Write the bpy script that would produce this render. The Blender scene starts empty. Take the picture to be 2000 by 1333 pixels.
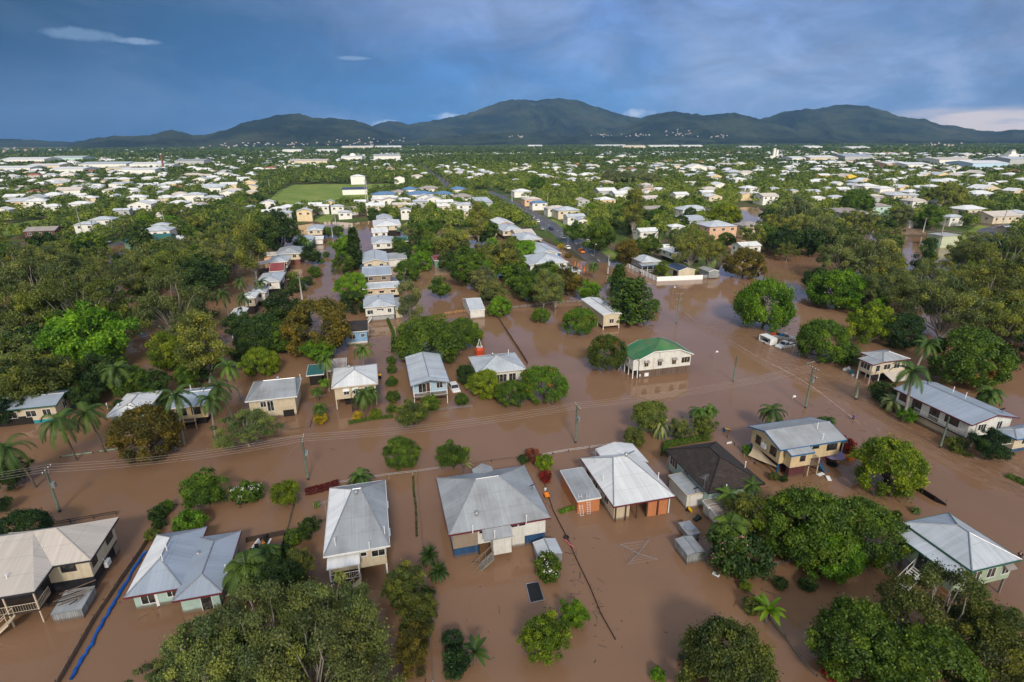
import bpy, bmesh, math, random
import numpy as np
from mathutils import Vector, Matrix

SC = bpy.context.scene
COL = SC.collection

# ------------------------------------------------------------------ camera
CAM_H = 47.0                                    # helicopter height above the flood water
F_PX, PITCH, ROLL = 1075.0, math.radians(20.1), math.radians(-0.29)
_f = Vector((0, math.cos(PITCH), -math.sin(PITCH)))
_r0 = Vector((1, 0, 0)); _u0 = Vector((0, math.sin(PITCH), math.cos(PITCH)))
_r = _r0 * math.cos(ROLL) + _u0 * math.sin(ROLL)
_u = _u0 * math.cos(ROLL) - _r0 * math.sin(ROLL)
cam = bpy.data.cameras.new('camera')
cam.sensor_width = 36.0; cam.sensor_fit = 'HORIZONTAL'
cam.lens = 36.0 * F_PX / 2000.0
cam.clip_start = 0.5; cam.clip_end = 40000
camo = bpy.data.objects.new('camera', cam); COL.objects.link(camo)
camo.matrix_world = Matrix(((_r.x, _u.x, -_f.x, 0), (_r.y, _u.y, -_f.y, 0), (_r.z, _u.z, -_f.z, CAM_H), (0, 0, 0, 1)))
SC.camera = camo

# ------------------------------------------------------------------ sun, exposure
SUN_AZ = math.radians(172); SUN_EL = math.radians(32)     # behind the camera
sdir = Vector((math.sin(SUN_AZ) * math.cos(SUN_EL), math.cos(SUN_AZ) * math.cos(SUN_EL), math.sin(SUN_EL)))
sun = bpy.data.lights.new('sun', 'SUN'); sun.energy = 3.7; sun.angle = math.radians(12); sun.color = (1.0, 0.91, 0.79)
suno = bpy.data.objects.new('sun', sun); COL.objects.link(suno)
suno.rotation_euler = (-sdir).to_track_quat('-Z', 'Y').to_euler()
SC.view_settings.view_transform = 'Standard'; SC.view_settings.look = 'None'
SC.view_settings.exposure = 0.25; SC.view_settings.gamma = 1.0

# ------------------------------------------------------------------ world: Nishita sky under a storm cloud deck
W = bpy.data.worlds.new('World'); SC.world = W; W.use_nodes = True
nt = W.node_tree; nt.nodes.clear()
def N(t, **kw):
    n = nt.nodes.new(t)
    for k, v in kw.items(): setattr(n, k, v)
    return n
def LK(a, b): nt.links.new(a, b)
def ramp(fac, stops, interp='LINEAR'):
    n = nt.nodes.new('ShaderNodeValToRGB'); n.color_ramp.interpolation = interp
    els = n.color_ramp.elements
    while len(els) < len(stops): els.new(0.5)
    for e, (p, c) in zip(els, stops):
        e.position = p; e.color = (*c, 1) if isinstance(c, tuple) else (c, c, c, 1)
    LK(fac, n.inputs[0]); return n.outputs[0]
def MA(op, a, b=None, c=None):
    n = nt.nodes.new('ShaderNodeMath'); n.operation = op
    for i, v in enumerate((a, b, c)):
        if v is None: continue
        if isinstance(v, (int, float)): n.inputs[i].default_value = v
        else: LK(v, n.inputs[i])
    return n.outputs[0]
def MIX(fac, a, b, mode='MIX'):
    n = nt.nodes.new('ShaderNodeMix'); n.data_type = 'RGBA'; n.blend_type = mode
    for s, v in ((n.inputs[0], fac), (n.inputs[6], a), (n.inputs[7], b)):
        if isinstance(v, (int, float)): s.default_value = v
        elif isinstance(v, tuple): s.default_value = (*v, 1)
        else: LK(v, s)
    return n.outputs[2]
def NOISE(vec, scale, detail=5, rough=0.55, dist=0.0):
    n = nt.nodes.new('ShaderNodeTexNoise'); n.inputs['Scale'].default_value = scale
    n.inputs['Detail'].default_value = detail; n.inputs['Roughness'].default_value = rough
    n.inputs['Distortion'].default_value = dist
    if vec is not None: LK(vec, n.inputs['Vector'])
    return n.outputs[0]
sky = N('ShaderNodeTexSky', sky_type='NISHITA'); sky.sun_disc = False
sky.sun_elevation = SUN_EL; sky.sun_rotation = SUN_AZ
bg_sky = N('ShaderNodeBackground'); bg_sky.inputs[1].default_value = 0.10
LK(sky.outputs[0], bg_sky.inputs[0])
tc = N('ShaderNodeTexCoord'); sep = N('ShaderNodeSeparateXYZ'); LK(tc.outputs['Generated'], sep.inputs[0])
dx, dy, dz = sep.outputs
# project the direction on a cloud deck so that the clouds get flatter towards the horizon
k = MA('DIVIDE', 1.0, MA('ADD', MA('MAXIMUM', dz, 0.0), 0.10))
cmb = N('ShaderNodeCombineXYZ')
LK(MA('MULTIPLY', dx, k), cmb.inputs[0]); LK(MA('MULTIPLY', dy, k), cmb.inputs[1])
deck = cmb.outputs[0]
mp = N('ShaderNodeMapping'); mp.inputs['Rotation'].default_value = (0, 0, 0.9); mp.inputs['Scale'].default_value = (0.9, 0.62, 1); LK(deck, mp.inputs[0])
mb_ = nt.nodes.new('ShaderNodeMapping'); mb_.inputs['Scale'].default_value = (1, 1, 2.3); mb_.inputs['Rotation'].default_value = (0, 0.25, 0); LK(tc.outputs['Generated'], mb_.inputs[0])
n1 = NOISE(mb_.outputs[0], 3.2, 9, 0.6, 0.5)
n2 = NOISE(mb_.outputs[0], 7.0, 9, 0.58, 0.5)
n3 = NOISE(deck, 0.35, 3, 0.5, 0.3)
az = MA('ARCTAN2', dx, dy)                          # 0 ahead, + to the right
azf = MA('MULTIPLY_ADD', az, 0.70, 0.5)             # -0.71..0.71 rad -> 0..1
base = ramp(azf, [(0.0, (0.005, 0.066, 0.180)), (0.16, (0.009, 0.100, 0.275)), (0.45, (0.045, 0.195, 0.470)), (0.75, (0.095, 0.240, 0.500)), (1.0, (0.115, 0.220, 0.430))])
up = ramp(dz, [(0.0, 0.0), (0.06, 0.0), (0.19, 1.0)])
topc = ramp(azf, [(0.0, (0.010, 0.050, 0.115)), (0.2, (0.027, 0.092, 0.215)), (0.45, (0.110, 0.215, 0.470)), (0.8, (0.150, 0.250, 0.490)), (1.0, (0.110, 0.19, 0.36))])
c0 = MIX(up, base, topc)
wisp = ramp(n1, [(0.44, 0.0), (0.66, 1.0)])
amt = ramp(azf, [(0.0, 0.10), (0.3, 0.35), (0.6, 0.65), (1.0, 0.8)])
c1 = MIX(MA('MULTIPLY', wisp, amt), c0, (0.265, 0.345, 0.540))
dark = MIX(ramp(azf, [(0.1, 0.25), (0.55, 1.0)]), (1.0, 1.0, 1.0), ramp(n2, [(0.36, 0.80), (0.64, 1.18)]))
c2 = MIX(1.0, c1, dark, 'MULTIPLY')
# thin bright streaks on the right, low over the hills
streak = MA('MULTIPLY', ramp(n2, [(0.52, 0.0), (0.70, 1.0)]), MA('MULTIPLY', ramp(azf, [(0.66, 0.0), (0.86, 1.0)]), ramp(dz, [(0.03, 1.0), (0.15, 0.0)])))
c3 = MIX(MA('MULTIPLY', streak, 0.75), c2, (0.40, 0.46, 0.60))
# clear, pale evening band at the right edge of the horizon
edge = MA('MULTIPLY_ADD', NOISE(deck, 1.3, 4), 0.02, dz)
band = MA('MULTIPLY', ramp(azf, [(0.885, 0.0), (0.95, 1.0)]), ramp(edge, [(0.041, 1.0), (0.049, 0.0)]))
strat = ramp(NOISE(mp.outputs[0], 1.7, 5), [(0.50, 0.0), (0.60, 1.0)])
c4 = MIX(band, c3, MIX(MA('MULTIPLY', strat, 0.55), (0.78, 0.65, 0.58), (0.30, 0.36, 0.48)))
# two small lit clouds on the left, white puffs behind the hills
def puff(azc, dzc, wa, wz, col, prev, s=9.0, thr=0.45):
    qa = MA('DIVIDE', MA('SUBTRACT', az, azc), wa); qz = MA('DIVIDE', MA('SUBTRACT', dz, dzc), wz)
    rr = MA('ADD', MA('MULTIPLY', qa, qa), MA('MULTIPLY', qz, qz))
    nn = NOISE(tc.outputs['Generated'], s, 6, 0.6, 0.3)
    m = ramp(MA('ADD', MA('SUBTRACT', 1.0, rr), MA('MULTIPLY_ADD', nn, 2.2, -1.1)), [(thr, 0.0), (thr + 0.9, 1.0)])
    return MIX(MA('MULTIPLY', m, 0.9), prev, col)
c5 = puff(-0.535, 0.129, 0.045, 0.006, (0.20, 0.29, 0.45), c4, 30)
c5 = puff(-0.602, 0.132, 0.060, 0.010, (0.13, 0.22, 0.36), c5, 30)
c5 = puff(-0.253, 0.121, 0.040, 0.004, (0.17, 0.28, 0.47), c5, 30)
c5 = puff(-0.215, 0.024, 0.045, 0.012, (0.42, 0.54, 0.72), c5, 26)
c5 = puff(0.214, 0.040, 0.040, 0.012, (0.55, 0.62, 0.74), c5, 22)
c5 = puff(-0.10, 0.036, 0.050, 0.009, (0.40, 0.52, 0.72), c5, 26)
# behind the camera the deck breaks up and is bright: that is what lights the street
back = ramp(MA('MULTIPLY_ADD', dy, -0.5, 0.5), [(0.36, 0.0), (0.80, 1.0)])
overhead = ramp(dz, [(0.45, 0.0), (0.95, 1.0)])
backc = MIX(ramp(n3, [(0.3, 0.0), (0.7, 1.0)]), (0.50, 0.57, 0.68), (1.05, 1.0, 0.92))
c6 = MIX(MA('MULTIPLY', overhead, 0.8), c5, (0.42, 0.47, 0.58))
c7 = MIX(back, c6, backc)
bg_cl = N('ShaderNodeBackground'); LK(c7, bg_cl.inputs[0]); bg_cl.inputs[1].default_value = 1.0
mixw = N('ShaderNodeMixShader'); mixw.inputs[0].default_value = 0.96
LK(bg_sky.outputs[0], mixw.inputs[1]); LK(bg_cl.outputs[0], mixw.inputs[2])
wo = N('ShaderNodeOutputWorld'); LK(mixw.outputs[0], wo.inputs[0])

# ------------------------------------------------------------------ measuring: a point seen in the picture -> its place on a level z
def P(px, py, z=0.0):
    d = _f * F_PX + _r * (px - 1000) + _u * (666.5 - py)
    t = (z - CAM_H) / d.z
    return Vector((d.x * t, d.y * t, z))
def depth_at(x, y, z=0.0):
    return Vector((x, y, z - CAM_H)).dot(_f)
GRID = math.radians(14.2)                       # the street grid
U = Vector((math.cos(GRID), math.sin(GRID), 0)); V = Vector((-math.sin(GRID), math.cos(GRID), 0))
rng = random.Random(11)
nr = np.random.default_rng(5)

# ------------------------------------------------------------------ object helpers
def tag(o, label=None, cat=None, group=None, kind=None):
    if label: o['label'] = label
    if cat: o['category'] = cat
    if group: o['group'] = group
    if kind: o['kind'] = kind
    return o
def empty(name, loc=(0, 0, 0), rz=0.0, label=None, cat=None, group=None):
    o = bpy.data.objects.new(name, None); COL.objects.link(o)
    o.location = loc; o.rotation_euler = (0, 0, rz); o.empty_display_size = 0.3
    return tag(o, label, cat, group)
def link(name, me, parent=None, loc=(0, 0, 0), rz=0.0):
    o = bpy.data.objects.new(name, me); COL.objects.link(o)
    o.location = loc; o.rotation_euler = (0, 0, rz)
    if parent is not None: o.parent = parent
    return o
class MB:
    """collects boxes, faces and tubes and becomes one mesh"""
    def __init__(s): s.v = []; s.f = []; s.mi = []; s.uv = {}; s.m = 0
    def face(s, pts, uv=None):
        i = len(s.v); s.v += [tuple(p) for p in pts]; s.f.append(tuple(range(i, i + len(pts)))); s.mi.append(s.m)
        if uv: s.uv[len(s.f) - 1] = uv
        return s
    def box(s, x0, x1, y0, y1, z0, z1):
        i = len(s.v)
        s.v += [(x0, y0, z0), (x1, y0, z0), (x1, y1, z0), (x0, y1, z0), (x0, y0, z1), (x1, y0, z1), (x1, y1, z1), (x0, y1, z1)]
        for q in ((0, 3, 2, 1), (4, 5, 6, 7), (0, 1, 5, 4), (1, 2, 6, 5), (2, 3, 7, 6), (3, 0, 4, 7)):
            s.f.append(tuple(i + k for k in q)); s.mi.append(s.m)
        return s
    def obox(s, c, ax, ay, az):
        """box with centre c and half-axis vectors"""
        c, ax, ay, az = map(Vector, (c, ax, ay, az)); i = len(s.v)
        for kz in (-1, 1):
            for kx, ky in ((-1, -1), (1, -1), (1, 1), (-1, 1)): s.v.append(tuple(c + ax * kx + ay * ky + az * kz))
        for q in ((0, 3, 2, 1), (4, 5, 6, 7), (0, 1, 5, 4), (1, 2, 6, 5), (2, 3, 7, 6), (3, 0, 4, 7)):
            s.f.append(tuple(i + k for k in q)); s.mi.append(s.m)
        return s
    def tube(s, pts, radii, n=6, cap=True):
        pts = [Vector(p) for p in pts]
        if isinstance(radii, (int, float)): radii = [radii] * len(pts)
        i0 = len(s.v)
        for k, p in enumerate(pts):
            d = (pts[min(k + 1, len(pts) - 1)] - pts[max(k - 1, 0)])
            d = d.normalized() if d.length > 1e-9 else Vector((0, 0, 1))
            a = d.cross(Vector((0, 0, 1)) if abs(d.z) < 0.95 else Vector((1, 0, 0))).normalized(); b = d.cross(a)
            for q in range(n):
                t = 2 * math.pi * q / n
                s.v.append(tuple(p + (a * math.cos(t) + b * math.sin(t)) * radii[k]))
        for k in range(len(pts) - 1):
            for q in range(n):
                a0 = i0 + k * n + q; a1 = i0 + k * n + (q + 1) % n
                s.f.append((a0, a1, a1 + n, a0 + n)); s.mi.append(s.m)
        if cap:
            s.f.append(tuple(i0 + q for q in range(n))); s.mi.append(s.m)
            e = i0 + (len(pts) - 1) * n
            s.f.append(tuple(e + q for q in reversed(range(n)))); s.mi.append(s.m)
        return s
    def bar(s, a, b, r, n=6): return s.tube([a, b], r, n)
    def mesh(s, name, mats, smooth=False):
        me = bpy.data.meshes.new(name); me.from_pydata(s.v, [], s.f)
        if not isinstance(mats, (list, tuple)): mats = [mats]
        for m in mats: me.materials.append(m)
        if len(mats) > 1: me.polygons.foreach_set('material_index', s.mi)
        if s.uv:
            lay = me.uv_layers.new(name='UVMap')
            for fi, uv in s.uv.items():
                p = me.polygons[fi]
                for k, li in enumerate(p.loop_indices): lay.data[li].uv = uv[k]
        if smooth: me.polygons.foreach_set('use_smooth', [True] * len(me.polygons))
        me.update(); return me
    def build(s, name, mats, parent=None, loc=(0, 0, 0), rz=0.0, smooth=False):
        return link(name, s.mesh(name, mats, smooth), parent, loc, rz)
# ------------------------------------------------------------------ materials
MATS = {}
def new_mat(name):
    global nt
    m = bpy.data.materials.new(name); m.use_nodes = True; nt = m.node_tree; nt.nodes.clear(); MATS[name] = m
    out = nt.nodes.new('ShaderNodeOutputMaterial'); b = nt.nodes.new('ShaderNodeBsdfPrincipled')
    LK(b.outputs[0], out.inputs[0]); return m, b, out
def setin(b, name, v):
    s = b.inputs[name]
    if isinstance(v, tuple): s.default_value = (*v, 1) if len(v) == 3 else v
    elif isinstance(v, (int, float)): s.default_value = v
    else: LK(v, s)
def coords(kind='Object'):
    return nt.nodes.new('ShaderNodeTexCoord').outputs[kind]
def mapping(vec, scale=(1, 1, 1), rot=(0, 0, 0)):
    n = nt.nodes.new('ShaderNodeMapping'); n.inputs['Scale'].default_value = scale; n.inputs['Rotation'].default_value = rot
    LK(vec, n.inputs[0]); return n.outputs[0]
def bump(h, strength=0.3, dist=0.05):
    n = nt.nodes.new('ShaderNodeBump'); n.inputs['Strength'].default_value = strength; n.inputs['Distance'].default_value = dist
    LK(h, n.inputs['Height']); return n.outputs[0]
def attr(name, out='Fac'):
    n = nt.nodes.new('ShaderNodeAttribute'); n.attribute_name = name; return n.outputs[out]
def plain(name, col, rough=0.6, var=0.12, scale=1.5, metal=0.0, spec=0.4):
    m, b, _ = new_mat(name)
    n = NOISE(coords(), scale, 4, 0.6)
    f = ramp(n, [(0.3, 1 - var), (0.7, 1 + var * 0.5)])
    setin(b, 'Base Color', MIX(1.0, tuple(col), f, 'MULTIPLY')); setin(b, 'Roughness', rough)
    setin(b, 'Metallic', metal); b.inputs['Specular IOR Level'].default_value = spec
    return m
def iron(name, col, stain=(0.28, 0.25, 0.22), st=0.45, rough=0.42, lines=True, rust=0.0, spec=0.5):
    """corrugated roof sheeting: ribs down the slope, laps across it, weather streaks (UV in metres: u along the eave, v up the slope)"""
    m, b, _ = new_mat(name)
    uv = coords('UV'); sp = nt.nodes.new('ShaderNodeSeparateXYZ'); LK(uv, sp.inputs[0])
    oi = nt.nodes.new('ShaderNodeObjectInfo').outputs['Random']
    cb = nt.nodes.new('ShaderNodeCombineXYZ'); LK(MA('MULTIPLY_ADD', oi, 57.0, sp.outputs[0]), cb.inputs[0]); LK(MA('MULTIPLY_ADD', oi, 31.0, sp.outputs[1]), cb.inputs[1]); uv = cb.outputs[0]
    big = NOISE(mapping(uv, (0.22, 0.22, 1)), 1.0, 5, 0.6)
    strk = NOISE(mapping(uv, (2.6, 0.10, 1)), 1.0, 4, 0.6)
    sheet = nt.nodes.new('ShaderNodeTexWhiteNoise'); sheet.noise_dimensions = '1D'
    LK(MA('FLOOR', MA('MULTIPLY', sp.outputs[0], 0.9)), sheet.inputs['W'])
    f = MA('MULTIPLY', ramp(big, [(0.42, 0.0), (0.72, 1.0)]), st)
    c = MIX(f, tuple(col), tuple(stain))
    c = MIX(1.0, c, ramp(strk, [(0.3, 0.86), (0.68, 1.07)]), 'MULTIPLY')
    c = MIX(1.0, c, MA('MULTIPLY_ADD', sheet.outputs[0], 0.10, 0.94), 'MULTIPLY')
    lap = MA('FRACT', MA('MULTIPLY', sp.outputs[1], 0.42))
    c = MIX(MA('MULTIPLY', MA('LESS_THAN', lap, 0.035), 0.22), c, (0.12, 0.12, 0.12))
    if rust: c = MIX(ramp(NOISE(mapping(uv, (0.9, 0.25, 1)), 1.0, 6, 0.65), [(0.60 - rust * 0.25, 0.0), (0.72, 1.0)]), c, (0.16, 0.07, 0.035))
    setin(b, 'Base Color', c); setin(b, 'Roughness', MA('MULTIPLY_ADD', big, 0.25, rough - 0.12)); b.inputs['Specular IOR Level'].default_value = spec
    rib = MA('SINE', MA('MULTIPLY', sp.outputs[0], 2 * math.pi / 0.19))
    setin(b, 'Normal', bump(rib, 0.35, 0.018))
    return m
def boards(name, col, rough=0.6, pitch=0.19, var=0.15, stain=(0.22, 0.16, 0.11)):
    """painted weatherboards (object z) with dirt that gathers in patches"""
    m, b, _ = new_mat(name); ob = coords(); sp = nt.nodes.new('ShaderNodeSeparateXYZ'); LK(ob, sp.inputs[0])
    n = NOISE(ob, 0.8, 5, 0.6); n2 = NOISE(mapping(ob, (3, 3, 0.4)), 1.0, 4, 0.6)
    c = MIX(MA('MULTIPLY', ramp(n2, [(0.5, 0.0), (0.8, 1.0)]), 0.35), tuple(col), stain)
    c = MIX(1.0, c, ramp(n, [(0.3, 1 - var), (0.7, 1.05)]), 'MULTIPLY')
    lap = MA('FRACT', MA('DIVIDE', sp.outputs[2], pitch))
    c = MIX(MA('MULTIPLY', MA('LESS_THAN', lap, 0.10), 0.35), c, (0.08, 0.08, 0.08))
    c = tide(c)
    setin(b, 'Base Color', c); setin(b, 'Roughness', rough); setin(b, 'Normal', bump(lap, 0.5, 0.02)); return m
def tide(c):
    """mud left by the water on the foot of a wall"""
    p_ = nt.nodes.new('ShaderNodeNewGeometry').outputs['Position']; z_ = nt.nodes.new('ShaderNodeSeparateXYZ'); LK(p_, z_.inputs[0])
    return MIX(ramp(MA('MULTIPLY_ADD', NOISE(p_, 1.2, 4, .6), -0.5, z_.outputs[2]), [(0.0, 0.85), (0.30, 0.0)]), c, (0.13, 0.085, 0.055))
def vboards(name, col, pitch=0.15, gap=0.10, rough=0.75):
    m, b, _ = new_mat(name); ob = coords(); sp = nt.nodes.new('ShaderNodeSeparateXYZ'); LK(ob, sp.inputs[0])
    t = MA('DIVIDE', MA('ADD', sp.outputs[0], sp.outputs[1]), pitch)
    w = nt.nodes.new('ShaderNodeTexWhiteNoise'); w.noise_dimensions = '1D'; LK(MA('FLOOR', t), w.inputs['W'])
    c = MIX(1.0, tuple(col), MA('MULTIPLY_ADD', w.outputs[0], 0.5, 0.72), 'MULTIPLY')
    c = MIX(MA('MULTIPLY', MA('LESS_THAN', MA('FRACT', t), gap), 0.85), c, (0.01, 0.01, 0.01))
    n = NOISE(mapping(ob, (4, 4, 0.8)), 1.0, 5, 0.65)
    c = MIX(1.0, c, ramp(n, [(0.3, 0.7), (0.7, 1.1)]), 'MULTIPLY')
    setin(b, 'Base Color', tide(c)); setin(b, 'Roughness', rough); return m

R_GREY = iron('roof_grey', (0.36, 0.38, 0.395), (0.21, 0.205, 0.20), 0.75)
R_LIGHT = iron('roof_light', (0.50, 0.54, 0.58), (0.30, 0.31, 0.32), 0.6)
R_BLUE = iron('roof_blue_grey', (0.33, 0.38, 0.45), (0.26, 0.30, 0.36), 0.4)
R_WHITE = iron('roof_white', (0.70, 0.71, 0.71), (0.50, 0.49, 0.47), 0.35)
R_PURE = iron('roof_pure_white', (0.86, 0.87, 0.88), (0.8, 0.8, 0.8), 0.2); R_CREAM = iron('roof_cream', (0.56, 0.50, 0.44), (0.46, 0.41, 0.36), 0.35, spec=0.25)  # the purest white goes on the left slope of two hip roofs
R_GREEN = iron('roof_green', (0.030, 0.17, 0.050), (0.20, 0.22, 0.08), 0.75, rust=0.15)
R_TEAL = iron('roof_teal', (0.03, 0.13, 0.12), (0.05, 0.12, 0.10), 0.4)
R_NAVY = iron('roof_navy', (0.035, 0.055, 0.11), (0.05, 0.06, 0.09), 0.4)
R_SKY = iron('roof_sky_blue', (0.10, 0.20, 0.36), (0.12, 0.18, 0.28), 0.4)
R_RED = iron('roof_red', (0.25, 0.05, 0.05), (0.20, 0.08, 0.07), 0.4)
R_TAN = iron('roof_tan', (0.33, 0.29, 0.26), (0.26, 0.22, 0.19), 0.4)
R_RUST = iron('roof_rusty', (0.40, 0.38, 0.36), (0.30, 0.24, 0.20), 0.6, rust=0.8)
R_ORANGE = iron('roof_orange', (0.50, 0.17, 0.08), (0.40, 0.16, 0.09), 0.4)
# concrete tiles
m, b, _ = new_mat('roof_brown_tiles'); R_TILE = m
uv = coords('UV'); sp = nt.nodes.new('ShaderNodeSeparateXYZ'); LK(uv, sp.inputs[0])
br = nt.nodes.new('ShaderNodeTexBrick'); LK(uv, br.inputs['Vector']); br.inputs['Scale'].default_value = 1.0
br.inputs['Brick Width'].default_value = 0.33; br.inputs['Row Height'].default_value = 0.36; br.inputs['Mortar Size'].default_value = 0.035
br.inputs['Color1'].default_value = (0.030, 0.019, 0.015, 1); br.inputs['Color2'].default_value = (0.052, 0.034, 0.027, 1); br.inputs['Mortar'].default_value = (0.010, 0.007, 0.006, 1)
c = MIX(ramp(NOISE(uv, 0.7, 6, 0.65), [(0.5, 0.0), (0.75, 0.5)]), br.outputs[0], (0.10, 0.085, 0.07))
setin(b, 'Base Color', c); setin(b, 'Roughness', 0.8); setin(b, 'Normal', bump(MA('FRACT', MA('DIVIDE', sp.outputs[1], 0.36)), 0.6, 0.04))
R_DARK = plain('roof_dark_shingle', (0.045, 0.036, 0.032), 0.8, 0.3, 3.0)

W_WHITE = boards('wall_white', (0.72, 0.71, 0.66)); W_CREAM = boards('wall_cream', (0.62, 0.53, 0.38)); W_YELLOW = boards('wall_pale_yellow', (0.68, 0.53, 0.31))
W_BEIGE = boards('wall_beige', (0.42, 0.36, 0.27)); W_BLUE = boards('wall_light_blue', (0.42, 0.58, 0.72)); W_SKY = boards('wall_sky_blue', (0.22, 0.42, 0.66))
W_MINT = boards('wall_mint', (0.42, 0.58, 0.52)); W_GREEN = boards('wall_pale_green', (0.36, 0.45, 0.32)); W_GREY = boards('wall_grey', (0.40, 0.41, 0.41))
W_TAN = boards('wall_tan', (0.30, 0.24, 0.18)); W_PEACH = boards('wall_peach', (0.66, 0.42, 0.28)); W_LEMON = boards('wall_lemon', (0.75, 0.52, 0.06)); W_MAROON = boards('wall_maroon', (0.10, 0.025, 0.03))
W_ORANGE = plain('wall_orange_render', (0.50, 0.19, 0.08), 0.7); W_NAVY = vboards('wall_navy_boards', (0.012, 0.012, 0.018), 0.3, 0.05)
W_BLUEDARK = vboards('wall_deep_blue_boards', (0.020, 0.085, 0.20), 0.15, 0.12); W_TEAL = plain('wall_teal', (0.02, 0.26, 0.32), 0.6)
W_TIMBER = vboards('wall_weathered_timber', (0.15, 0.10, 0.075), 0.16, 0.1); W_BRICK = plain('wall_red_brick', (0.19, 0.075, 0.05), 0.85, 0.3, 4)
W_SHEDGREEN = plain('wall_shed_green', (0.13, 0.24, 0.18), 0.6, 0.1); W_TIN = vboards('wall_tin', (0.33, 0.35, 0.36), 0.20, 0.14, 0.5)
W_SHADE = plain('shade_under_house', (0.020, 0.016, 0.013), 0.9, 0.2); W_PURPLE = plain('purple_blind', (0.16, 0.03, 0.20), 0.7)  # the near-black paints in shade below floors and inside openings
TRIM_W = plain('trim_white', (0.74, 0.74, 0.72), 0.5, 0.06); TRIM_BLUE = plain('trim_blue', (0.012, 0.12, 0.27), 0.5, 0.1); TRIM_DARK = plain('trim_dark', (0.03, 0.03, 0.035), 0.5)
TRIM_RED = plain('trim_maroon', (0.13, 0.02, 0.025), 0.5); TRIM_GREEN = plain('trim_green', (0.02, 0.10, 0.07), 0.5); TRIM_CREAM = plain('trim_cream', (0.60, 0.50, 0.36), 0.5)
TRIM_BROWN = plain('trim_brown', (0.09, 0.045, 0.03), 0.6)
m, b, _ = new_mat('window_glass'); GLASS = m
setin(b, 'Base Color', MIX(ramp(NOISE(coords(), 1.1, 2), [(0.45, 0.0), (0.55, 1.0)]), (0.015, 0.018, 0.02), (0.06, 0.055, 0.05))); setin(b, 'Roughness', 0.06); b.inputs['Specular IOR Level'].default_value = 0.8
WOOD = plain('grey_timber', (0.16, 0.115, 0.085), 0.8, 0.35, 2.5); WOOD_D = plain('dark_timber', (0.055, 0.038, 0.03), 0.85, 0.3, 2.5); PALING = vboards('fence_palings', (0.27, 0.18, 0.115), 0.12, 0.15)
POLE_G = plain('pole_green_weathered', (0.17, 0.25, 0.19), 0.75, 0.3, 1.2); POLE_B = plain('pole_grey_timber', (0.22, 0.20, 0.17), 0.8, 0.25, 1.5); STEEL = plain('galvanised_steel', (0.40, 0.41, 0.42), 0.4, 0.15, 3, 0.6)
WIRE = plain('wire_aluminium', (0.33, 0.28, 0.25), 0.55, 0.1); PORC = plain('insulator_porcelain', (0.55, 0.55, 0.52), 0.3)
WHITE_P = plain('white_paint', (0.78, 0.78, 0.77), 0.35, 0.05); BLACK = plain('black_rubber', (0.012, 0.012, 0.012), 0.6); BLACK_PL = plain('black_plastic_sheet', (0.008, 0.009, 0.010), 0.35, 0.4, 3)
CARGLASS = plain('car_glass', (0.012, 0.014, 0.018), 0.08, 0.05, 1, 0, 0.8); ORANGE_P = plain('orange_paint', (0.75, 0.21, 0.012), 0.35, 0.05); BLUE_P = plain('blue_paint', (0.015, 0.03, 0.09), 0.3, 0.05)
SILVER_P = plain('silver_paint', (0.35, 0.36, 0.37), 0.35, 0.05); RED_PL = plain('red_orange_plastic', (0.50, 0.065, 0.018), 0.4, 0.15); YELLOW_PL = plain('yellow_plastic', (0.75, 0.42, 0.01), 0.4, 0.05)
GREEN_PL = plain('green_plastic', (0.05, 0.35, 0.06), 0.4); BIN_G = plain('bin_dark_green', (0.012, 0.02, 0.016), 0.5); BLUE_TARP = plain('blue_tarpaulin', (0.008, 0.10, 0.42), 0.45, 0.25, 2)
PURPLE_CL = plain('mauve_canvas', (0.20, 0.16, 0.29), 0.85, 0.12); SAIL = plain('sand_shade_cloth', (0.62, 0.50, 0.34), 0.85, 0.1); SKIN = plain('skin', (0.42, 0.24, 0.16), 0.6); HAIR = plain('dark_hair', (0.02, 0.014, 0.01), 0.6)
CL_BLUE = plain('bright_blue_cloth', (0.012, 0.03, 0.38), 0.8); CL_DARK = plain('navy_cloth', (0.012, 0.014, 0.03), 0.85)
FOAM = plain('muddy_foam', (0.42, 0.31, 0.24), 0.8, 0.3, 1.5)
# foliage: object colour x per-leaf tone
def leaf_mat(name, rough=0.5, trans=0.32, spec=0.3):
    m, b, out = new_mat(name)
    oc = nt.nodes.new('ShaderNodeObjectInfo').outputs['Color']; t = attr('tone')
    c = MIX(1.0, oc, ramp(t, [(0.0, (0.90, 1.0, 0.95)), (0.5, (2.15, 1.98, 1.4)), (1.0, (4.3, 3.3, 1.5))]), 'MULTIPLY')
    setin(b, 'Base Color', c); setin(b, 'Roughness', rough); b.inputs['Specular IOR Level'].default_value = spec
    tr = nt.nodes.new('ShaderNodeBsdfTranslucent'); LK(MIX(1.0, c, (1.25, 1.35, 0.6), 'MULTIPLY'), tr.inputs[0])
    mx = nt.nodes.new('ShaderNodeMixShader'); mx.inputs[0].default_value = trans
    LK(b.outputs[0], mx.inputs[1]); LK(tr.outputs[0], mx.inputs[2]); LK(mx.outputs[0], out.inputs[0]); return m
LEAF = leaf_mat('foliage')
BARK = plain('bark_grey', (0.13, 0.10, 0.08), 0.9, 0.35, 2.0); BARK_P = plain('bark_pale', (0.27, 0.24, 0.20), 0.8, 0.3, 1.5); BARK_D = plain('bark_dark', (0.045, 0.034, 0.027), 0.9, 0.3, 2.0)
FL_RED = plain('flower_orange_red', (0.60, 0.06, 0.015), 0.7, 0.2); FL_WHITE = plain('flower_white', (0.75, 0.74, 0.66), 0.6); FL_PINK = plain('flower_pink', (0.6, 0.22, 0.25), 0.6)
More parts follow.
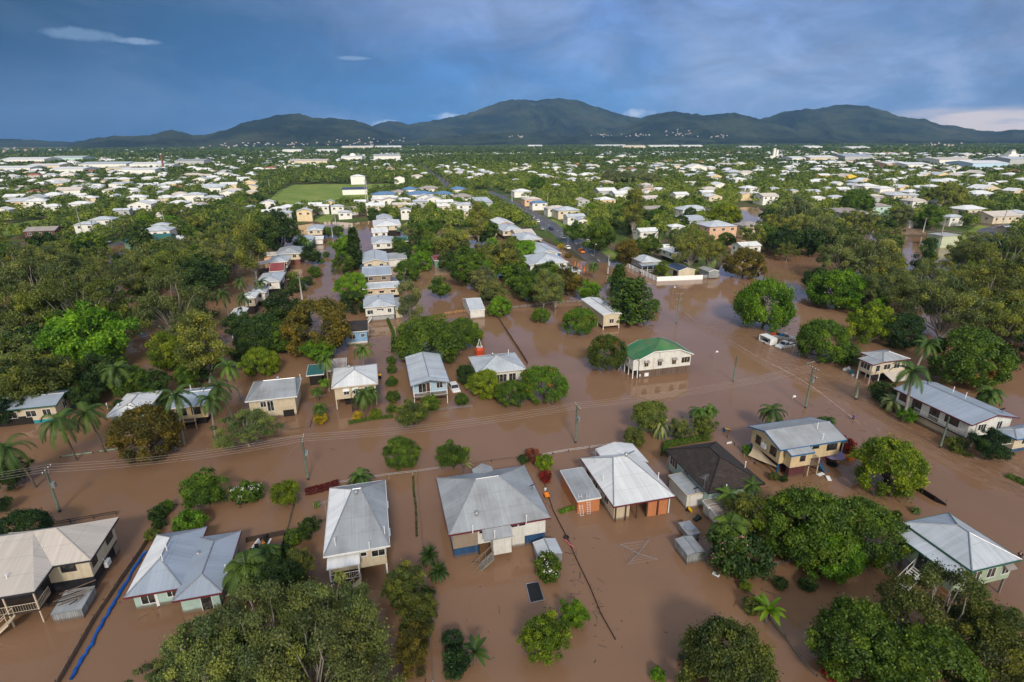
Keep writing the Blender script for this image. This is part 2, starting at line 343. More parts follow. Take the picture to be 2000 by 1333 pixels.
# ------------------------------------------------------------------ terrain, water, roads, hills
def pin(poly, x, y):
    """points in polygon (numpy)"""
    ins = np.zeros(x.shape, bool); n = len(poly)
    for i in range(n):
        (x0, y0), (x1, y1) = poly[i], poly[(i + 1) % n]
        if y0 == y1: continue
        c = ((y0 > y) != (y1 > y)) & (x < (x1 - x0) * (y - y0) / (y1 - y0) + x0)
        ins ^= c
    return ins
def sdist(poly, x, y):
    d = np.full(x.shape, 1e9); n = len(poly)
    for i in range(n):
        ax, ay = poly[i]; bx, by = poly[(i + 1) % n]; vx, vy = bx - ax, by - ay
        t = np.clip(((x - ax) * vx + (y - ay) * vy) / (vx * vx + vy * vy + 1e-9), 0, 1)
        d = np.minimum(d, np.hypot(x - ax - t * vx, y - ay - t * vy))
    return np.where(pin(poly, x, y), d, -d)
def gpoly(pts, z=0.0): return [tuple(P(a, b, z)[:2]) for a, b in pts]
# dry land starts behind this shore line (measured along the picture's water edge)
SHORE = gpoly([(-260, 475), (60, 474), (180, 486), (245, 478), (300, 474), (420, 452), (590, 440), (640, 432), (690, 436), (720, 432), (800, 452), (880, 452), (945, 446),
               (1000, 452), (1062, 470), (1112, 495), (1150, 512), (1205, 512), (1243, 521), (1292, 541), (1402, 536), (1418, 500), (1425, 462), (1432, 440), (1440, 405), (1488, 405), (1492, 440),
               (1560, 440), (1735, 452), (1752, 458), (1775, 462), (1840, 462), (1856, 492), (1960, 480), (2260, 476)])
LAND = SHORE + [(9000, 9000), (9000, 30000), (-9000, 30000), (-9000, 9000)]
def terrain_h(x, y):
    s = sdist(LAND, x, y)
    h = np.clip(s * 0.07 + 0.03, -2.4, 0.9) + np.clip((s - 40) * 0.004, 0, 2.2)
    h += 0.10 * np.sin(x * 0.11 + 1.3) * np.sin(y * 0.13) * (s > -8)
    far = np.clip((np.hypot(x, y) - 2500) / 4000, 0, 1)
    return h + far * 6.0
def hgt(x, y):
    return float(terrain_h(np.array([x], float), np.array([y], float))[0])
def ground_z(x, y): return max(0.0, hgt(x, y))
def PG(px, py):
    """pixel -> the ground or the water there"""
    z = 0.0
    for _ in range(4):
        q = P(px, py, z); z = ground_z(q.x, q.y)
    return P(px, py, z)

def polar_mesh(name, mat, r0, r1, nr_, na, a0, a1, hf, smooth=True, extra=None):
    rs = r0 * (r1 / r0) ** (np.arange(nr_ + 1) / nr_); aa = np.linspace(a0, a1, na + 1)
    R_, A_ = np.meshgrid(rs, aa, indexing='ij')
    x = R_ * np.sin(A_); y = R_ * np.cos(A_); z = hf(x, y)
    co = np.stack([x, y, z], -1).reshape(-1, 3)
    i = np.arange(nr_)[:, None] * (na + 1) + np.arange(na)[None, :]
    q = np.stack([i, i + na + 1, i + na + 2, i + 1], -1).reshape(-1, 4)[:, ::-1]
    me = bpy.data.meshes.new(name); me.vertices.add(len(co)); me.vertices.foreach_set('co', co.astype(np.float32).ravel())
    me.loops.add(q.size); me.loops.foreach_set('vertex_index', q.astype(np.int32).ravel())
    me.polygons.add(len(q)); me.polygons.foreach_set('loop_start', np.arange(len(q), dtype=np.int32) * 4)
    me.materials.append(mat); me.update(calc_edges=True)
    if smooth: me.polygons.foreach_set('use_smooth', np.ones(len(q), bool))
    return link(name, me)

# --- materials of the setting
m, b, _ = new_mat('ground'); M_GROUND = m
pos = nt.nodes.new('ShaderNodeNewGeometry').outputs['Position']
g1 = NOISE(pos, 0.035, 6, 0.6); g2 = NOISE(pos, 0.35, 5, 0.65); g3 = NOISE(pos, 0.012, 3, 0.5)
grass = MIX(ramp(g2, [(0.3, 0.0), (0.7, 1.0)]), (0.035, 0.070, 0.014), (0.085, 0.125, 0.024))
mud = MIX(ramp(g2, [(0.3, 0.0), (0.7, 1.0)]), (0.085, 0.055, 0.035), (0.17, 0.115, 0.075))
c = MIX(ramp(g1, [(0.46, 0.0), (0.60, 1.0)]), grass, mud)
c = MIX(ramp(g3, [(0.50, 0.0), (0.62, 0.55)]), c, (0.028, 0.05, 0.014))
spz = nt.nodes.new('ShaderNodeSeparateXYZ'); LK(pos, spz.inputs[0])
wet = ramp(MA('MULTIPLY_ADD', g2, 0.35, spz.outputs[2]), [(0.15, 1.0), (0.5, 0.0)])
c = MIX(wet, c, (0.075, 0.048, 0.030))
setin(b, 'Base Color', c); setin(b, 'Roughness', 0.9); b.inputs['Specular IOR Level'].default_value = 0.15
setin(b, 'Normal', bump(g2, 0.6, 0.4))

m, b, _ = new_mat('flood_water'); M_WATER = m
pos = nt.nodes.new('ShaderNodeNewGeometry').outputs['Position']
w1 = NOISE(pos, 0.020, 5, 0.55, 0.8); w2 = NOISE(pos, 0.10, 5, 0.6, 1.2)
silt = MIX(ramp(w1, [(0.35, 0.0), (0.65, 1.0)]), (0.212, 0.120, 0.068), (0.262, 0.152, 0.090))
silt = MIX(MA('MULTIPLY', ramp(w2, [(0.55, 0.0), (0.75, 1.0)]), 0.35), silt, (0.172, 0.097, 0.055))
flow = attr('flow')
rot = mapping(pos, (1, 1, 1), (0, 0, -GRID))
rip = NOISE(mapping(rot, (1.5, 0.42, 1)), 1.0, 4, 0.6, 0.6)
soft = NOISE(mapping(rot, (0.30, 0.22, 1)), 1.0, 4, 0.6, 0.5)
fine = NOISE(mapping(rot, (0.9, 1.3, 1)), 1.0, 3, 0.55, 0.3)
h = MA('ADD', MA('MULTIPLY', rip, MA('MULTIPLY', flow, 0.36)), MA('MULTIPLY_ADD', fine, 0.006, MA('MULTIPLY', soft, 0.035)))
foamy = MA('MULTIPLY', MA('MULTIPLY', ramp(rip, [(0.60, 0.0), (0.74, 1.0)]), ramp(flow, [(0.5, 0.0), (1.0, 1.0)])), 0.6)
setin(b, 'Base Color', MIX(foamy, silt, (0.42, 0.30, 0.22)))
setin(b, 'Roughness', MA('MULTIPLY_ADD', flow, 0.06, 0.035)); b.inputs['IOR'].default_value = 1.33; b.inputs['Specular IOR Level'].default_value = 0.5
setin(b, 'Normal', bump(h, 1.0, 1.0))

m, b, _ = new_mat('asphalt'); M_ROAD = m
pos = nt.nodes.new('ShaderNodeNewGeometry').outputs['Position']
a1 = NOISE(pos, 0.25, 6, 0.65); a2 = NOISE(pos, 3.0, 3, 0.6)
c = MIX(ramp(a1, [(0.35, 0.0), (0.7, 1.0)]), (0.060, 0.055, 0.056), (0.115, 0.105, 0.10)); c = MIX(1.0, c, ramp(a2, [(0.3, 0.85), (0.7, 1.1)]), 'MULTIPLY')
setin(b, 'Base Color', c); setin(b, 'Roughness', ramp(a1, [(0.4, 0.35), (0.6, 0.75)]))
m, b, _ = new_mat('lawn'); M_LAWN = m
pos = nt.nodes.new('ShaderNodeNewGeometry').outputs['Position']
l1 = NOISE(pos, 0.05, 5, 0.6); l2 = NOISE(pos, 0.5, 5, 0.65)
c = MIX(ramp(l1, [(0.35, 0.0), (0.65, 1.0)]), (0.115, 0.185, 0.030), (0.205, 0.245, 0.062)); c = MIX(1.0, c, ramp(l2, [(0.3, 0.8), (0.7, 1.15)]), 'MULTIPLY')
setin(b, 'Base Color', c); setin(b, 'Roughness', 0.9); b.inputs['Specular IOR Level'].default_value = 0.15
m, b, _ = new_mat('bare_earth'); M_EARTH = m
pos = nt.nodes.new('ShaderNodeNewGeometry').outputs['Position']
setin(b, 'Base Color', MIX(ramp(NOISE(pos, 0.3, 6, 0.65), [(0.3, 0.0), (0.7, 1.0)]), (0.13, 0.075, 0.045), (0.24, 0.16, 0.10))); setin(b, 'Roughness', 0.9)

# --- the land: one sheet to the horizon
tag(polar_mesh('ground', M_GROUND, 18, 16000, 330, 300, -1.15, 1.15, terrain_h), kind='structure')
# --- the flood: one sheet, with the current that runs down the drowned road
RA = P(1330, 600); RB = P(1790, 850)
def flow_of(x, y):
    vx, vy = V.x, V.y; ux, uy = U.x, U.y
    px, py = x - RB.x, y - RB.y
    a = px * ux + py * uy; t = px * vx + py * vy
    edge = -3.0 - 0.035 * np.clip(t, -40, 80) + 0.8 * np.sin(t * 0.16)
    s = np.clip((a - edge) / 1.2, 0, 1) * np.clip((15 - a) / 8, 0, 1)
    return s * np.clip((t + 34) / 14, 0.25, 1) * np.clip((72 - t) / 30, 0, 1)
wt = polar_mesh('flood_water', M_WATER, 16, 620, 330, 420, -1.15, 1.15, lambda x, y: np.zeros_like(x), smooth=False)
tag(wt, kind='structure')
co = np.empty(len(wt.data.vertices) * 3, np.float32); wt.data.vertices.foreach_get('co', co); co = co.reshape(-1, 3)
at = wt.data.attributes.new('flow', 'FLOAT', 'POINT'); at.data.foreach_set('value', flow_of(co[:, 0], co[:, 1]).astype(np.float32))

# --- sheets laid on the land: follow the terrain a few mm above it
def sheet(name, poly, mat, lift=0.06, step=4.0, kind='structure'):
    xs = [p[0] for p in poly]; ys = [p[1] for p in poly]
    bm = bmesh.new(); vs = [bm.verts.new((p[0], p[1], 0)) for p in poly]; bm.faces.new(vs)
    L = max(max(xs) - min(xs), max(ys) - min(ys)); 
    for ax, lo, hi in ((0, min(xs), max(xs)), (1, min(ys), max(ys))):
        n = int(min(60, (hi - lo) / step))
        for i in range(1, n + 1):
            c = lo + (hi - lo) * i / (n + 1); pc = (c, 0, 0) if ax == 0 else (0, c, 0); no = (1, 0, 0) if ax == 0 else (0, 1, 0)
            bmesh.ops.bisect_plane(bm, geom=bm.verts[:] + bm.edges[:] + bm.faces[:], plane_co=pc, plane_no=no)
    for v in bm.verts: v.co.z = hgt(v.co.x, v.co.y) + lift
    me = bpy.data.meshes.new(name); bm.normal_update(); bm.to_mesh(me); bm.free(); me.materials.append(mat)
    if me.polygons and sum(p.normal.z for p in me.polygons) < 0: me.flip_normals()
    return tag(link(name, me), kind=kind)
def road(name, pts, w, mat=None, lift=0.07):
    pts = [Vector((p[0], p[1], 0)) for p in pts]; dense = []
    for a, c_ in zip(pts[:-1], pts[1:]):
        n = max(1, int((c_ - a).length / 6))
        dense += [a.lerp(c_, i / n) for i in range(n)]
    dense.append(pts[-1]); mb = MB(); prev = None
    for i, p in enumerate(dense):
        d = (dense[min(i + 1, len(dense) - 1)] - dense[max(i - 1, 0)]).normalized(); s = Vector((-d.y, d.x, 0)) * w / 2
        row = [(p + s * k) for k in (1, 0.33, -0.33, -1)]
        for q in row: q.z = hgt(q.x, q.y) + lift
        if prev:
            for j in range(3): mb.face([prev[j], prev[j + 1], row[j + 1], row[j]])
        prev = row
    return tag(mb.build(name, mat or M_ROAD, smooth=True), kind='structure')
ROADS = []
def rd(name, px, w, **k):
    pts = [tuple(PG(a, c_)[:2]) for a, c_ in px]; ROADS.append((pts, w)); return road(name, pts, w, **k)
mroad = rd('main_road', [(1262, 572), (1172, 512), (1118, 470), (1060, 432), (1008, 402), (950, 374)], 10.5)
rd('far_road', [(884, 374), (866, 360), (852, 348), (838, 338), (820, 324)], 13)
rd('cross_road', [(930, 381), (1000, 383), (1140, 381), (1245, 379)], 9)
rd('upper_street', [(1180, 407), (1272, 409), (1350, 408)], 8)
rd('right_street', [(1655, 381), (1715, 382), (1800, 380), (1880, 382)], 10)
rd('right_turning_road', [(1918, 482), (1926, 466), (1945, 450), (1990, 440), (2060, 436)], 13)
rd('left_lane', [(168, 489), (205, 484), (240, 474), (290, 466)], 6)
ml = MB()                                                        # painted centre dashes of the main road
mp_ = [Vector((*p, 0)) for p in ROADS[0][0]]
for a, c_ in zip(mp_[1:-1], mp_[2:]):
    n = int((c_ - a).length / 9)
    for i in range(n):
        p0 = a.lerp(c_, i / n); p1 = a.lerp(c_, (i + 0.4) / n); d = (p1 - p0).normalized(); s = Vector((-d.y, d.x, 0)) * 0.09
        q = [p0 + s, p0 - s, p1 - s, p1 + s]
        ml.face([(v.x, v.y, hgt(v.x, v.y) + 0.085) for v in q][::-1])
tag(ml.build('road_marking', WHITE_P), kind='structure')
for nm, px in (('sports_field', [(512, 404), (545, 372), (575, 362), (650, 360), (700, 361), (745, 360), (772, 358), (800, 362), (792, 372), (735, 374), (716, 392), (640, 396), (570, 400)]),):
    sheet(nm, gpoly(px, 1.6), M_LAWN, 0.10, 12)
LAWNS = {'kerbside_lawn': [(1128, 466), (1150, 462), (1190, 490), (1212, 505), (1188, 508), (1150, 490)], 'road_verge': [(1066, 434), (1080, 430), (1150, 462), (1128, 466)],
         'fenced_lawn': [(1254, 520), (1300, 508), (1380, 496), (1400, 505), (1395, 530), (1290, 541)], 'green_verge': [(75, 484), (150, 466), (185, 470), (178, 480), (100, 487)],
         'pond_lawn': [(1860, 476), (1908, 442), (1935, 444), (1908, 482), (1880, 494), (1838, 496)], 'house_lawn': [(1105, 416), (1150, 405), (1170, 408), (1130, 424)], 'school_lawn': [(612, 432), (640, 420), (656, 424), (640, 436)], 'backyard_lawn': [(780, 444), (800, 432), (830, 436), (815, 446)], 'street_lawn': [(1660, 388), (1730, 384), (1790, 384), (1780, 390), (1690, 394)], 'left_paddock': [(-40, 462), (20, 440), (75, 432), (110, 440), (60, 456), (0, 466)]}
for nm, px in LAWNS.items(): sheet(nm, gpoly(px, 0.4), M_LAWN, 0.05, 6)
sheet('bare_yard', gpoly([(1655, 452), (1700, 446), (1800, 448), (1810, 458), (1740, 459)], 0.4), M_EARTH, 0.09, 6)

# --- hills: ridges behind the town, each with its own distance
def elev_h(px, py, D):
    """height of a ridge seen at this pixel and D metres away"""
    d = _f * F_PX + _r * (px - 1000) + _u * (666.5 - py)
    return CAM_H + d.z / math.hypot(d.x, d.y) * D, math.atan2(d.x, d.y)
m, b, _ = new_mat('forested_hill'); M_HILL = m
pos = nt.nodes.new('ShaderNodeNewGeometry').outputs['Position']
h1 = NOISE(pos, 0.0022, 8, 0.62); h2 = NOISE(pos, 0.02, 6, 0.75); h3 = NOISE(pos, 0.0009, 3, 0.5)
c = MIX(ramp(h1, [(0.42, 0.0), (0.58, 1.0)]), (0.008, 0.017, 0.008), (0.036, 0.048, 0.019))
c = MIX(1.0, c, ramp(h2, [(0.3, 0.45), (0.7, 1.5)]), 'MULTIPLY')
c = MIX(MA('MULTIPLY', ramp(h3, [(0.60, 0.0), (0.68, 1.0)]), 0.5), c, (0.070, 0.068, 0.030))
setin(b, 'Base Color', c); setin(b, 'Roughness', 0.95); b.inputs['Specular IOR Level'].default_value = 0.1
setin(b, 'Normal', bump(h2, 1.0, 14.0))
def vnoise(x, y, seed):
    xi = np.floor(x).astype(np.int64); yi = np.floor(y).astype(np.int64); fx = x - xi; fy = y - yi
    fx = fx * fx * (3 - 2 * fx); fy = fy * fy * (3 - 2 * fy)
    def hsh(a, c_): 
        n = (a * 374761393 + c_ * 668265263 + seed * 974634) & 0x7fffffff
        n = ((n ^ (n >> 13)) * 1274126177) & 0x7fffffff
        return (n ^ (n >> 16)) % 10007 / 10007.0
    return (hsh(xi, yi) * (1 - fx) + hsh(xi + 1, yi) * fx) * (1 - fy) + (hsh(xi, yi + 1) * (1 - fx) + hsh(xi + 1, yi + 1) * fx) * fy
def hill(name, prof, D, wf, wb, seed, spur=0.55):
    hs = [elev_h(px, py, D) for px, py in prof]; az_ = np.array([q[1] for q in hs]); hh = np.array([q[0] for q in hs])
    a = np.linspace(az_[0], az_[-1], int((az_[-1] - az_[0]) * 760) + 2); d = np.concatenate([np.linspace(-1, 0, 60), np.linspace(0.06, 1, 10)])
    A_, T_ = np.meshgrid(a, d, indexing='ij')
    pk = np.interp(A_, az_, hh)
    r = D + np.where(T_ < 0, T_ * wf, T_ * wb)
    x = r * np.sin(A_); y = r * np.cos(A_)
    # spurs and gullies run down from the crest
    s = A_ * D / 420.0 + 0.35 * np.sin(T_ * 5 + A_ * 30)
    sp_ = np.abs(vnoise(s, T_ * 1.2 + 7, seed) * 2 - 1); sp2 = np.abs(vnoise(s * 2.3 + 9, T_ * 2.5, seed + 3) * 2 - 1); sp3 = vnoise(x / 60, y / 60, seed + 5)
    t = np.abs(T_)
    prof_ = (1 - t) ** (1.0 + spur * 1.9 * sp_ + 0.7 * sp2)
    z = pk * prof_ + ((sp3 - 0.5) * 14 + (vnoise(x / 22, y / 22, seed + 8) - .5) * 8) * (1 - t) - 8 * (t > 0.99)
    n, q = len(a), len(d); co = np.stack([x, y, z], -1).reshape(-1, 3)
    i = np.arange(n - 1)[:, None] * q + np.arange(q - 1)[None, :]
    f = np.stack([i, i + q, i + q + 1, i + 1], -1).reshape(-1, 4)
    me = bpy.data.meshes.new(name); me.from_pydata(co.tolist(), [], f.tolist()); me.materials.append(M_HILL)
    me.polygons.foreach_set('use_smooth', np.ones(len(f), bool)); me.update()
    if sum(p.normal.z for p in me.polygons[:400]) < 0: me.flip_normals()
    return tag(link(name, me), kind='structure')
hill('hills', [(-500, 284), (-100, 276), (0, 272), (50, 273), (100, 276), (140, 278), (190, 272), (235, 269), (300, 290)], 7200, 1500, 1500, 3)
hill('hills', [(130, 285), (190, 270), (225, 266), (260, 266), (295, 265), (315, 258), (335, 254), (352, 257), (375, 266), (410, 262), (440, 255), (470, 242), (500, 234), (530, 228), (560, 223), (585, 223), (610, 229), (635, 231), (660, 231), (690, 235), (725, 245), (760, 257), (800, 271), (850, 284)], 5200, 1500, 1200, 11)
hill('hills', [(690, 262), (730, 245), (760, 236), (785, 240), (800, 243), (830, 238), (870, 232), (915, 222), (945, 211), (970, 202), (1000, 195), (1025, 194), (1045, 198), (1065, 194), (1090, 192), (1125, 195), (1150, 205), (1185, 214), (1210, 224), (1245, 230), (1300, 231), (1360, 236), (1450, 262)], 7000, 2300, 1800, 23)
hill('hills', [(1150, 282), (1190, 262), (1225, 244), (1262, 229), (1290, 221), (1318, 219), (1345, 221), (1375, 226), (1405, 222), (1435, 220), (1465, 227), (1500, 236), (1540, 250), (1590, 270), (1640, 284)], 5600, 1500, 1200, 37)
hill('hills', [(1380, 275), (1440, 248), (1490, 232), (1530, 219), (1570, 213), (1590, 214), (1630, 206), (1655, 204), (1690, 206), (1715, 212), (1745, 224), (1775, 231), (1805, 233), (1840, 245), (1880, 248), (1915, 256), (1945, 258), (1980, 254), (2040, 256), (2200, 262), (2500, 282)], 6600, 2100, 1600, 53)
hill('foothills', [(640, 292), (740, 280), (830, 272), (930, 262), (1010, 258), (1090, 268), (1150, 262), (1210, 268), (1300, 260), (1400, 272), (1500, 268), (1600, 270), (1700, 278), (1850, 274), (2100, 290)], 4700, 1000, 900, 71, 0.3)
# ------------------------------------------------------------------ houses
def roof_face(mb, pts):
    """pts counter-clockwise from above, the first edge lies along the eave; UV in metres"""
    p = [Vector(q) for q in pts]; e = (p[1] - p[0]).normalized(); n = (p[1] - p[0]).cross(p[-1] - p[0]).normalized(); s = n.cross(e)
    mb.face(p, [((q - p[0]).dot(e), (q - p[0]).dot(s)) for q in p])
def roof_shape(kind, x0, x1, y0, y1, z, pitch, ridge=None, th=0.10):
    mb = MB(); tp = math.tan(math.radians(pitch)); xc, yc = (x0 + x1) / 2, (y0 + y1) / 2; w, d = x1 - x0, y1 - y0; F = []
    a, b, c, e = (x0, y0, z), (x1, y0, z), (x1, y1, z), (x0, y1, z); gab = []
    if kind == 'hip':
        if ridge: (xa, ya), (xb, yb), zr = ridge
        elif w >= d: i = d / 2; (xa, ya), (xb, yb), zr = (x0 + i, yc), (x1 - i, yc), z + i * tp
        else: i = w / 2; (xa, ya), (xb, yb), zr = (xc, y0 + i), (xc, y1 - i), z + i * tp
        r0, r1 = (xa, ya, zr), (xb, yb, zr)
        if abs(xb - xa) >= abs(yb - ya): F = [[a, b, r1, r0], [b, c, r1], [c, e, r0, r1], [e, a, r0]]
        else: F = [[a, b, r0], [b, c, r1, r0], [c, e, r1], [e, a, r0, r1]]
        RL = [(r0, r1), (a, r0), (e, r0) if abs(xb - xa) >= abs(yb - ya) else (b, r0), (c, r1), (b, r1) if abs(xb - xa) >= abs(yb - ya) else (e, r1)]
    elif kind == 'gable_x':
        zr = z + d / 2 * tp; r0, r1 = (x0, yc, zr), (x1, yc, zr); F = [[a, b, r1, r0], [c, e, r0, r1]]; gab = [(e, a, r0), (b, c, r1)]; RL = [(r0, r1)]
    elif kind == 'gable_y':
        zr = z + w / 2 * tp; r0, r1 = (xc, y0, zr), (xc, y1, zr); F = [[b, c, r1, r0], [e, a, r0, r1]]; gab = [(a, b, r0), (c, e, r1)]; RL = [(r0, r1)]
    elif kind == 'jerkin':                       # gable_y with clipped ends
        zr = z + w / 2 * tp; q = 0.52; zm = z + (zr - z) * q; i = w / 2 * (1 - q)
        l0, m0 = (x0 + w / 2 * q, y0, zm), (x1 - w / 2 * q, y0, zm); l1, m1 = (x0 + w / 2 * q, y1, zm), (x1 - w / 2 * q, y1, zm); r0, r1 = (xc, y0 + i, zr), (xc, y1 - i, zr)
        F = [[b, c, m1, r1, r0, m0], [e, a, l0, r0, r1, l1], [l0, m0, r0], [m1, l1, r1]]; gab = [(a, b, m0, l0), (c, e, l1, m1)]; RL = [(r0, r1), (l0, r0), (m0, r0)]
    elif kind == 'skillion_y':                   # falls to the front
        zr = z + d * tp; F = [[a, b, (x1, y1, zr), (x0, y1, zr)]]; RL = []
    elif kind == 'skillion_x':                   # falls to the left
        zr = z + w * tp; F = [[e, a, (x1, y0, zr), (x1, y1, zr)]]; RL = []
    elif kind == 'skillion_r':                   # falls to the right
        zr = z + w * tp; F = [[b, c, (x0, y1, zr), (x0, y0, zr)]]; RL = []
    elif kind == 'skillion_b':                   # falls to the back
        zr = z + d * tp; F = [[c, e, (x0, y0, zr), (x1, y0, zr)]]; RL = []
    for f in F: roof_face(mb, f)
    for f in F: mb.face([(p[0], p[1], p[2] - th) for p in reversed(f)])
    return mb, gab, RL, F
_wc = {}
def win_mesh(w, h, style='slide', frame=None):
    frame = frame or TRIM_W; key = (round(w, 2), round(h, 2), style, frame.name)
    if key not in _wc:
        f = MB(); t = 0.07; d = 0.05
        f.box(-w / 2 - t, w / 2 + t, -d, 0.0, -t, 0); f.box(-w / 2 - t, w / 2 + t, -d, 0.0, h, h + t)
        f.box(-w / 2 - t, -w / 2, -d, 0.0, 0, h); f.box(w / 2, w / 2 + t, -d, 0.0, 0, h)
        if style == 'slide': f.box(-0.025, 0.025, -d + 0.005, 0.0, 0, h)
        if style == 'triple': f.box(-w / 6 - 0.025, -w / 6 + 0.025, -d + 0.005, 0.0, 0, h); f.box(w / 6 - 0.025, w / 6 + 0.025, -d + 0.005, 0.0, 0, h)
        if style == 'louvre':
            for i in range(1, 5): f.box(-w / 2, w / 2, -d + 0.01, 0.0, h * i / 5 - 0.02, h * i / 5 + 0.02)
        p = MB().box(-w / 2, w / 2, -0.022, -0.004, 0, h)
        _wc[key] = (f.mesh('window_frame', frame), p.mesh('window_pane', GLASS))
    return _wc[key]
_hc = {}
class House:
    def __init__(s, name, label, fl, fr, bk, he, cat='house', group=None, ang=GRID, z0=None, fd=None):
        ca, sa = math.cos(ang), math.sin(ang); s.ax = Vector((ca, sa, 0)); s.ay = Vector((-sa, ca, 0)); s.ang = ang
        A, B, C_ = P(*fl, he), P(*fr, he), P(*bk, he)
        x0, x1 = A.dot(s.ax), B.dot(s.ax); y0 = (A.dot(s.ay) + B.dot(s.ay)) / 2 if fd is None else (A, B)[fd].dot(s.ay); y1 = C_.dot(s.ay)
        c = s.ax * (x0 + x1) / 2 + s.ay * (y0 + y1) / 2
        s.w, s.d = x1 - x0, y1 - y0; s.he = he; s.z0 = z0 if z0 is not None else 0.0
        s.root = empty(name, (c.x, c.y, s.z0), ang, label, cat, group); s.c = c; s.wr = None
        FOOT.append((c.x, c.y, max(s.w, s.d) * 0.5 + 0.3))
    @property
    def rect(s): return (-s.w / 2, s.w / 2, -s.d / 2, s.d / 2)
    def L(s, px, py, z):
        q = P(px, py, z) - s.c; return q.dot(s.ax), q.dot(s.ay), z - s.z0
    def block(s, rect=None, zf=1.2, he=None, roof='hip', pitch=21, ov=0.5, wall=None, rmat=None, ridge=None, fascia=None, name='wall', rname='roof', low=None, walls=True, zb=-1.5, cap=True, caps=None, gut=True, fm=None):
        x0, x1, y0, y1 = rect or s.rect; he = s.he if he is None else he; he -= s.z0
        s.zf, s.hw = zf, he
        mb, gab, RL, F = roof_shape(roof, x0, x1, y0, y1, he, pitch, ridge)
        if fm: mb.mi = [1 if i == fm[0] else 0 for i in range(len(mb.f))]
        r = mb.build(rname, [rmat or R_GREY] + ([fm[1]] if fm else []), s.root); s.roof = r
        fm = MB(); t = 0.03
        if gut:                                   # gutter / barge boards round the edge of the roof
            es = set()
            for f in F:
                for i in range(len(f)):
                    e = tuple(sorted([tuple(round(v, 4) for v in f[i]), tuple(round(v, 4) for v in f[(i + 1) % len(f)])]))
                    es ^= {e}
            cx, cy = (x0 + x1) / 2, (y0 + y1) / 2
            for p, q in es:
                p, q = Vector(p), Vector(q); d = (q - p).normalized(); mid = (p + q) / 2; n = Vector((d.y, -d.x, 0)).normalized()
                if n.dot(mid - Vector((cx, cy, mid.z))) < 0: n = -n
                fm.obox(mid + n * t - Vector((0, 0, 0.09)), (q - p) / 2 + d * t, n * t, Vector((0, 0, 0.10)))
            fm.build('gutter', fascia or TRIM_W, r)
        if cap and RL:
            cm = MB()
            for p, q in RL: cm.bar(Vector(p) + Vector((0, 0, 0.015)), Vector(q) + Vector((0, 0, 0.015)), 0.085, 6)
            cm.build('ridge_cap', caps or STEEL, r)
        X0, X1, Y0, Y1 = x0 + ov, x1 - ov, y0 + ov, y1 - ov; s.wr = (X0, X1, Y0, Y1)
        if walls:
            tp = math.tan(math.radians(pitch)); wm = MB()
            top = he + (ov * tp if roof in ('hip', 'gable_x', 'gable_y', 'jerkin') and ridge is None else 0.02) - 0.13
            wm.box(X0, X1, Y0, Y1, zf, top)
            if roof == 'gable_x':
                zr = he + (y1 - y0) / 2 * tp - 0.12; yc = (Y0 + Y1) / 2
                wm.face([(X0, Y1, top), (X0, Y0, top), (X0, yc, zr)]); wm.face([(X1, Y0, top), (X1, Y1, top), (X1, yc, zr)])
            if roof in ('gable_y', 'jerkin'):
                zr = he + (x1 - x0) / 2 * tp - 0.12; xc = (X0 + X1) / 2; 
                if roof == 'gable_y': wm.face([(X0, Y0, top), (X1, Y0, top), (xc, Y0, zr)]); wm.face([(X1, Y1, top), (X0, Y1, top), (xc, Y1, zr)])
                else:
                    q = 0.52; zm = he + (zr - he) * q; k = (x1 - x0) / 2 * q
                    wm.face([(X0, Y0, top), (X1, Y0, top), (x1 - k, Y0, zm), (x0 + k, Y0, zm)]); wm.face([(X1, Y1, top), (X0, Y1, top), (x0 + k, Y1, zm), (x1 - k, Y1, zm)])
            if roof == 'skillion_y': wm.face([(X0, Y0, top), (X0, Y1, top + (Y1 - Y0) * tp), (X0, Y1, top)]); wm.face([(X1, Y1, top), (X1, Y1, top + (Y1 - Y0) * tp), (X1, Y0, top)])
            wm.build(name, wall or W_WHITE, s.root)
        if low:
            kind, mat = low[0], low[1]; ins = low[2] if len(low) > 2 else 0.15
            if kind == 'box': MB().box(X0 + ins, X1 - ins, Y0 + ins, Y1 - ins, zb, zf - 0.004).build('lower_wall', mat, s.root)  # real lower walls, and dark boxes that paint the shade below the floor
            if kind == 'posts':
                nx, ny = low[3:5] if len(low) > 4 else (max(2, int((X1 - X0) / 3) + 1), max(2, int((Y1 - Y0) / 3.2) + 1))
                pm = MB().box(-0.09, 0.09, -0.09, 0.09, zb, zf).mesh('post', mat)
                for i in range(nx):
                    for j in range(ny):
                        if 0 < i < nx - 1 and 0 < j < ny - 1: continue
                        link('post', pm, s.root, (X0 + ins + (X1 - X0 - 2 * ins) * i / (nx - 1), Y0 + ins + (Y1 - Y0 - 2 * ins) * j / (ny - 1), 0))
            if kind == 'frontposts':
                pm = MB().box(-0.09, 0.09, -0.09, 0.09, zb, zf).mesh('post', mat); n = low[3]
                for i in range(n):
                    for j in (0, 0.5): link('post', pm, s.root, (X0 + ins + (X1 - X0 - 2 * ins) * i / (n - 1), Y0 + ins + (Y1 - Y0) * j, 0))
        return s
    def at(s, side, t, z):
        X0, X1, Y0, Y1 = s.wr
        return {'f': ((X0 + t * (X1 - X0), Y0, z), 0), 'r': ((X1, Y0 + t * (Y1 - Y0), z), math.pi / 2), 'b': ((X1 - t * (X1 - X0), Y1, z), math.pi), 'l': ((X0, Y1 - t * (Y1 - Y0), z), -math.pi / 2)}[side]
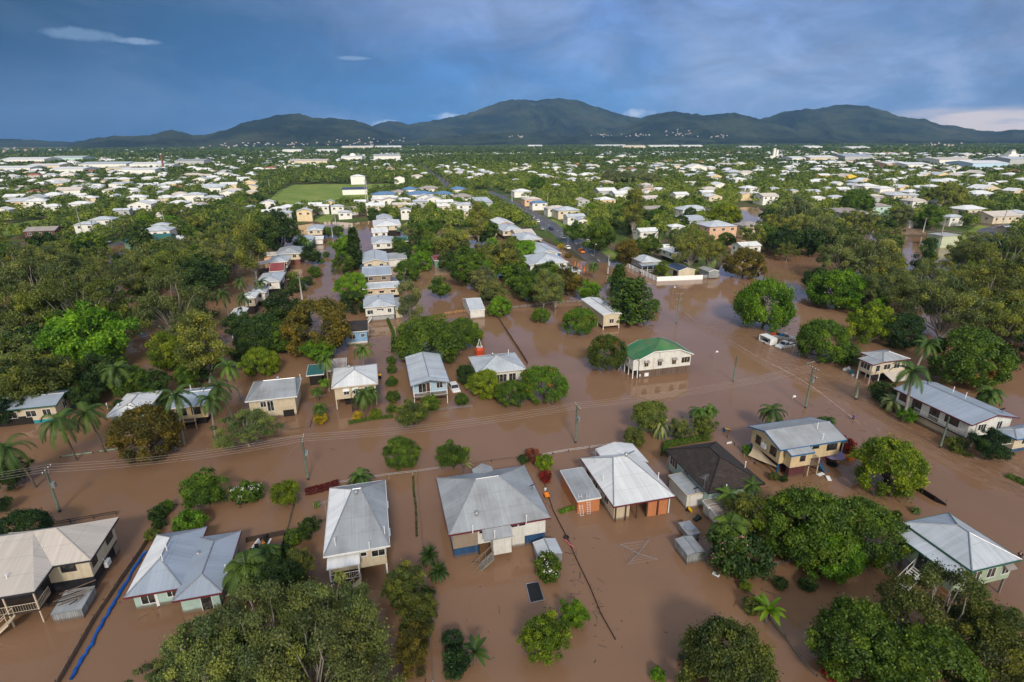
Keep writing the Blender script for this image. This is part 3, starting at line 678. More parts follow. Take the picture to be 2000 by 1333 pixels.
    def win(s, side, *ws, frame=None, hood=None):
        """ws: (t, width, height, sill above floor, style)"""
        for q in ws:
            t, w, h, sill = q[:4]; st = q[4] if len(q) > 4 else 'slide'
            loc, rz = s.at(side, t, s.zf + sill); fr, pn = win_mesh(w, h, st, frame)
            o = link('window', fr, s.root, loc, rz); link('pane', pn, o)
            if hood is not None or (len(q) > 5 and q[5]):
                hm = hood or q[5]; k = (round(w, 2), hm.name)
                if k not in _hc:
                    m_ = MB(); a = w / 2 + 0.12
                    m_.face([(-a, -0.62, -0.28), (a, -0.62, -0.28), (a, -0.02, 0.1), (-a, -0.02, 0.1)]); m_.face([(-a, -0.62, -0.28), (-a, -0.02, 0.1), (-a, -0.02, -0.28)]); m_.face([(a, -0.02, -0.28), (a, -0.02, 0.1), (a, -0.62, -0.28)])
                    m_.face([(-a, -0.02, 0.07), (a, -0.02, 0.07), (a, -0.62, -0.31), (-a, -0.62, -0.31)])
                    _hc[k] = m_.mesh('window_hood', hm)
                link('hood', _hc[k], o, (0, 0, h + 0.1))
        return s
    def door(s, side, t, w=0.9, h=2.05, mat=None, z=0.02):
        loc, rz = s.at(side, t, s.zf + z)
        m_ = MB().box(-w / 2, w / 2, -0.045, -0.002, 0, h); o = m_.build('door', mat or TRIM_DARK, s.root, loc, rz)
        MB().box(w / 2 - 0.12, w / 2 - 0.07, -0.09, -0.046, 0.95, 1.0).build('handle', STEEL, o); return s
    def panel(s, side, t0, t1, z0, z1, mat, name='panel', d=0.03):
        X0, X1, Y0, Y1 = s.wr; Lx = (X1 - X0) if side in 'fb' else (Y1 - Y0)
        loc, rz = s.at(side, (t0 + t1) / 2, 0); w = (t1 - t0) * Lx / 2
        return MB().box(-w, w, -d, -0.001, z0, z1).build(name, mat, s.root, loc, rz)
    def roofz(s, x, y):
        from mathutils.geometry import intersect_point_tri_2d
        best = s.hw
        for p in s.roof.data.polygons:
            if p.normal.z > 0.1:
                v = [s.roof.data.vertices[i].co for i in p.vertices]
                for i in range(1, len(v) - 1):
                    if intersect_point_tri_2d((x, y), v[0].xy, v[i].xy, v[i + 1].xy):
                        n = p.normal; best = max(best, v[0].z - (n.x * (x - v[0].x) + n.y * (y - v[0].y)) / n.z)
        return best
    def vent(s, px, py, kind='pipe', z=None):
        x, y, _ = s.L(px, py, (s.he + 0.8) if z is None else z); zz = s.roofz(x, y); m_ = MB()
        if kind == 'pipe': m_.bar((x, y, zz - 0.05), (x, y, zz + 0.95), 0.06, 8); m_.bar((x, y, zz + 0.95), (x, y, zz + 1.03), 0.09, 8); m_.build('vent_pipe', WHITE_P, s.roof)
        elif kind == 'whirly':
            m_.tube([(x, y, zz - 0.05), (x, y, zz + 0.22), (x, y, zz + 0.26), (x, y, zz + 0.42), (x, y, zz + 0.58), (x, y, zz + 0.64)], [0.17, 0.17, 0.24, 0.30, 0.22, 0.03], 12); m_.build('roof_ventilator', STEEL, s.roof)
        elif kind == 'aerial':
            m_.bar((x, y, zz - 0.05), (x, y, zz + 2.0), 0.025, 5); a = Vector((0.6, 0.35, 0))
            m_.bar(Vector((x, y, zz + 1.9)) - a, Vector((x, y, zz + 1.9)) + a, 0.018, 4); pr = Vector((-0.35, 0.6, 0)).normalized()
            for i in range(7):
                c_ = Vector((x, y, zz + 1.9)) + a * (i / 3 - 1); L_ = 0.55 - 0.05 * i; m_.bar(c_ - pr * L_, c_ + pr * L_, 0.012, 4)
            m_.build('antenna', STEEL, s.roof)
        elif kind == 'dish':
            m_.bar((x, y, zz - 0.05), (x, y, zz + 0.45), 0.035, 6); c_ = Vector((x, y, zz + 0.55)); n = Vector((-0.3, 0.5, 0.75)).normalized(); a = n.cross(Vector((0, 0, 1))).normalized(); b_ = n.cross(a)
            rings = []
            for rr, dd in ((0.02, 0.0), (0.25, 0.03), (0.42, 0.10)): rings.append([c_ + n * dd + (a * math.cos(t) + b_ * math.sin(t)) * rr for t in [2 * math.pi * i / 14 for i in range(14)]])
            for k in range(2):
                for i in range(14): m_.face([rings[k][i], rings[k][(i + 1) % 14], rings[k + 1][(i + 1) % 14], rings[k + 1][i]])
            m_.bar(c_ + b_ * 0.3, c_ + n * 0.45, 0.015, 4); m_.build('satellite_dish', TRIM_DARK, s.roof)
        elif kind == 'heater':
            m_.bar((x - 0.8, y, zz + 0.35), (x + 0.8, y, zz + 0.35), 0.27, 12); m_.obox((x, y - 0.9, zz + 0.1), (0.9, 0, 0), (0, 0.7, 0.2), (0, -0.01, 0.03)); m_.build('solar_heater', STEEL, s.roof)
        return s
    def aircon(s, side, t, z):
        loc, rz = s.at(side, t, z); m_ = MB().box(-0.45, 0.45, -0.42, -0.06, 0, 0.7); m_.bar((0, -0.43, 0.35), (0, -0.425, 0.35), 0.26, 14); m_.bar((-0.3, -0.24, 0.7), (-0.3, -0.05, 1.3), 0.03, 5)
        m_.build('air_conditioner', WHITE_P, s.root, loc, rz); return s
    def stairs(s, side, t, w, z_top, run, mat=None, dirn=1, name='stairs', along=False):
        """flight of stairs running out from the wall (or along it)"""
        loc, rz = s.at(side, t, 0); m_ = MB(); n = max(4, int((z_top + 1.2) / 0.2)); rise = (z_top + 1.2) / n; go = run / n
        for i in range(n):
            z = z_top - rise * (i + 1); d = go * (i + 0.5)
            if along: m_.obox((dirn * d, -w / 2 - 0.1, z), (go * 0.45, 0, 0), (0, w / 2, 0), (0, 0, 0.025))
            else: m_.obox((0, -d, z), (w / 2, 0, 0), (0, go * 0.45, 0), (0, 0, 0.025))
        for k in (-1, 1):
            if along: p0, p1 = Vector((0, -w / 2 - 0.1 + k * w / 2, z_top - 0.1)), Vector((dirn * run, -w / 2 - 0.1 + k * w / 2, -1.3))
            else: p0, p1 = Vector((k * w / 2, 0, z_top - 0.1)), Vector((k * w / 2, -run, -1.3))
            d = (p1 - p0) / 2; m_.obox((p0 + p1) / 2, d, d.cross(Vector((0, 0, 1))).normalized() * 0.03, Vector((0, 0, 0.13)))
        st = m_.build(name, mat or TRIM_W, s.root, loc, rz); h_ = MB()
        for k in (-1, 1):
            if along: p0, p1 = Vector((0, -w / 2 - 0.1 + k * w / 2, z_top + 0.9)), Vector((dirn * run, -w / 2 - 0.1 + k * w / 2, -0.35))
            else: p0, p1 = Vector((k * w / 2, 0, z_top + 0.9)), Vector((k * w / 2, -run, -0.35))
            h_.bar(p0, p1, 0.035, 5)
            for i in range(4): q = p0.lerp(p1, i / 4 + 0.02); h_.bar(q, q - Vector((0, 0, 0.95)), 0.03, 5)
        h_.build('handrail', mat or TRIM_W, st); return s
    def deck(s, x0, x1, y0, y1, z, mat=None, posts=True, zt=None, rail=('f',), pm=None, n=3):
        """veranda: floor, posts up to zt, balustrade on the named sides"""
        MB().box(x0, x1, y0, y1, z - 0.18, z).build('deck', mat or WOOD, s.root); pm = pm or TRIM_W
        pme = MB().box(-0.06, 0.06, -0.06, 0.06, -1.5, zt or z + 1.0).mesh('post', pm)
        for i in range(n): link('post', pme, s.root, (x0 + 0.08 + (x1 - x0 - 0.16) * i / (n - 1), y0 + 0.08, 0))
        for sd in rail:
            m_ = MB(); a, b_ = {'f': (Vector((x0, y0 + 0.03, z)), Vector((x1, y0 + 0.03, z))), 'l': (Vector((x0 + 0.03, y0, z)), Vector((x0 + 0.03, y1, z))), 'r': (Vector((x1 - 0.03, y0, z)), Vector((x1 - 0.03, y1, z)))}[sd]
            u_ = Vector((0, 0, 1)); m_.bar(a + u_ * 0.95, b_ + u_ * 0.95, 0.035, 5); m_.bar(a + u_ * 0.12, b_ + u_ * 0.12, 0.025, 5); k = int((b_ - a).length / 0.22)
            for i in range(k + 1): q = a.lerp(b_, i / max(k, 1)); m_.bar(q + u_ * 0.12, q + u_ * 0.95, 0.014, 4)
            m_.build('balustrade', pm, s.root)
        return s
FOOT = []                                        # footprints, kept clear of scattered trees

# ---- front row, left to right
h = House('house', 'cream house with dark lower storey and pale roof beside the blue tarpaulin fence', (-60, 1129), (175, 1098), (236, 1011), 4.3)
h.block(zf=1.75, wall=W_CREAM, rmat=R_CREAM, fascia=TRIM_DARK, ridge=((-1.2, 0.6), (0.9, 0.6), 6.1), caps=R_CREAM)
MB().box(h.wr[0] + 0.1, h.wr[1] - 0.1, h.wr[2] + 0.1, h.wr[3] - 0.1, -1.5, 1.746).build('lower_wall', W_NAVY, h.root)
h.win('r', (0.15, 1.0, 1.1, 0.9), (0.76, 1.5, 1.2, 0.9), frame=TRIM_DARK).win('f', (0.80, 1.3, 1.0, 1.2), frame=TRIM_DARK).aircon('r', 0.42, 0.9)
h.panel('r', 0.80, 0.97, 0.0, 1.5, W_TAN, 'roller_door'); h.vent(12, 1125)
x1 = h.L(67, 1156, 4.3)[0]; yb = h.L(67, 1156, 4.3)[1]
h.block((-12, x1, yb, h.d / 2), zf=4.0, roof='hip', ridge=((-13, 0.6), (x1 - 3.4, 0.6), 6.12), wall=W_NAVY, rmat=R_CREAM, fascia=TRIM_DARK, ov=0.5, rname='wing_roof', walls=False, cap=False)
MB().box(-11.5, x1 - 1.0, yb + 2.6, h.d / 2 - 0.6, -1.5, 4.2).build('veranda_wall', W_NAVY, h.root)
h.deck(-9.0, x1 - 0.35, yb + 0.35, yb + 2.6, 1.7, WOOD_D, zt=4.3, rail=('f', 'r'), pm=TRIM_CREAM, n=5)
h.wr = (-9.0, x1 - 0.35, yb + 0.35, yb + 3); h.zf = 1.7; h.stairs('f', 0.80, 1.2, 1.7, 3.4, TRIM_CREAM, dirn=-1, along=True)

h = House('house', 'low mint house with folded blue grey and white roof, flooded to its window sills', (240, 1172), (358, 1145), (462, 1021), 2.3)
h.block(zf=-0.3, wall=W_MINT, rmat=R_BLUE, fascia=TRIM_RED, pitch=20, ov=0.55, ridge=((-0.2, -1.4), (-0.2, 2.2), 3.7), fm=(3, R_PURE))
h.win('f', (0.30, 1.3, 1.2, 0.9), (0.82, 0.9, 0.7, 1.3)).panel('f', 0.44, 0.50, -0.3, 2.0, WHITE_P, 'downpipe'); h.vent(328, 1082, 'pipe').vent(385, 1075, 'whirly').vent(320, 1103, 'pipe')
x0, y0, _ = h.L(337, 1174, 2.3); xw, yw, _ = h.L(433, 1159, 2.3); _, yt, _ = h.L(478, 1036, 2.3)
h.block((x0, xw, (y0 + yw) / 2, yt), zf=-0.3, wall=W_MINT, rmat=R_BLUE, fascia=TRIM_RED, pitch=20, ov=0.5, name='wing_wall', rname='wing_roof')
h.win('f', (0.65, 1.0, 1.8, 0.2, 'plain')); h.vent(440, 1108)

h = House('house', 'grey hip roofed house on stilts with a white roof corner and sloping front stairs', (632, 1087), (761, 1066), (758, 937), 4.5)
h.block(zf=1.7, wall=W_CREAM, rmat=R_GREY, ov=0.45, low=('posts', TRIM_W, 0.1), ridge=((-0.5, 2.6), (0.6, 2.6), 6.4), fascia=TRIM_W, fm=(3, R_PURE))
h.win('f', (0.86, 1.4, 0.8, 1.3, 'slide'), (0.60, 0.6, 0.5, 1.6, 'plain')).win('r', (0.25, 1.2, 1.1, 0.9, 'slide', WHITE_P), (0.7, 1.2, 1.1, 0.9, 'slide', WHITE_P)).win('l', (0.3, 1.2, 1.1, 0.9), (0.7, 1.2, 1.1, 0.9))
h.panel('f', 0.80, 0.98, 4.05, 4.3, W_PEACH, 'blind'); h.vent(697, 978, 'whirly').vent(654, 1058).vent(721, 1063).vent(751, 1036).vent(636, 996, 'aerial')
xs0, xs1 = h.wr[0], h.wr[0] + 3.3; ys = h.wr[2]
rm, _, _, F = roof_shape('skillion_y', xs0 - 0.15, xs1, ys - 1.7, ys + 0.02, 3.75, 8); rr = rm.build('awning_roof', R_WHITE, h.root)
h.deck(xs0, xs1 - 0.1, ys - 1.4, ys, 1.65, WOOD_D, zt=3.8, rail=('f', 'l'), n=2); wr_ = h.wr
h.wr = (xs0, xs1, ys - 1.4, ys); h.stairs('f', 0.97, 1.0, 1.65, 3.0, TRIM_CREAM, dirn=-1, along=True); h.wr = wr_
MB().box(h.wr[0] + 0.6, h.wr[1] - 0.6, h.wr[2] + 2.5, h.wr[3] - 0.4, -1.5, 1.68).build('lower_wall', W_SHADE, h.root)  # dark box paints the shade between the stilts

h = House('house', 'broad grey hip roofed house with white front and deep blue boarded lower walls', (877, 1047), (1075, 1010), (1032, 908), 4.0)
h.block(zf=1.55, wall=W_WHITE, rmat=R_GREY, fascia=TRIM_RED, ridge=((-1.7, 0.9), (1.3, 0.9), 6.35), ov=0.5)
X0, X1, Y0, Y1 = h.wr
h.panel('f', 0.0, 0.26, 1.5, 3.9, W_TAN, 'weathered_wall', 0.06)
h.win('f', (0.30, 0.5, 0.6, 1.5, 'plain'), (0.395, 1.1, 0.8, 1.35, 'louvre'), (0.66, 0.9, 0.5, 1.6, 'plain'), (0.735, 0.9, 0.5, 1.6, 'plain')).win('r', (0.3, 1.3, 1.1, 0.8), (0.7, 1.3, 1.1, 0.8)).win('l', (0.3, 1.3, 1.1, 0.8), (0.7, 1.3, 1.1, 0.8))
MB().box(X0 + 0.05, X0 + 3.0, Y0 + 0.05, Y1 - 0.5, -1.5, 1.54).build('lower_wall', W_BLUEDARK, h.root); MB().box(X1 - 2.6, X1 - 0.05, Y0 + 0.05, Y1 - 0.5, -1.5, 1.54).build('lower_wall', W_BLUEDARK, h.root)
MB().box(X0 + 3.01, X1 - 2.61, Y0 + 2.4, Y1 - 0.6, -1.5, 1.53).build('lower_wall', W_SHADE, h.root); MB().box(X1 - 4.2, X1 - 2.61, Y0 + 0.06, Y0 + 0.2, -1.5, 1.53).build('lower_wall', W_WHITE, h.root)  # dark box paints the shade of the open middle bay
pm = MB().box(-0.09, 0.09, -0.09, 0.09, -1.5, 1.55).mesh('post', TRIM_DARK)
for fx in (0.27, 0.50, 0.585, 0.62): link('post', pm, h.root, (X0 + fx * (X1 - X0), Y0 + 0.1, 0))
pu = h.L(945, 1055, 3.4); pv = h.L(1000, 1043, 3.4)              # the lower eave over the landing
rm, _, _, F = roof_shape('skillion_y', pu[0], pv[0], Y0 - 1.9, Y0 - 0.42, 3.45, 22); rm.build('porch_roof', R_GREY, h.root)
MB().box(pu[0] + 1.1, pv[0] - 0.1, Y0 - 1.6, Y0 - 0.03, 0.9, 3.4).build('porch_wall', W_WHITE, h.root)
h.wr = (pu[0], pu[0] + 1.1, Y0 - 1.5, Y0); h.stairs('f', 0.9, 1.1, 1.5, 3.1, POLE_B, dirn=-1, along=True); h.wr = (X0, X1, Y0, Y1)
gx0, gx1 = h.L(925, 925, 4.3)[0], h.L(964, 918, 4.3)[0]
rm, _, RL, F = roof_shape('gable_y', gx0, gx1, 2.5, Y1 + 1.2, 4.1, 28); rm.build('porch_roof', R_GREY, h.root)
h.vent(923, 1030).vent(1028, 1010).vent(966, 1040, 'pipe').vent(1040, 950, 'dish').vent(931, 1005, 'whirly')

h = House('house', 'bright white hip roofed house with open carport front and orange panels', (1200, 992), (1318, 968), (1248, 879), 2.9)
h.block(zf=0.0, wall=W_WHITE, rmat=R_WHITE, fascia=TRIM_RED, ridge=((-0.9, 2.4), (1.1, 2.4), 4.6), ov=0.45)
X0, X1, Y0, Y1 = h.wr
h.win('l', (0.15, 1.2, 1.0, 1.2), (0.4, 1.2, 1.0, 1.2), (0.75, 1.2, 1.0, 1.2)).win('r', (0.3, 1.2, 1.0, 1.2), (0.7, 1.2, 1.0, 1.2)).aircon('l', 0.3, 1.0).aircon('l', 0.55, 1.0)
for w_ in [c_ for c_ in h.root.children if c_.name.startswith('wall')]: bpy.data.objects.remove(w_)
MB().box(X0, X1, Y0 + 3.6, Y1, -1.2, 2.95).build('wall', W_WHITE, h.root); MB().box(X0, X0 + 2.2, Y0 + 0.3, Y0 + 3.59, -1.2, 2.8).build('wall', W_CREAM, h.root)
for a, c_ in ((0.60, 0.76), (0.80, 0.96)): MB().box(X0 + a * (X1 - X0), X0 + c_ * (X1 - X0), Y0 + 0.02, Y0 + 0.08, -0.5, 2.45).build('garage_door', W_ORANGE, h.root)
pm = MB().box(-0.07, 0.07, -0.07, 0.07, -1.5, 2.8).mesh('post', TRIM_BROWN)
for t in (0.02, 0.20, 0.40, 0.585, 0.78): link('post', pm, h.root, (X0 + t * (X1 - X0), Y0 + 0.1, 0))
link('post', MB().box(-0.07, 0.07, -0.07, 0.07, -1.5, 2.8).mesh('post', TRIM_W), h.root, (X1 - 0.05, Y0 + 0.1, 0))
gx0, gx1 = h.L(1165, 880, 3.0)[0], h.L(1237, 868, 3.0)[0]; rm, _, _, F = roof_shape('gable_y', gx0, gx1, Y1 - 3.0, Y1 + 2.3, 2.95, 14); rm.build('porch_roof', R_WHITE, h.root)
MB().box(gx0 + 0.4, gx1 - 0.4, Y1, Y1 + 1.9, -1.2, 2.85).build('porch_wall', W_WHITE, h.root); h.vent(1222, 902, 'whirly').vent(1286, 930).vent(1178, 935).vent(1162, 902, 'aerial')

h = House('garage', 'small orange garage with grey roof and two ladders leaning on it', (1128, 979), (1174, 971), (1140, 916), 2.2, cat='garage')
h.block(zf=-1.2, wall=W_ORANGE, rmat=R_GREY, roof='skillion_y', pitch=2.5, ov=0.12, fascia=TRIM_W)

h = House('house', 'dark brown tiled hip roofed house with white flat roofed side room', (1381, 961), (1497, 947), (1407, 862), 3.5)
h.block(zf=0.2, wall=W_MINT, rmat=R_TILE, fascia=TRIM_DARK, pitch=27, ov=0.55, caps=R_TILE, zb=-1.4)
MB().box(h.wr[0] + 0.05, h.wr[1] - 0.05, h.wr[2] + 0.05, h.wr[3] - 0.05, -1.4, 0.19).build('lower_wall', W_WHITE, h.root)
h.win('l', (0.12, 1.9, 1.3, 1.3, 'triple'), (0.45, 1.2, 1.0, 1.5)).win('f', (0.3, 1.2, 1.0, 1.3)).win('r', (0.4, 1.4, 1.1, 1.3)); h.vent(1419, 950).vent(1456, 908).vent(1376, 945, 'aerial').vent(1360, 952, 'dish')
xa, ya, _ = h.L(1342, 968, 2.4); xb, _, _ = h.L(1368, 962, 2.4); _, yb, _ = h.L(1322, 926, 2.4)
h.block((xa, xb + 0.6, ya, yb), he=2.4, zf=-1.2, roof='skillion_x', pitch=3, ov=0.15, wall=W_WHITE, rmat=R_GREY, fascia=TRIM_CREAM, name='side_room_wall', rname='side_room_roof')
xa, ya, _ = h.L(1384, 990, 2.1); xb, yb, _ = h.L(1425, 975, 2.1)
h.block((xa, xa + 3.4, ya, -h.d / 2 + 0.5), he=2.0, zf=-1.2, roof='skillion_y', pitch=5, ov=0.15, wall=W_GREY, rmat=R_TAN, name='rear_porch_wall', rname='rear_porch_roof')
xa, ya, _ = h.L(1404, 1012, 1.8); h.block((xa, xa + 2.6, ya, ya + 2.4), he=1.8, zf=-1.2, roof='skillion_y', pitch=6, ov=0.1, wall=W_WHITE, rmat=R_RUST, name='lean_to_wall', rname='lean_to_roof')

h = House('house', 'pale yellow house with blue trim, grey gable roof and a sand coloured shade sail', (1528, 882), (1651, 857), (1585, 815), 4.7)
h.block(zf=2.0, wall=W_YELLOW, rmat=R_GREY, roof='gable_x', pitch=17, ov=0.5, fascia=TRIM_BLUE)
MB().box(h.wr[0] + 0.9, h.wr[1] - 1.2, h.wr[2] + 0.7, h.wr[3] - 0.2, -1.4, 1.99).build('lower_wall', W_MAROON, h.root)
h.win('l', (0.25, 1.0, 1.3, 0.7), (0.78, 1.2, 1.3, 0.7), frame=TRIM_DARK).win('f', (0.58, 1.0, 0.4, 1.7), (0.86, 1.7, 1.0, 1.0), frame=TRIM_DARK).aircon('l', 0.5, 2.9)
h.vent(1608, 852).vent(1596, 838)
w9 = h.wr; xa, ya, _ = h.L(1547, 891, 4.3); xb, yb, _ = h.L(1591, 883, 4.3); h.block((xa, xb, (ya + yb) / 2, -h.d / 2 + 0.7), he=4.28, zf=2.0, wall=W_YELLOW, rmat=R_GREY, roof='skillion_y', pitch=17, ov=0.3, fascia=TRIM_BLUE, name='front_wing_wall', rname='front_wing_roof', low=('box', W_MAROON, 0.3)); h.win('f', (0.6, 0.8, 0.8, 0.9), frame=TRIM_DARK); h.wr = w9; h.zf = 2.0
w0 = h.wr; h.deck(xb - 0.2, xb + 1.6, w0[2] - 1.3, w0[2], 1.9, WOOD, zt=2.9, rail=('r',), pm=TRIM_CREAM, n=2)
h.wr = (xb + 1.6, xb + 2.8, w0[2] - 0.2, w0[3]); h.stairs('f', 0.0, 1.0, 1.9, 2.6, TRIM_BLUE, dirn=1, along=True); h.wr = w0
rm, _, _, F = roof_shape('skillion_r', w0[1] - 0.3, w0[1] + 2.4, w0[2] + 1.3, w0[3] - 0.5, 2.9, 9); rm.build('carport_roof', R_TEAL, h.root)
pm = MB().box(-0.06, 0.06, -0.06, 0.06, -1.5, 2.9).mesh('post', TRIM_W)
for y in (w0[2] + 1.5, w0[3] - 0.7): link('post', pm, h.root, (w0[1] + 2.2, y, 0))
for y in (w0[2] + 0.1, w0[3] - 0.1): link('post', MB().box(-0.09, 0.09, -0.09, 0.09, -1.5, 2.0).mesh('post', TRIM_BLUE), h.root, (w0[0] + 0.1, y, 0))
sm = MB(); n = 8; c0, c1, c2 = Vector((w0[0] + 0.1, w0[3] - 0.6, 2.3)), Vector((w0[0] - 0.9, w0[3] - 0.9, 0.35)), Vector((w0[0] + 0.4, w0[2] + 0.3, 1.1))
def sailp(i, j): 
    u_, v_ = i / n, j / n; p = c0 * (1 - u_ - v_) + c1 * u_ + c2 * v_; w_ = 27 * u_ * v_ * (1 - u_ - v_) + 2.2 * (u_ * v_ + v_ * (1 - u_ - v_) + u_ * (1 - u_ - v_)); cen = (c0 + c1 + c2) / 3
    return p.lerp(cen, 0.22 * min(1, w_) * 0.9) - Vector((0, 0, 0.25 * min(1, w_)))
for i in range(n):
    for j in range(n - i):
        sm.face([sailp(i, j), sailp(i + 1, j), sailp(i, j + 1)])
        if i + j < n - 1: sm.face([sailp(i + 1, j), sailp(i + 1, j + 1), sailp(i, j + 1)])
SAILDATA = (sm, h.root.location.copy(), h.ang)

h = House('house', 'pale green stilt house with silver hip roof and long lean-to veranda at the right edge', (1900, 1117), (1994, 1092), (1854, 1002), 4.9)
h.block(zf=2.2, wall=W_GREEN, rmat=R_LIGHT, pitch=24, ov=0.35, fascia=TRIM_GREEN, low=('posts', POLE_B, 0.2))
h.win('f', (0.18, 1.0, 1.2, 0.8), (0.52, 1.1, 1.2, 0.8), (0.86, 1.0, 1.2, 0.8, 'slide', R_TAN), frame=TRIM_W).win('r', (0.3, 1.1, 1.2, 0.8), (0.7, 1.1, 1.2, 0.8)); xa, ya, _ = h.L(1880, 1136, 4.4); _, yb, _ = h.L(1752, 1040, 4.4)
w0 = h.wr
h.block((xa - 0.2, -h.w / 2 + 0.25, ya + 0.4, yb), he=4.35, zf=2.2, roof='skillion_x', pitch=9, ov=0.3, wall=W_GREEN, rmat=R_LIGHT, fascia=TRIM_GREEN, name='veranda_wall', rname='veranda_roof', low=('posts', POLE_B, 0.15, 2, 4))
h.win('l', (0.16, 1.5, 1.0, 0.9), (0.78, 1.2, 1.0, 0.9)).door('l', 0.47, 1.0, 2.0); h.stairs('l', 0.47, 1.3, 2.15, 3.2, TRIM_W)
h.vent(1771, 1033, 'dish', 5.0).vent(1886, 1127, 'pipe', 5); MB().box(w0[0] + 1, w0[1] - 1, w0[2] + 1.0, w0[3] - 0.8, -1.5, 2.19).build('lower_wall', W_SHADE, h.root)  # dark box stands in for shade behind the stilts

# ---- houses right of the drowned road
h = House('house', 'long white highset house with blue grey gable roof behind tall palms on the right', (1901, 832), (1989, 815), (1765, 756), 4.4)
h.block(zf=1.9, wall=W_WHITE, rmat=R_BLUE, roof='gable_y', pitch=13, ov=0.6, fascia=TRIM_RED)
MB().box(h.wr[0] + 1.6, h.wr[1] - 0.3, h.wr[2] + 2.4, h.wr[3] - 0.3, -1.4, 1.89).build('lower_wall', W_SHADE, h.root)  # dark box stands in for the shade below the long floor
h.win('l', (0.10, 1.5, 1.3, 0.8), (0.30, 1.6, 1.9, 0.1), (0.55, 1.6, 1.9, 0.1), (0.78, 2.2, 1.2, 0.8), frame=TRIM_DARK).win('f', (0.30, 1.6, 1.0, 0.9, 'triple'), (0.72, 1.0, 1.9, 0.05)); w0 = h.wr
h.deck(w0[0] - 0.5, w0[0] + 1.4, w0[2] - 0.2, w0[2] + 9, 1.85, WOOD_D, zt=4.3, rail=('l',), n=2); MB().box(w0[0] + 0.1, w0[0] + 0.16, w0[2] + 1, w0[2] + 8.5, -0.2, 1.5).build('lower_lattice', W_CREAM, h.root)
h.vent(1862, 764).vent(1886, 776).vent(1958, 803, 'dish'); pg = MB()
for i in range(5): pg.bar((w0[0] + 2 + i * 1.6, w0[2] - 0.2, 1.9), (w0[0] + 2 + i * 1.6, w0[2] - 3.4, 1.9), 0.05, 5)
for j in (0.1, 1.7, 3.3): pg.bar((w0[0] + 2, w0[2] - j, 1.9), (w0[0] + 8.4, w0[2] - j, 1.9), 0.05, 5)
for i in (0, 4): pg.bar((w0[0] + 2 + i * 1.6, w0[2] - 3.3, -1.4), (w0[0] + 2 + i * 1.6, w0[2] - 3.3, 1.9), 0.06, 5)
pg.build('pergola', TRIM_W, h.root)

h = House('house', 'cream highset house with grey two level roof among trees beside the drowned road', (1721, 706), (1783, 703), (1697, 687), 4.7)
h.block(zf=2.0, wall=W_CREAM, rmat=R_GREY, pitch=17, ov=0.4, fascia=TRIM_RED); w0 = h.wr
h.win('f', (0.22, 1.6, 1.1, 0.8), (0.62, 1.4, 1.1, 0.8), (0.9, 0.8, 1.1, 0.8)).win('l', (0.4, 1.3, 1.2, 0.8), (0.8, 1.0, 1.2, 0.8)); MB().box(w0[0] + 0.2, w0[1] - 0.2, w0[2] + 0.9, w0[3] - 0.2, -1.4, 1.99).build('lower_wall', W_SHADE, h.root)  # dark box paints the shade below the raised floor
h.block((w0[0] - 2.9, w0[0] + 0.1, w0[2] - 0.5, w0[3] - 1.5), he=4.4, zf=2.0, roof='skillion_x', pitch=7, ov=0.3, wall=W_CREAM, rmat=R_GREY, name='porch_wall', rname='porch_roof', fascia=TRIM_RED, low=('posts', TRIM_W, 0.1, 2, 2)); h.win('l', (0.5, 2.2, 1.2, 0.8, 'triple')).win('f', (0.6, 1.0, 1.3, 0.7, 'plain')); h.wr = w0
rm, _, _, F = roof_shape('skillion_y', w0[0] + 0.5, w0[1], w0[2] - 2.8, w0[2] + 0.5, 1.3, 20); rm.build('lower_awning', R_CREAM, h.root)
h.zf = 2.0; h.wr = (w0[0] - 2.6, w0[0] - 1, w0[2] - 0.3, w0[3]); h.stairs('f', 0.3, 1.0, 2.0, 3.0, TRIM_DARK)

h = House('house', 'cream house with deep blue base cut off by the right edge', (1984, 858), (2070, 846), (1960, 836), 3.0)
h.block(zf=0.9, wall=W_CREAM, rmat=R_BLUE, fascia=TRIM_BLUE, low=('box', W_BLUEDARK, 0.02)); h.win('l', (0.5, 1.4, 1.0, 0.7)); h.win('f', (0.3, 1.4, 1.0, 0.7))

h = House('house', 'white highset house with faded green roof standing alone in the flooded street', (1251, 705), (1352, 690), (1222, 679), 4.4)
h.block(zf=1.75, wall=W_WHITE, rmat=R_GREEN, roof='jerkin', pitch=24, ov=0.35, fascia=TRIM_W, caps=R_GREEN); w0 = h.wr
h.win('f', (0.13, 0.9, 1.2, 0.8, 'slide', R_TAN), (0.39, 0.9, 1.3, 0.7, 'slide', R_TAN), (0.67, 0.9, 1.3, 0.7, 'slide', R_TAN), (0.9, 1.9, 1.2, 0.8, 'triple'), frame=TRIM_CREAM).win('l', (0.35, 1.1, 1.2, 0.8), (0.72, 1.1, 1.2, 0.8), frame=TRIM_CREAM)
MB().box(w0[0] + 0.15, w0[1] - 0.05, w0[2] + 0.08, w0[3] - 0.2, -1.4, 1.74).build('lower_wall', W_TIMBER, h.root); MB().box(w0[0] + 0.15, w0[0] + 0.5, w0[2] + 0.04, w0[2] + 0.07, 0.1, 0.9).build('hatch', W_WHITE, h.root)
h.panel('f', 0.26, 0.28, 1.75, 4.3, TRIM_CREAM, 'downpipe'); h.panel('f', 0.11, 0.19, 0.3, 1.1, WHITE_P, 'lower_window'); h.vent(1291, 692); h.vent(1263, 700, 'pipe')
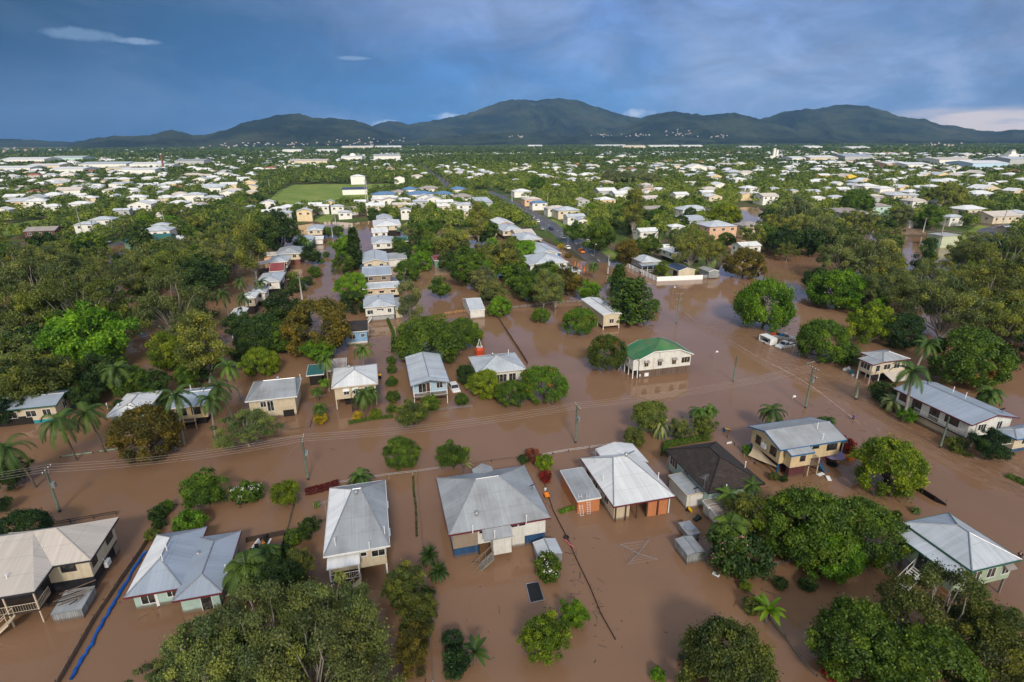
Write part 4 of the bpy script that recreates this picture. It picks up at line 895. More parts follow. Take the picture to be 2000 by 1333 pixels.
h.block((w0[0] - 1.4, w0[0] + 0.02, w0[2] + 0.2, w0[3] - 0.2), he=4.25, zf=1.75, roof='skillion_x', pitch=20, ov=0.1, wall=W_WHITE, rmat=R_GREEN, name='porch_wall', rname='porch_roof', low=('posts', TRIM_W, 0.08, 2, 4), gut=False); h.win('l', (0.3, 1.0, 1.0, 0.9), (0.6, 1.0, 1.0, 0.9)).stairs('l', 0.12, 1.0, 1.7, 2.0, POLE_B)

# ---- houses in the far row of the flooded street
h = House('house', 'light blue house with pale gable roof and front veranda, a white car beside it', (801, 749), (876, 740), (862, 691), 4.5)
h.block(zf=1.9, wall=W_BLUE, rmat=R_LIGHT, roof='gable_y', pitch=13, ov=0.45, fascia=TRIM_BLUE); w0 = h.wr
MB().box(w0[0] + 0.2, w0[1] - 0.2, w0[2] + 2.6, w0[3] - 0.2, -1.4, 1.89).build('lower_wall', W_SHADE, h.root); h.win('f', (0.80, 1.1, 1.1, 0.8, 'slide'), (0.28, 1.4, 1.9, 0.05)).win('l', (0.4, 1.2, 1.1, 0.8), (0.75, 1.2, 1.1, 0.8)).door('f', 0.46, 0.9, 2.0, TRIM_BROWN)  # dark box paints the shade behind the veranda posts
h.deck(w0[0], w0[1], w0[2] - 1.5, w0[2], 1.85, WOOD, zt=4.6, rail=('f', 'l'), pm=TRIM_W, n=3)
rm, _, _, F = roof_shape('gable_y', -h.w / 2, h.w / 2, w0[2] - 1.9, w0[2] - 0.46, 4.5, 13); rm.build('veranda_roof', R_LIGHT, h.root); h.vent(862, 706, 'aerial', 5)

h = House('house', 'cream highset house with bright white roof behind feathery palms', (647, 759), (738, 749), (736, 711), 4.6)
h.block(zf=2.0, wall=W_CREAM, rmat=R_WHITE, pitch=20, ov=0.45, fascia=TRIM_CREAM, low=('posts', TRIM_CREAM, 0.1)); w0 = h.wr
h.win('f', (0.28, 0.9, 1.1, 0.8, 'slide', WHITE_P), (0.50, 0.8, 1.1, 0.8, 'slide', WHITE_P), (0.8, 1.0, 1.2, 0.8)).win('r', (0.3, 1.1, 1.1, 0.8), (0.7, 1.1, 1.1, 0.8)); MB().box(w0[0] + 1.5, w0[1] - 0.4, w0[2] + 1.6, w0[3] - 0.3, -1.4, 1.99).build('lower_wall', W_SHADE, h.root); h.vent(682, 722, 'whirly')  # dark box stands in for shade among the posts
h.zf = 2.0; h.stairs('f', 0.45, 1.0, 2.0, 2.6, WOOD_D)

h = House('house', 'cream house with grey roof, dark garage opening and steep gable edge on the right side', (478, 786), (580, 773), (588, 737), 4.0)
h.block(zf=1.5, wall=W_CREAM, rmat=R_GREY, pitch=20, ov=0.45, ridge=((-2.0, 1.2), (3.6, 1.2), 5.3), fascia=TRIM_W); w0 = h.wr
MB().box(w0[0] + 0.05, w0[1] - 0.05, w0[2] + 0.05, w0[3] - 0.1, -1.4, 1.49).build('lower_wall', W_CREAM, h.root); h.panel('f', 0.70, 0.94, -0.4, 1.3, W_SHADE, 'garage_opening', 0.02); h.win('f', (0.30, 0.9, 1.0, 0.9), (0.45, 1.0, 1.9, 0.0)).win('r', (0.25, 1.0, 1.1, 0.8), (0.65, 1.3, 1.2, 0.7)); h.panel('f', 0.64, 0.96, 2.0, 2.9, TRIM_CREAM, 'roller_blind'); h.vent(543, 742, 'whirly').vent(586, 735)  # dark panel paints the shaded garage mouth

h = House('house', 'low house with pale hip roof behind two round trees and an orange flowering tree', (932, 731), (1027, 720), (1011, 688), 3.0)
h.block(zf=0.0, wall=W_WHITE, rmat=R_LIGHT, pitch=17, ov=0.45, zb=-1.2); h.win('f', (0.5, 2.2, 1.6, 0.5, 'triple'), (0.75, 1.4, 1.6, 0.5)).win('r', (0.3, 1.1, 1.1, 0.9), (0.7, 1.1, 1.1, 0.9)).win('l', (0.5, 1.1, 1.1, 0.9)); h.panel('f', 0.3, 0.9, -0.8, 0.6, W_TIMBER, 'slat_screen', 0.05); h.vent(962, 692, 'whirly').vent(993, 690)

h = House('house', 'sky blue house with dark shingle roof beside a broad mango tree', (672, 648), (719, 648), (720, 626), 3.6)
h.block(zf=0.9, wall=W_SKY, rmat=R_DARK, pitch=19, ov=0.35, fascia=TRIM_W, low=('box', W_WHITE, 0.05), caps=R_DARK); h.win('f', (0.30, 1.4, 1.1, 0.8), (0.80, 0.8, 0.8, 1.1)).win('r', (0.4, 1.1, 1.1, 0.8))

h = House('house', 'white house with pale blue roof, lattice below and tall thin gum beside it', (710, 601), (772, 597), (767, 574), 4.4)
h.block(zf=1.7, wall=W_WHITE, rmat=R_LIGHT, pitch=14, ov=0.4, roof='hip', fascia=TRIM_W); w0 = h.wr
h.win('f', (0.16, 1.5, 1.1, 0.6), (0.48, 1.2, 0.35, 1.6, 'plain'), (0.60, 0.5, 0.5, 1.4, 'plain'), (0.84, 0.9, 1.0, 0.8)).win('r', (0.5, 1.1, 1.1, 0.8)); MB().box(w0[0] + 0.6, w0[1] - 0.1, w0[2] + 0.4, w0[3] - 0.2, -1.4, 1.69).build('lower_wall', W_GREY, h.root); h.zf = 1.7; h.stairs('f', 0.2, 1.0, 1.7, 2.2, TRIM_W, dirn=-1, along=True); h.vent(738, 581, 'whirly').vent(747, 593)
h.block((w0[1] + 0.3, w0[1] + 2.3, w0[2] + 1.0, w0[3] - 2), he=3.2, zf=-1, roof='skillion_y', pitch=4, ov=0.1, wall=W_CREAM, rmat=R_GREY, name='side_room_wall', rname='side_room_roof')

# ---- the row on the right bank of the drowned street, nearest first
def simple(label, fl, fr, bk, he, wall, rmat, roof='hip', pitch=19, zf=None, low=None, z0=None, wins=True, fascia=None, name='house', cat='house', ov=0.45, group=None, lowmat=None, hood=None):
    z0 = 0.0 if z0 is None else z0
    h = House(name, label, fl, fr, bk, he, cat=cat, z0=z0, group=group); zf = (he - z0 - 2.6) if zf is None else zf
    h.block(zf=zf, wall=wall, rmat=rmat, roof=roof, pitch=pitch, ov=ov, fascia=fascia, low=('box', lowmat or W_SHADE, 0.35) if zf > 0.4 else None, zb=-1.2)  # without its own material the lower box is painted-in shade
    if wins and h.hw - zf > 1.6:
        n = max(1, int(h.w / 3.6))
        h.win('f', *[((i + 0.5) / n, 1.3, 1.1, 0.9) for i in range(n)], hood=hood)
        n = max(1, int(h.d / 5)); h.win('l', *[((i + 0.5) / n, 1.2, 1.1, 0.9) for i in range(n)]); h.win('r', *[((i + 0.5) / n, 1.2, 1.1, 0.9) for i in range(n)])
    return h
simple('white roofed cream cottage just behind the white lattice house, windows with pink hoods', (708, 566), (781, 560), (778, 549), 4.0, W_CREAM, R_LIGHT, 'gable_x', 12, hood=W_PEACH)
h = simple('tan house with blue grey roof, two square black windows and a dark carport', (708, 539), (765, 537), (763, 518), 4.2, W_TAN, R_BLUE, 'gable_x', 9); h.panel('f', -0.02, 0.14, -1, 3.6, W_SHADE, 'carport')  # dark panel paints the carport's shade on the front
h = simple('lemon white house with pale gable facing the viewer in the canal street row', (708, 515), (758, 511), (753, 492), 4.2, W_CREAM, R_LIGHT, 'gable_y', 15)
h.block((h.w / 2 - 1, h.w / 2 + 7.5, -2, 7), he=3.4, zf=-1, wall=W_WHITE, rmat=R_GREY, roof='skillion_y', pitch=5, name='rear_wing_wall', rname='rear_wing_roof')
h = simple('white house with grey roof and teal awning extension in the canal street row', (726, 476), (771, 474), (768, 462), 5.0, W_WHITE, R_LIGHT, 'hip', 15); h.block((h.w / 2 - 1, h.w / 2 + 6.5, 1, 9), he=3.8, zf=-1, wall=W_MAROON, rmat=R_TEAL, roof='skillion_y', pitch=6, name='rear_wing_wall', rname='rear_wing_roof')
simple('bright white low house with flat white roof in the canal street row', (726, 455), (758, 453), (757, 445), 4.5, W_WHITE, R_WHITE, 'gable_x', 9)
h = simple('large white two level house with teal sun blind in the canal street row', (729, 444), (783, 438), (778, 429), 5.6, W_CREAM, R_WHITE, 'hip', 12); h.panel('f', 0.85, 1.15, 2.2, 4.4, R_TEAL, 'sun_blind', 0.9)
simple('grey gabled house topmost in the canal street row', (736, 431), (767, 428), (764, 421), 5.0, W_GREY, R_LIGHT, 'gable_y', 16)

# ---- left bank of the drowned street
h = simple('square cream two storey house at the far bend of the drowned street', (597, 452), (631, 447), (627, 440), 5.4, W_CREAM, R_LIGHT, 'hip', 15)
simple('teal and white house with pale roof behind palms on the left bank', (570, 473), (610, 470), (604, 461), 4.2, W_TEAL, R_LIGHT, 'hip', 16)
simple('small bright white shed below the square cream house', (612, 469), (632, 466), (630, 462), 2.8, W_WHITE, R_WHITE, 'gable_x', 12, name='shed', cat='shed', wins=False)
h = simple('cream house with grey hip roof, brick base and three brown curtained windows', (537, 498), (588, 494), (580, 483), 4.6, W_CREAM, R_GREY, 'hip', 18, lowmat=W_BRICK)
h.block((-h.w / 2 - 6, -h.w / 2 + 0.2, -1, 4), he=3.2, zf=-1, wall=W_PEACH, rmat=R_CREAM, roof='skillion_y', pitch=5, name='side_wing_wall', rname='side_wing_roof')
h = simple('cream house with grey roof and open timber veranda on its left end', (521, 514), (563, 509), (560, 500), 4.4, W_CREAM, R_LIGHT, 'hip', 17); h.block((-h.w / 2 - 5, -h.w / 2 + 0.2, -h.d / 2, 1), he=3.4, zf=-1, walls=False, rmat=R_CREAM, roof='skillion_x', pitch=8, rname='veranda_roof')
h.deck(-h.w / 2 - 4.6, -h.w / 2, -h.d / 2 + 0.3, 1, 0.8, WOOD, zt=3.3, rail=('f', 'l'), pm=WOOD, n=4)
simple('grey house with maroon gabled roof section on the left bank', (525, 532), (555, 528), (556, 518), 4.2, W_GREY, R_RED, 'gable_x', 22)
h = simple('pale blue roofed house with open gable end and dark porch on the left bank', (500, 553), (548, 548), (553, 532), 4.8, W_WHITE, R_LIGHT, 'hip', 15); h.panel('r', 0.1, 0.5, -1, 3.6, W_SHADE, 'porch_opening')  # dark panel paints the shade inside the porch
simple('white house half hidden by palms below the maroon roofed house', (488, 574), (520, 570), (521, 560), 4.4, W_WHITE, R_LIGHT, 'hip', 16)
simple('beige house behind the white and blue gabled house in the trees', (470, 585), (500, 580), (499, 570), 5.0, W_BEIGE, R_WHITE, 'hip', 16)
h = House('house', 'white and pale blue house with angled white roof deep in the trees at left', (440, 626), (474, 618), (420, 606), 5.4)
h.block(zf=2.4, wall=W_BLUE, rmat=R_WHITE, roof='gable_y', pitch=16, ov=0.4, low=('posts', TRIM_W, 0.1)); h.win('f', (0.3, 1.1, 1.1, 0.8), (0.7, 1.0, 1.1, 0.8)).win('r', (0.3, 1.0, 1.1, 0.8), (0.7, 1.0, 1.1, 0.8))
# ---- houses at the left edge of the flooded street
h = House('house', 'wide house with slate blue roof and teal base behind coconut palms at the left edge', (-40, 813), (117, 785), (146, 760), 3.3)
h.block(zf=0.6, wall=W_CREAM, rmat=R_BLUE, roof='gable_x', pitch=13, ov=0.5, fascia=TRIM_GREEN, low=('box', W_TEAL, 0.02)); h.win('f', (0.3, 1.5, 1.1, 0.8), (0.6, 1.5, 1.1, 0.8), (0.85, 1.2, 1.1, 0.8)).win('r', (0.5, 1.2, 1.1, 0.8)); h.panel('f', 0.0, 0.6, -0.3, 1.6, W_SHADE, 'veranda_opening', 0.02)  # dark panel paints the shade of the veranda
h = House('house', 'house with brilliant white roof between the coconut palms and the red flowering tree', (206, 815), (283, 806), (262, 768), 3.2)
h.block(zf=0.3, wall=W_MINT, rmat=R_WHITE, roof='hip', pitch=17, ov=0.45, low=('box', W_MINT, 0.06)); h.win('f', (0.3, 1.5, 1.1, 0.9), (0.7, 1.5, 1.1, 0.9)).win('l', (0.5, 1.2, 1.1, 0.9)); h.vent(231, 789, 'whirly').vent(208, 790)
h = House('house', 'tan house with grey roof and shaded front veranda behind the leaning royal palm', (320, 803), (408, 786), (402, 757), 4.0)
h.block(zf=1.4, wall=W_YELLOW, rmat=R_BLUE, roof='gable_x', pitch=15, ov=0.45, low=('box', W_SHADE, 0.5)); w0 = h.wr; h.win('f', (0.3, 1.5, 1.2, 0.8), (0.7, 1.3, 1.2, 0.8), frame=TRIM_DARK); h.deck(w0[0] + 0.2, w0[0] + 4, w0[2] - 1.3, w0[2], 1.35, WOOD_D, zt=3.9, rail=('f',), pm=TRIM_CREAM, n=3); h.vent(372, 757)  # dark lower box stands in for shade below the floor

# ---- along the main road, both sides
h = simple('white two storey house with blue corner verandas by the main road', (1052, 499), (1094, 493), (1062, 477), 5.2, W_WHITE, R_LIGHT, 'gable_y', 14, z0=0.1); h.panel('f', 0.0, 0.10, 2.6, 4.9, TRIM_BLUE, 'corner_veranda', 0.04); h.panel('f', 0.88, 1.0, 2.6, 4.9, TRIM_BLUE, 'corner_veranda', 0.04)
h = simple('big plain white house with grey roof and stepped side at the edge of the flood', (1046, 516), (1109, 511), (1083, 496), 5.4, W_WHITE, R_LIGHT, 'hip', 17); h.panel('f', 0.86, 1.02, 2.0, 2.9, W_PURPLE, 'purple_blind', 0.05)
h.block((-h.w / 2 - 2.0, -h.w / 2 + 0.5, -h.d / 2 + 0.3, h.d / 2 - 4), he=4.9, zf=-1, wall=W_WHITE, rmat=R_LIGHT, roof='skillion_x', pitch=10, name='side_wing_wall', rname='side_wing_roof')
simple('low white house with wide pale roof in front of the plain white house', (1084, 529), (1140, 532), (1118, 518), 3.0, W_WHITE, R_LIGHT, 'hip', 15)
simple('cream house with two small roofs left of the main road', (1016, 470), (1058, 466), (1048, 456), 4.2, W_CREAM, R_LIGHT, 'hip', 17, z0=0.1)
simple('low white house with cream roof beside the main road', (1010, 461), (1046, 458), (1036, 449), 3.8, W_WHITE, R_CREAM, 'gable_x', 12, z0=0.1)
simple('pale house with small hip roof left of the main road verge', (982, 452), (1021, 449), (1010, 439), 4.4, W_CREAM, R_LIGHT, 'hip', 18, z0=0.1)
simple('peach fronted house with white gable near the bend of the main road', (972, 439), (1004, 437), (996, 428), 4.4, W_PEACH, R_WHITE, 'gable_y', 17, z0=0.1)
h = simple('grey cottage with stepped two tier roof behind the white corner fence', (1253, 512), (1292, 510), (1282, 499), 4.2, W_GREY, R_LIGHT, 'hip', 20, z0=0.5); w0 = h.wr
h.block((w0[0] - 1.4, w0[1] + 1.0, w0[2] - 2.6, w0[2] + 0.2), he=3.2, zf=-0.5, roof='skillion_y', pitch=9, walls=False, rmat=R_GREY, rname='veranda_roof', fascia=TRIM_BLUE); h.deck(w0[0] - 1.2, w0[1] + 0.8, w0[2] - 2.4, w0[2], 0.2, WOOD, zt=2.8, rail=('f',), n=5)
h = House('shed', 'cream garden shed with navy roof behind the white corner fence', (1328, 530), (1356, 526), (1306, 519), 2.9, cat='shed', z0=0.4)
h.block(zf=-0.6, wall=W_CREAM, rmat=R_NAVY, roof='gable_y', pitch=16, ov=0.12, fascia=TRIM_W); h.panel('l', 0.55, 0.9, -0.3, 2.0, TRIM_DARK, 'door_opening')
h = simple('white house with dark outside stair behind the gum trees of the fenced yard', (1315, 495), (1372, 492), (1352, 482), 5.2, W_WHITE, R_WHITE, 'hip', 14, z0=0.5)
simple('grey tin garden shed at the right end of the white fence', (1386, 531), (1404, 529), (1402, 521), 2.8, W_TIN, R_GREY, 'gable_y', 16, z0=0.3, wins=False, name='shed', cat='shed', ov=0.1)
h = House('house', 'white walled building with pale flat roof beside the tall dark conifer', (1180, 617), (1212, 611), (1152, 583), 4.2)
h.block(zf=0.9, wall=W_CREAM, rmat=R_WHITE, roof='gable_y', pitch=9, ov=0.3, low=('posts', TRIM_W, 0.1)); h.win('l', (0.3, 1.0, 1.2, 0.8), (0.6, 1.0, 1.2, 0.8), frame=TRIM_BROWN).win('f', (0.5, 1.2, 1.1, 0.8)); h.panel('l', 0.45, 0.62, 1.0, 3.0, W_PEACH, 'door_panel')
h = House('shed', 'small white shed beside the brown paling fence', (918, 607), (947, 604), (939, 581), 2.6, cat='shed')
h.block(zf=-1, wall=W_WHITE, rmat=R_LIGHT, roof='gable_x', pitch=14, ov=0.12)
h = House('shed', 'small shed with maroon roof among garden trees', (848, 510), (883, 507), (876, 499), 2.8, cat='shed'); h.block(zf=-1, wall=W_SHEDGREEN, rmat=R_RED, roof='hip', pitch=18, ov=0.2)
# ---- garden sheds and tanks of the front row
h = House('shed', 'small white garden shed above the white flowering bush', (1052, 1088), (1099, 1081), (1087, 1051), 1.5, cat='shed'); h.block(zf=-1, wall=W_TIN, rmat=R_LIGHT, roof='gable_y', pitch=12, ov=0.05, gut=False)
h = House('shed', 'silver garden shed, nearer of two by the palm clump', (1343, 1085), (1378, 1078), (1360, 1045), 1.5, cat='shed'); h.block(zf=-1, wall=W_TIN, rmat=R_GREY, roof='gable_y', pitch=9, ov=0.05, gut=False)
h = House('shed', 'grey flooded shed with round lid behind the silver garden shed', (1345, 1046), (1367, 1041), (1348, 1018), 1.2, cat='shed'); h.block(zf=-1, wall=W_TIN, rmat=R_GREY, roof='skillion_y', pitch=1.5, ov=0.04, fascia=STEEL)
MB().tube([(0, 0, 1.28), (0, 0, 1.34)], [0.62, 0.6], 20).build('lid', STEEL, h.root)
h = House('shed', 'tin shed with loose timber lying on its flat roof beside the cream house stairs', (97, 1202), (160, 1189), (199, 1143), 1.3, cat='shed'); h.block(zf=-1, wall=W_TIN, rmat=R_GREY, roof='skillion_y', pitch=1.5, ov=0.06, gut=False); SHEDROOF = (h.root.location.copy(), h.ang, h.w, h.d)
simple('dark green flat roofed carport left of the bright white roofed house', (598, 735), (632, 730), (630, 713), 2.4, W_SHADE, R_TEAL, 'skillion_y', 3, name='carport', cat='carport', wins=False, zf=-1)  # its dark box paints the shade below the carport roof
simple('pale rusty patchwork shed behind the bright white roofed house', (640, 726), (676, 720), (678, 703), 2.8, W_TIN, R_RUST, 'skillion_y', 5, name='shed', cat='shed', wins=False, zf=-1)
# ---- houses of the middle distance: placed by the foot of their front wall
_mw = {}
RN = {R_WHITE: 'white', R_LIGHT: 'pale grey', R_GREY: 'grey', R_BLUE: 'blue grey', R_CREAM: 'cream', R_TAN: 'tan', R_RED: 'red', R_SKY: 'blue', R_TEAL: 'teal', R_ORANGE: 'orange', R_RUST: 'rusty', R_NAVY: 'navy', R_GREEN: 'green'}
WN = {W_WHITE: 'white', W_CREAM: 'cream', W_GREY: 'grey', W_YELLOW: 'pale yellow', W_PEACH: 'peach', W_MINT: 'mint', W_BLUE: 'pale blue', W_BEIGE: 'beige', W_LEMON: 'bright yellow', W_MAROON: 'maroon', W_TEAL: 'teal', W_BRICK: 'brick', W_SHEDGREEN: 'green'}
def region(px, py):
    if py < 345: return 'far off in the left suburb' if px < 560 else 'far off below the central hills' if px < 1000 else 'far off in the middle right suburb' if px < 1520 else 'far off in the right suburb'
    if px < 340: return 'in the left suburb beyond the flooded wood'
    if px < 505: return 'in the left suburb rows before the sports field'
    if px < 720: return 'in the rows round the sports field'
    if px < 965: return 'in the block behind the canal street'
    if px < 1200: return 'along the upper main road'
    if px < 1500: return 'in the gardens right of the main road'
    return 'in the right suburb beyond the pond'
def mid(px, py, w, rm=None, wm=None, kind=None, label=None, hgt_=None, dep=None, name='house', cat='house', two=False, windows=None):
    rm = rm or rng.choice((R_WHITE, R_LIGHT, R_LIGHT, R_WHITE, R_WHITE, R_CREAM)); wm = wm or rng.choice((W_WHITE, W_WHITE, W_CREAM, W_WHITE, W_GREY, W_YELLOW)); kind = kind or rng.choice(('hip', 'hip', 'gable_x', 'gable_y'))
    q = PG(px, py); de = depth_at(q.x, q.y, q.z); W_ = w * de / F_PX; D_ = dep or min(15, max(7, W_ * rng.uniform(.7, .95))); W_ *= 1.08; h_ = (hgt_ or rng.choice((3.8, 4.6, 5.4))) * 1.12; ov = 0.35
    c = q + V * D_ / 2
    for fx, fy, fr in FOOT:
        if label is None and (c.x - fx) ** 2 + (c.y - fy) ** 2 < ((fr + W_ / 2) * 0.72) ** 2: return None
    grp = None
    if label is None:
        re = region(px, py); label = f'{RN[rm]} roofed {WN[wm]} house {re}'; grp = f'{RN[rm]} roofed {WN[wm]} houses {re}'
    r = empty(name, (c.x, c.y, q.z), GRID, label, cat, grp); FOOT.append((c.x, c.y, max(W_, D_) * 0.5))
    x0, x1, y0, y1 = -W_ / 2, W_ / 2, -D_ / 2, D_ / 2
    mb, gab, RL, F = roof_shape(kind, x0, x1, y0, y1, h_, 17 if kind != 'skillion_y' else 4); mb.build('roof', rm, r)
    wm_ = MB().box(x0 + ov, x1 - ov, y0 + ov, y1 - ov, -1.0, h_)
    for g in gab: wm_.face([(p[0] * (1 - 2 * ov / W_), p[1] * (1 - 2 * ov / D_), p[2] - 0.06) for p in g])
    wm_.build('wall', wm, r)
    if (windows if windows is not None else de < 420):
        n = max(2, int(W_ / 4.5)); m_ = win_mesh(1.5, 1.2)
        for lvl in ((h_ - 2.0,) if h_ < 5 else (h_ - 2.0,)):
            for i in range(n):
                o = link('window', m_[0], r, (x0 + ov + (W_ - 2 * ov) * (i + 0.5) / n, y0 + ov, lvl), 0); link('pane', m_[1], o)
        for i in range(2): 
            o = link('window', m_[0], r, (x0 + ov, y0 + D_ * (i + 0.6) / 2.2, h_ - 2.0), -math.pi / 2); link('pane', m_[1], o)
    return r
# buildings that stand out
mid(82, 474, 50, R_TAN, W_MAROON, 'gable_x', 'maroon flat fronted building with white windows on the left lawn', 5.0, windows=True)
mid(290, 492, 74, R_TEAL, W_SHEDGREEN, 'gable_x', 'big pale green metal shed at the edge of the left water', 4.6, 12, 'shed', 'shed', windows=False)
mid(340, 481, 34, R_WHITE, W_WHITE, 'gable_x', 'low white shed right of the big pale green shed', 3.0)
mid(306, 472, 50, R_LIGHT, W_WHITE, 'hip', 'white house behind the palm and the big pale green shed', 4.6)
mid(169, 462, 34, R_LIGHT, W_WHITE, 'hip', 'white highset house at the near end of the left lawn row', 5.4); mid(200, 449, 40, R_LIGHT, W_WHITE, 'hip', 'second white house from the near end of the left lawn row', 4.8)
mid(757, 317, 48, R_GREY, W_WHITE, 'gable_x', 'long white hall with blue doors below the central hills', 11, 25, 'warehouse', 'warehouse', windows=False)
mid(694, 381, 45, R_NAVY, W_WHITE, 'gable_x', 'white club building with dark roof on the sports field edge', 4.2, 10)
mid(700, 361, 26, R_WHITE, W_WHITE, 'hip', 'white two tier house at the far edge of the sports field', 7.5); mid(781, 360, 19, R_RED, W_WHITE, 'gable_y', 'white house with red gable trim beside the far lawn', 6)
for i, (a, b_, c, d) in enumerate(((752, 392, 46, R_SKY), (780, 387, 28, R_TAN), (802, 381, 32, R_SKY), (822, 391, 50, R_SKY), (868, 391, 36, R_SKY), (906, 397, 40, R_TAN), (897, 381, 34, R_SKY), (840, 379, 40, R_TAN))):
    mid(a, b_, c, d, W_WHITE, 'hip', ('blue roofed' if d is R_SKY else 'taupe roofed') + ' unit ' + ('at the left end of the retirement complex', 'second from the left in the complex', 'at the back left of the complex', 'in the middle front of the complex', 'in the right front of the complex', 'with white gable at the right end of the complex', 'at the back right of the complex', 'at the back middle of the complex')[i], 4.0, 14)
mid(948, 412, 30, R_LIGHT, W_GREY, 'skillion_y', 'plain grey flat roofed hall beside the main road', 5, 22, windows=False)
mid(1055, 411, 30, R_SKY, W_WHITE, 'hip', 'white house with blue roof right of the main road', 4.4); mid(1267, 383, 20, R_TAN, W_PEACH, 'gable_x', 'peach coloured block beside the upper cross road', 6)
mid(1112, 428, 44, R_LIGHT, W_CREAM, 'hip', 'pale roofed house halfway along the right side of the main road', 4.5); mid(1090, 423, 40, R_CREAM, W_WHITE, 'hip', 'white house with cream roof upper on the right side of the main road', 4.4); mid(1126, 441, 36, R_LIGHT, W_WHITE, 'gable_x', 'white house lower on the right side of the main road', 4.4); mid(1138, 451, 20, R_LIGHT, W_WHITE, 'gable_y', 'narrow white house lowest on the right side of the main road', 5)
mid(1268, 471, 38, R_WHITE, W_WHITE, 'gable_x', 'white house behind the corner cottage palm', 4.0); mid(1278, 423, 36, R_TAN, W_WHITE, 'gable_x', 'white house with pinkish roof edge right of the main road', 4); mid(1360, 426, 58, R_LIGHT, W_WHITE, 'hip', 'broad white house with pale grey roof left of the bright yellow green tree', 4.5); mid(1362, 444, 60, R_LIGHT, W_GREY, 'skillion_y', 'low grey house with flat roof and carport left of the bright yellow green tree', 3.2); mid(1411, 470, 58, R_LIGHT, W_PEACH, 'hip', 'two storey pale house with balcony below the bright yellow green tree', 6.0); mid(1470, 466, 44, R_TAN, W_CREAM, 'hip', 'cream box shaped two storey house near the right water', 5.6); mid(1466, 504, 42, R_WHITE, W_WHITE, 'gable_x', 'white roofed house among dark trees left of the right water', 4.4); mid(1325, 461, 30, R_WHITE, W_WHITE, 'hip', 'small white house between the gums and the flat roofed house', 4)
mid(1670, 432, 58, R_RUST, W_GREY, 'skillion_y', 'long patchwork shed with rusted roof at the bare yard', 4.2, 16, 'shed', 'shed', windows=False); mid(1720, 421, 48, R_RUST, W_MINT, 'hip', 'white house with teal corner and brownish roof behind the rusted shed', 4.8); mid(1721, 438, 40, R_NAVY, W_GREY, 'skillion_y', 'dark flat roofed carport right of the rusted shed', 3, windows=False)
mid(1867, 442, 34, R_LIGHT, W_WHITE, 'hip', 'white house with grey hip roof nearest the turning road', 4.4); mid(1905, 423, 54, R_WHITE, W_CREAM, 'hip', 'long cream house behind the turning road', 3.8); mid(1965, 437, 66, R_CREAM, W_CREAM, 'gable_x', 'very long cream roofed house at the bend of the turning road', 3.6); mid(1979, 461, 24, R_LIGHT, W_BEIGE, 'gable_x', 'small beige hut beside the turning road', 3, windows=False)
mid(1612, 353, 24, R_WHITE, W_LEMON, 'gable_x', 'bright yellow house, left of two in the right suburb', 5); mid(1660, 356, 32, R_CREAM, W_LEMON, 'gable_y', 'bright yellow house, right of two in the right suburb', 5); mid(1832, 343, 20, R_RED, W_WHITE, 'hip', 'red roofed house in the right suburb', 5); mid(1517, 453, 30, R_BLUE, W_GREY, 'hip', 'blue grey roofed house hidden by the right wood', 3.4); mid(1130, 328, 20, R_ORANGE, W_WHITE, 'hip', 'orange roofed house in the middle right suburb', 4.5); mid(1780, 446, 12, R_WHITE, W_WHITE, 'gable_y', 'tiny white shed behind the pond', 3, windows=False)
mid(1022, 386, 34, R_WHITE, W_WHITE, 'hip', 'white roofed house at the top of the main road', 4.2); mid(1042, 403, 34, R_CREAM, W_PEACH, 'hip', 'pinkish house with pale roof at the top of the main road', 4.2)
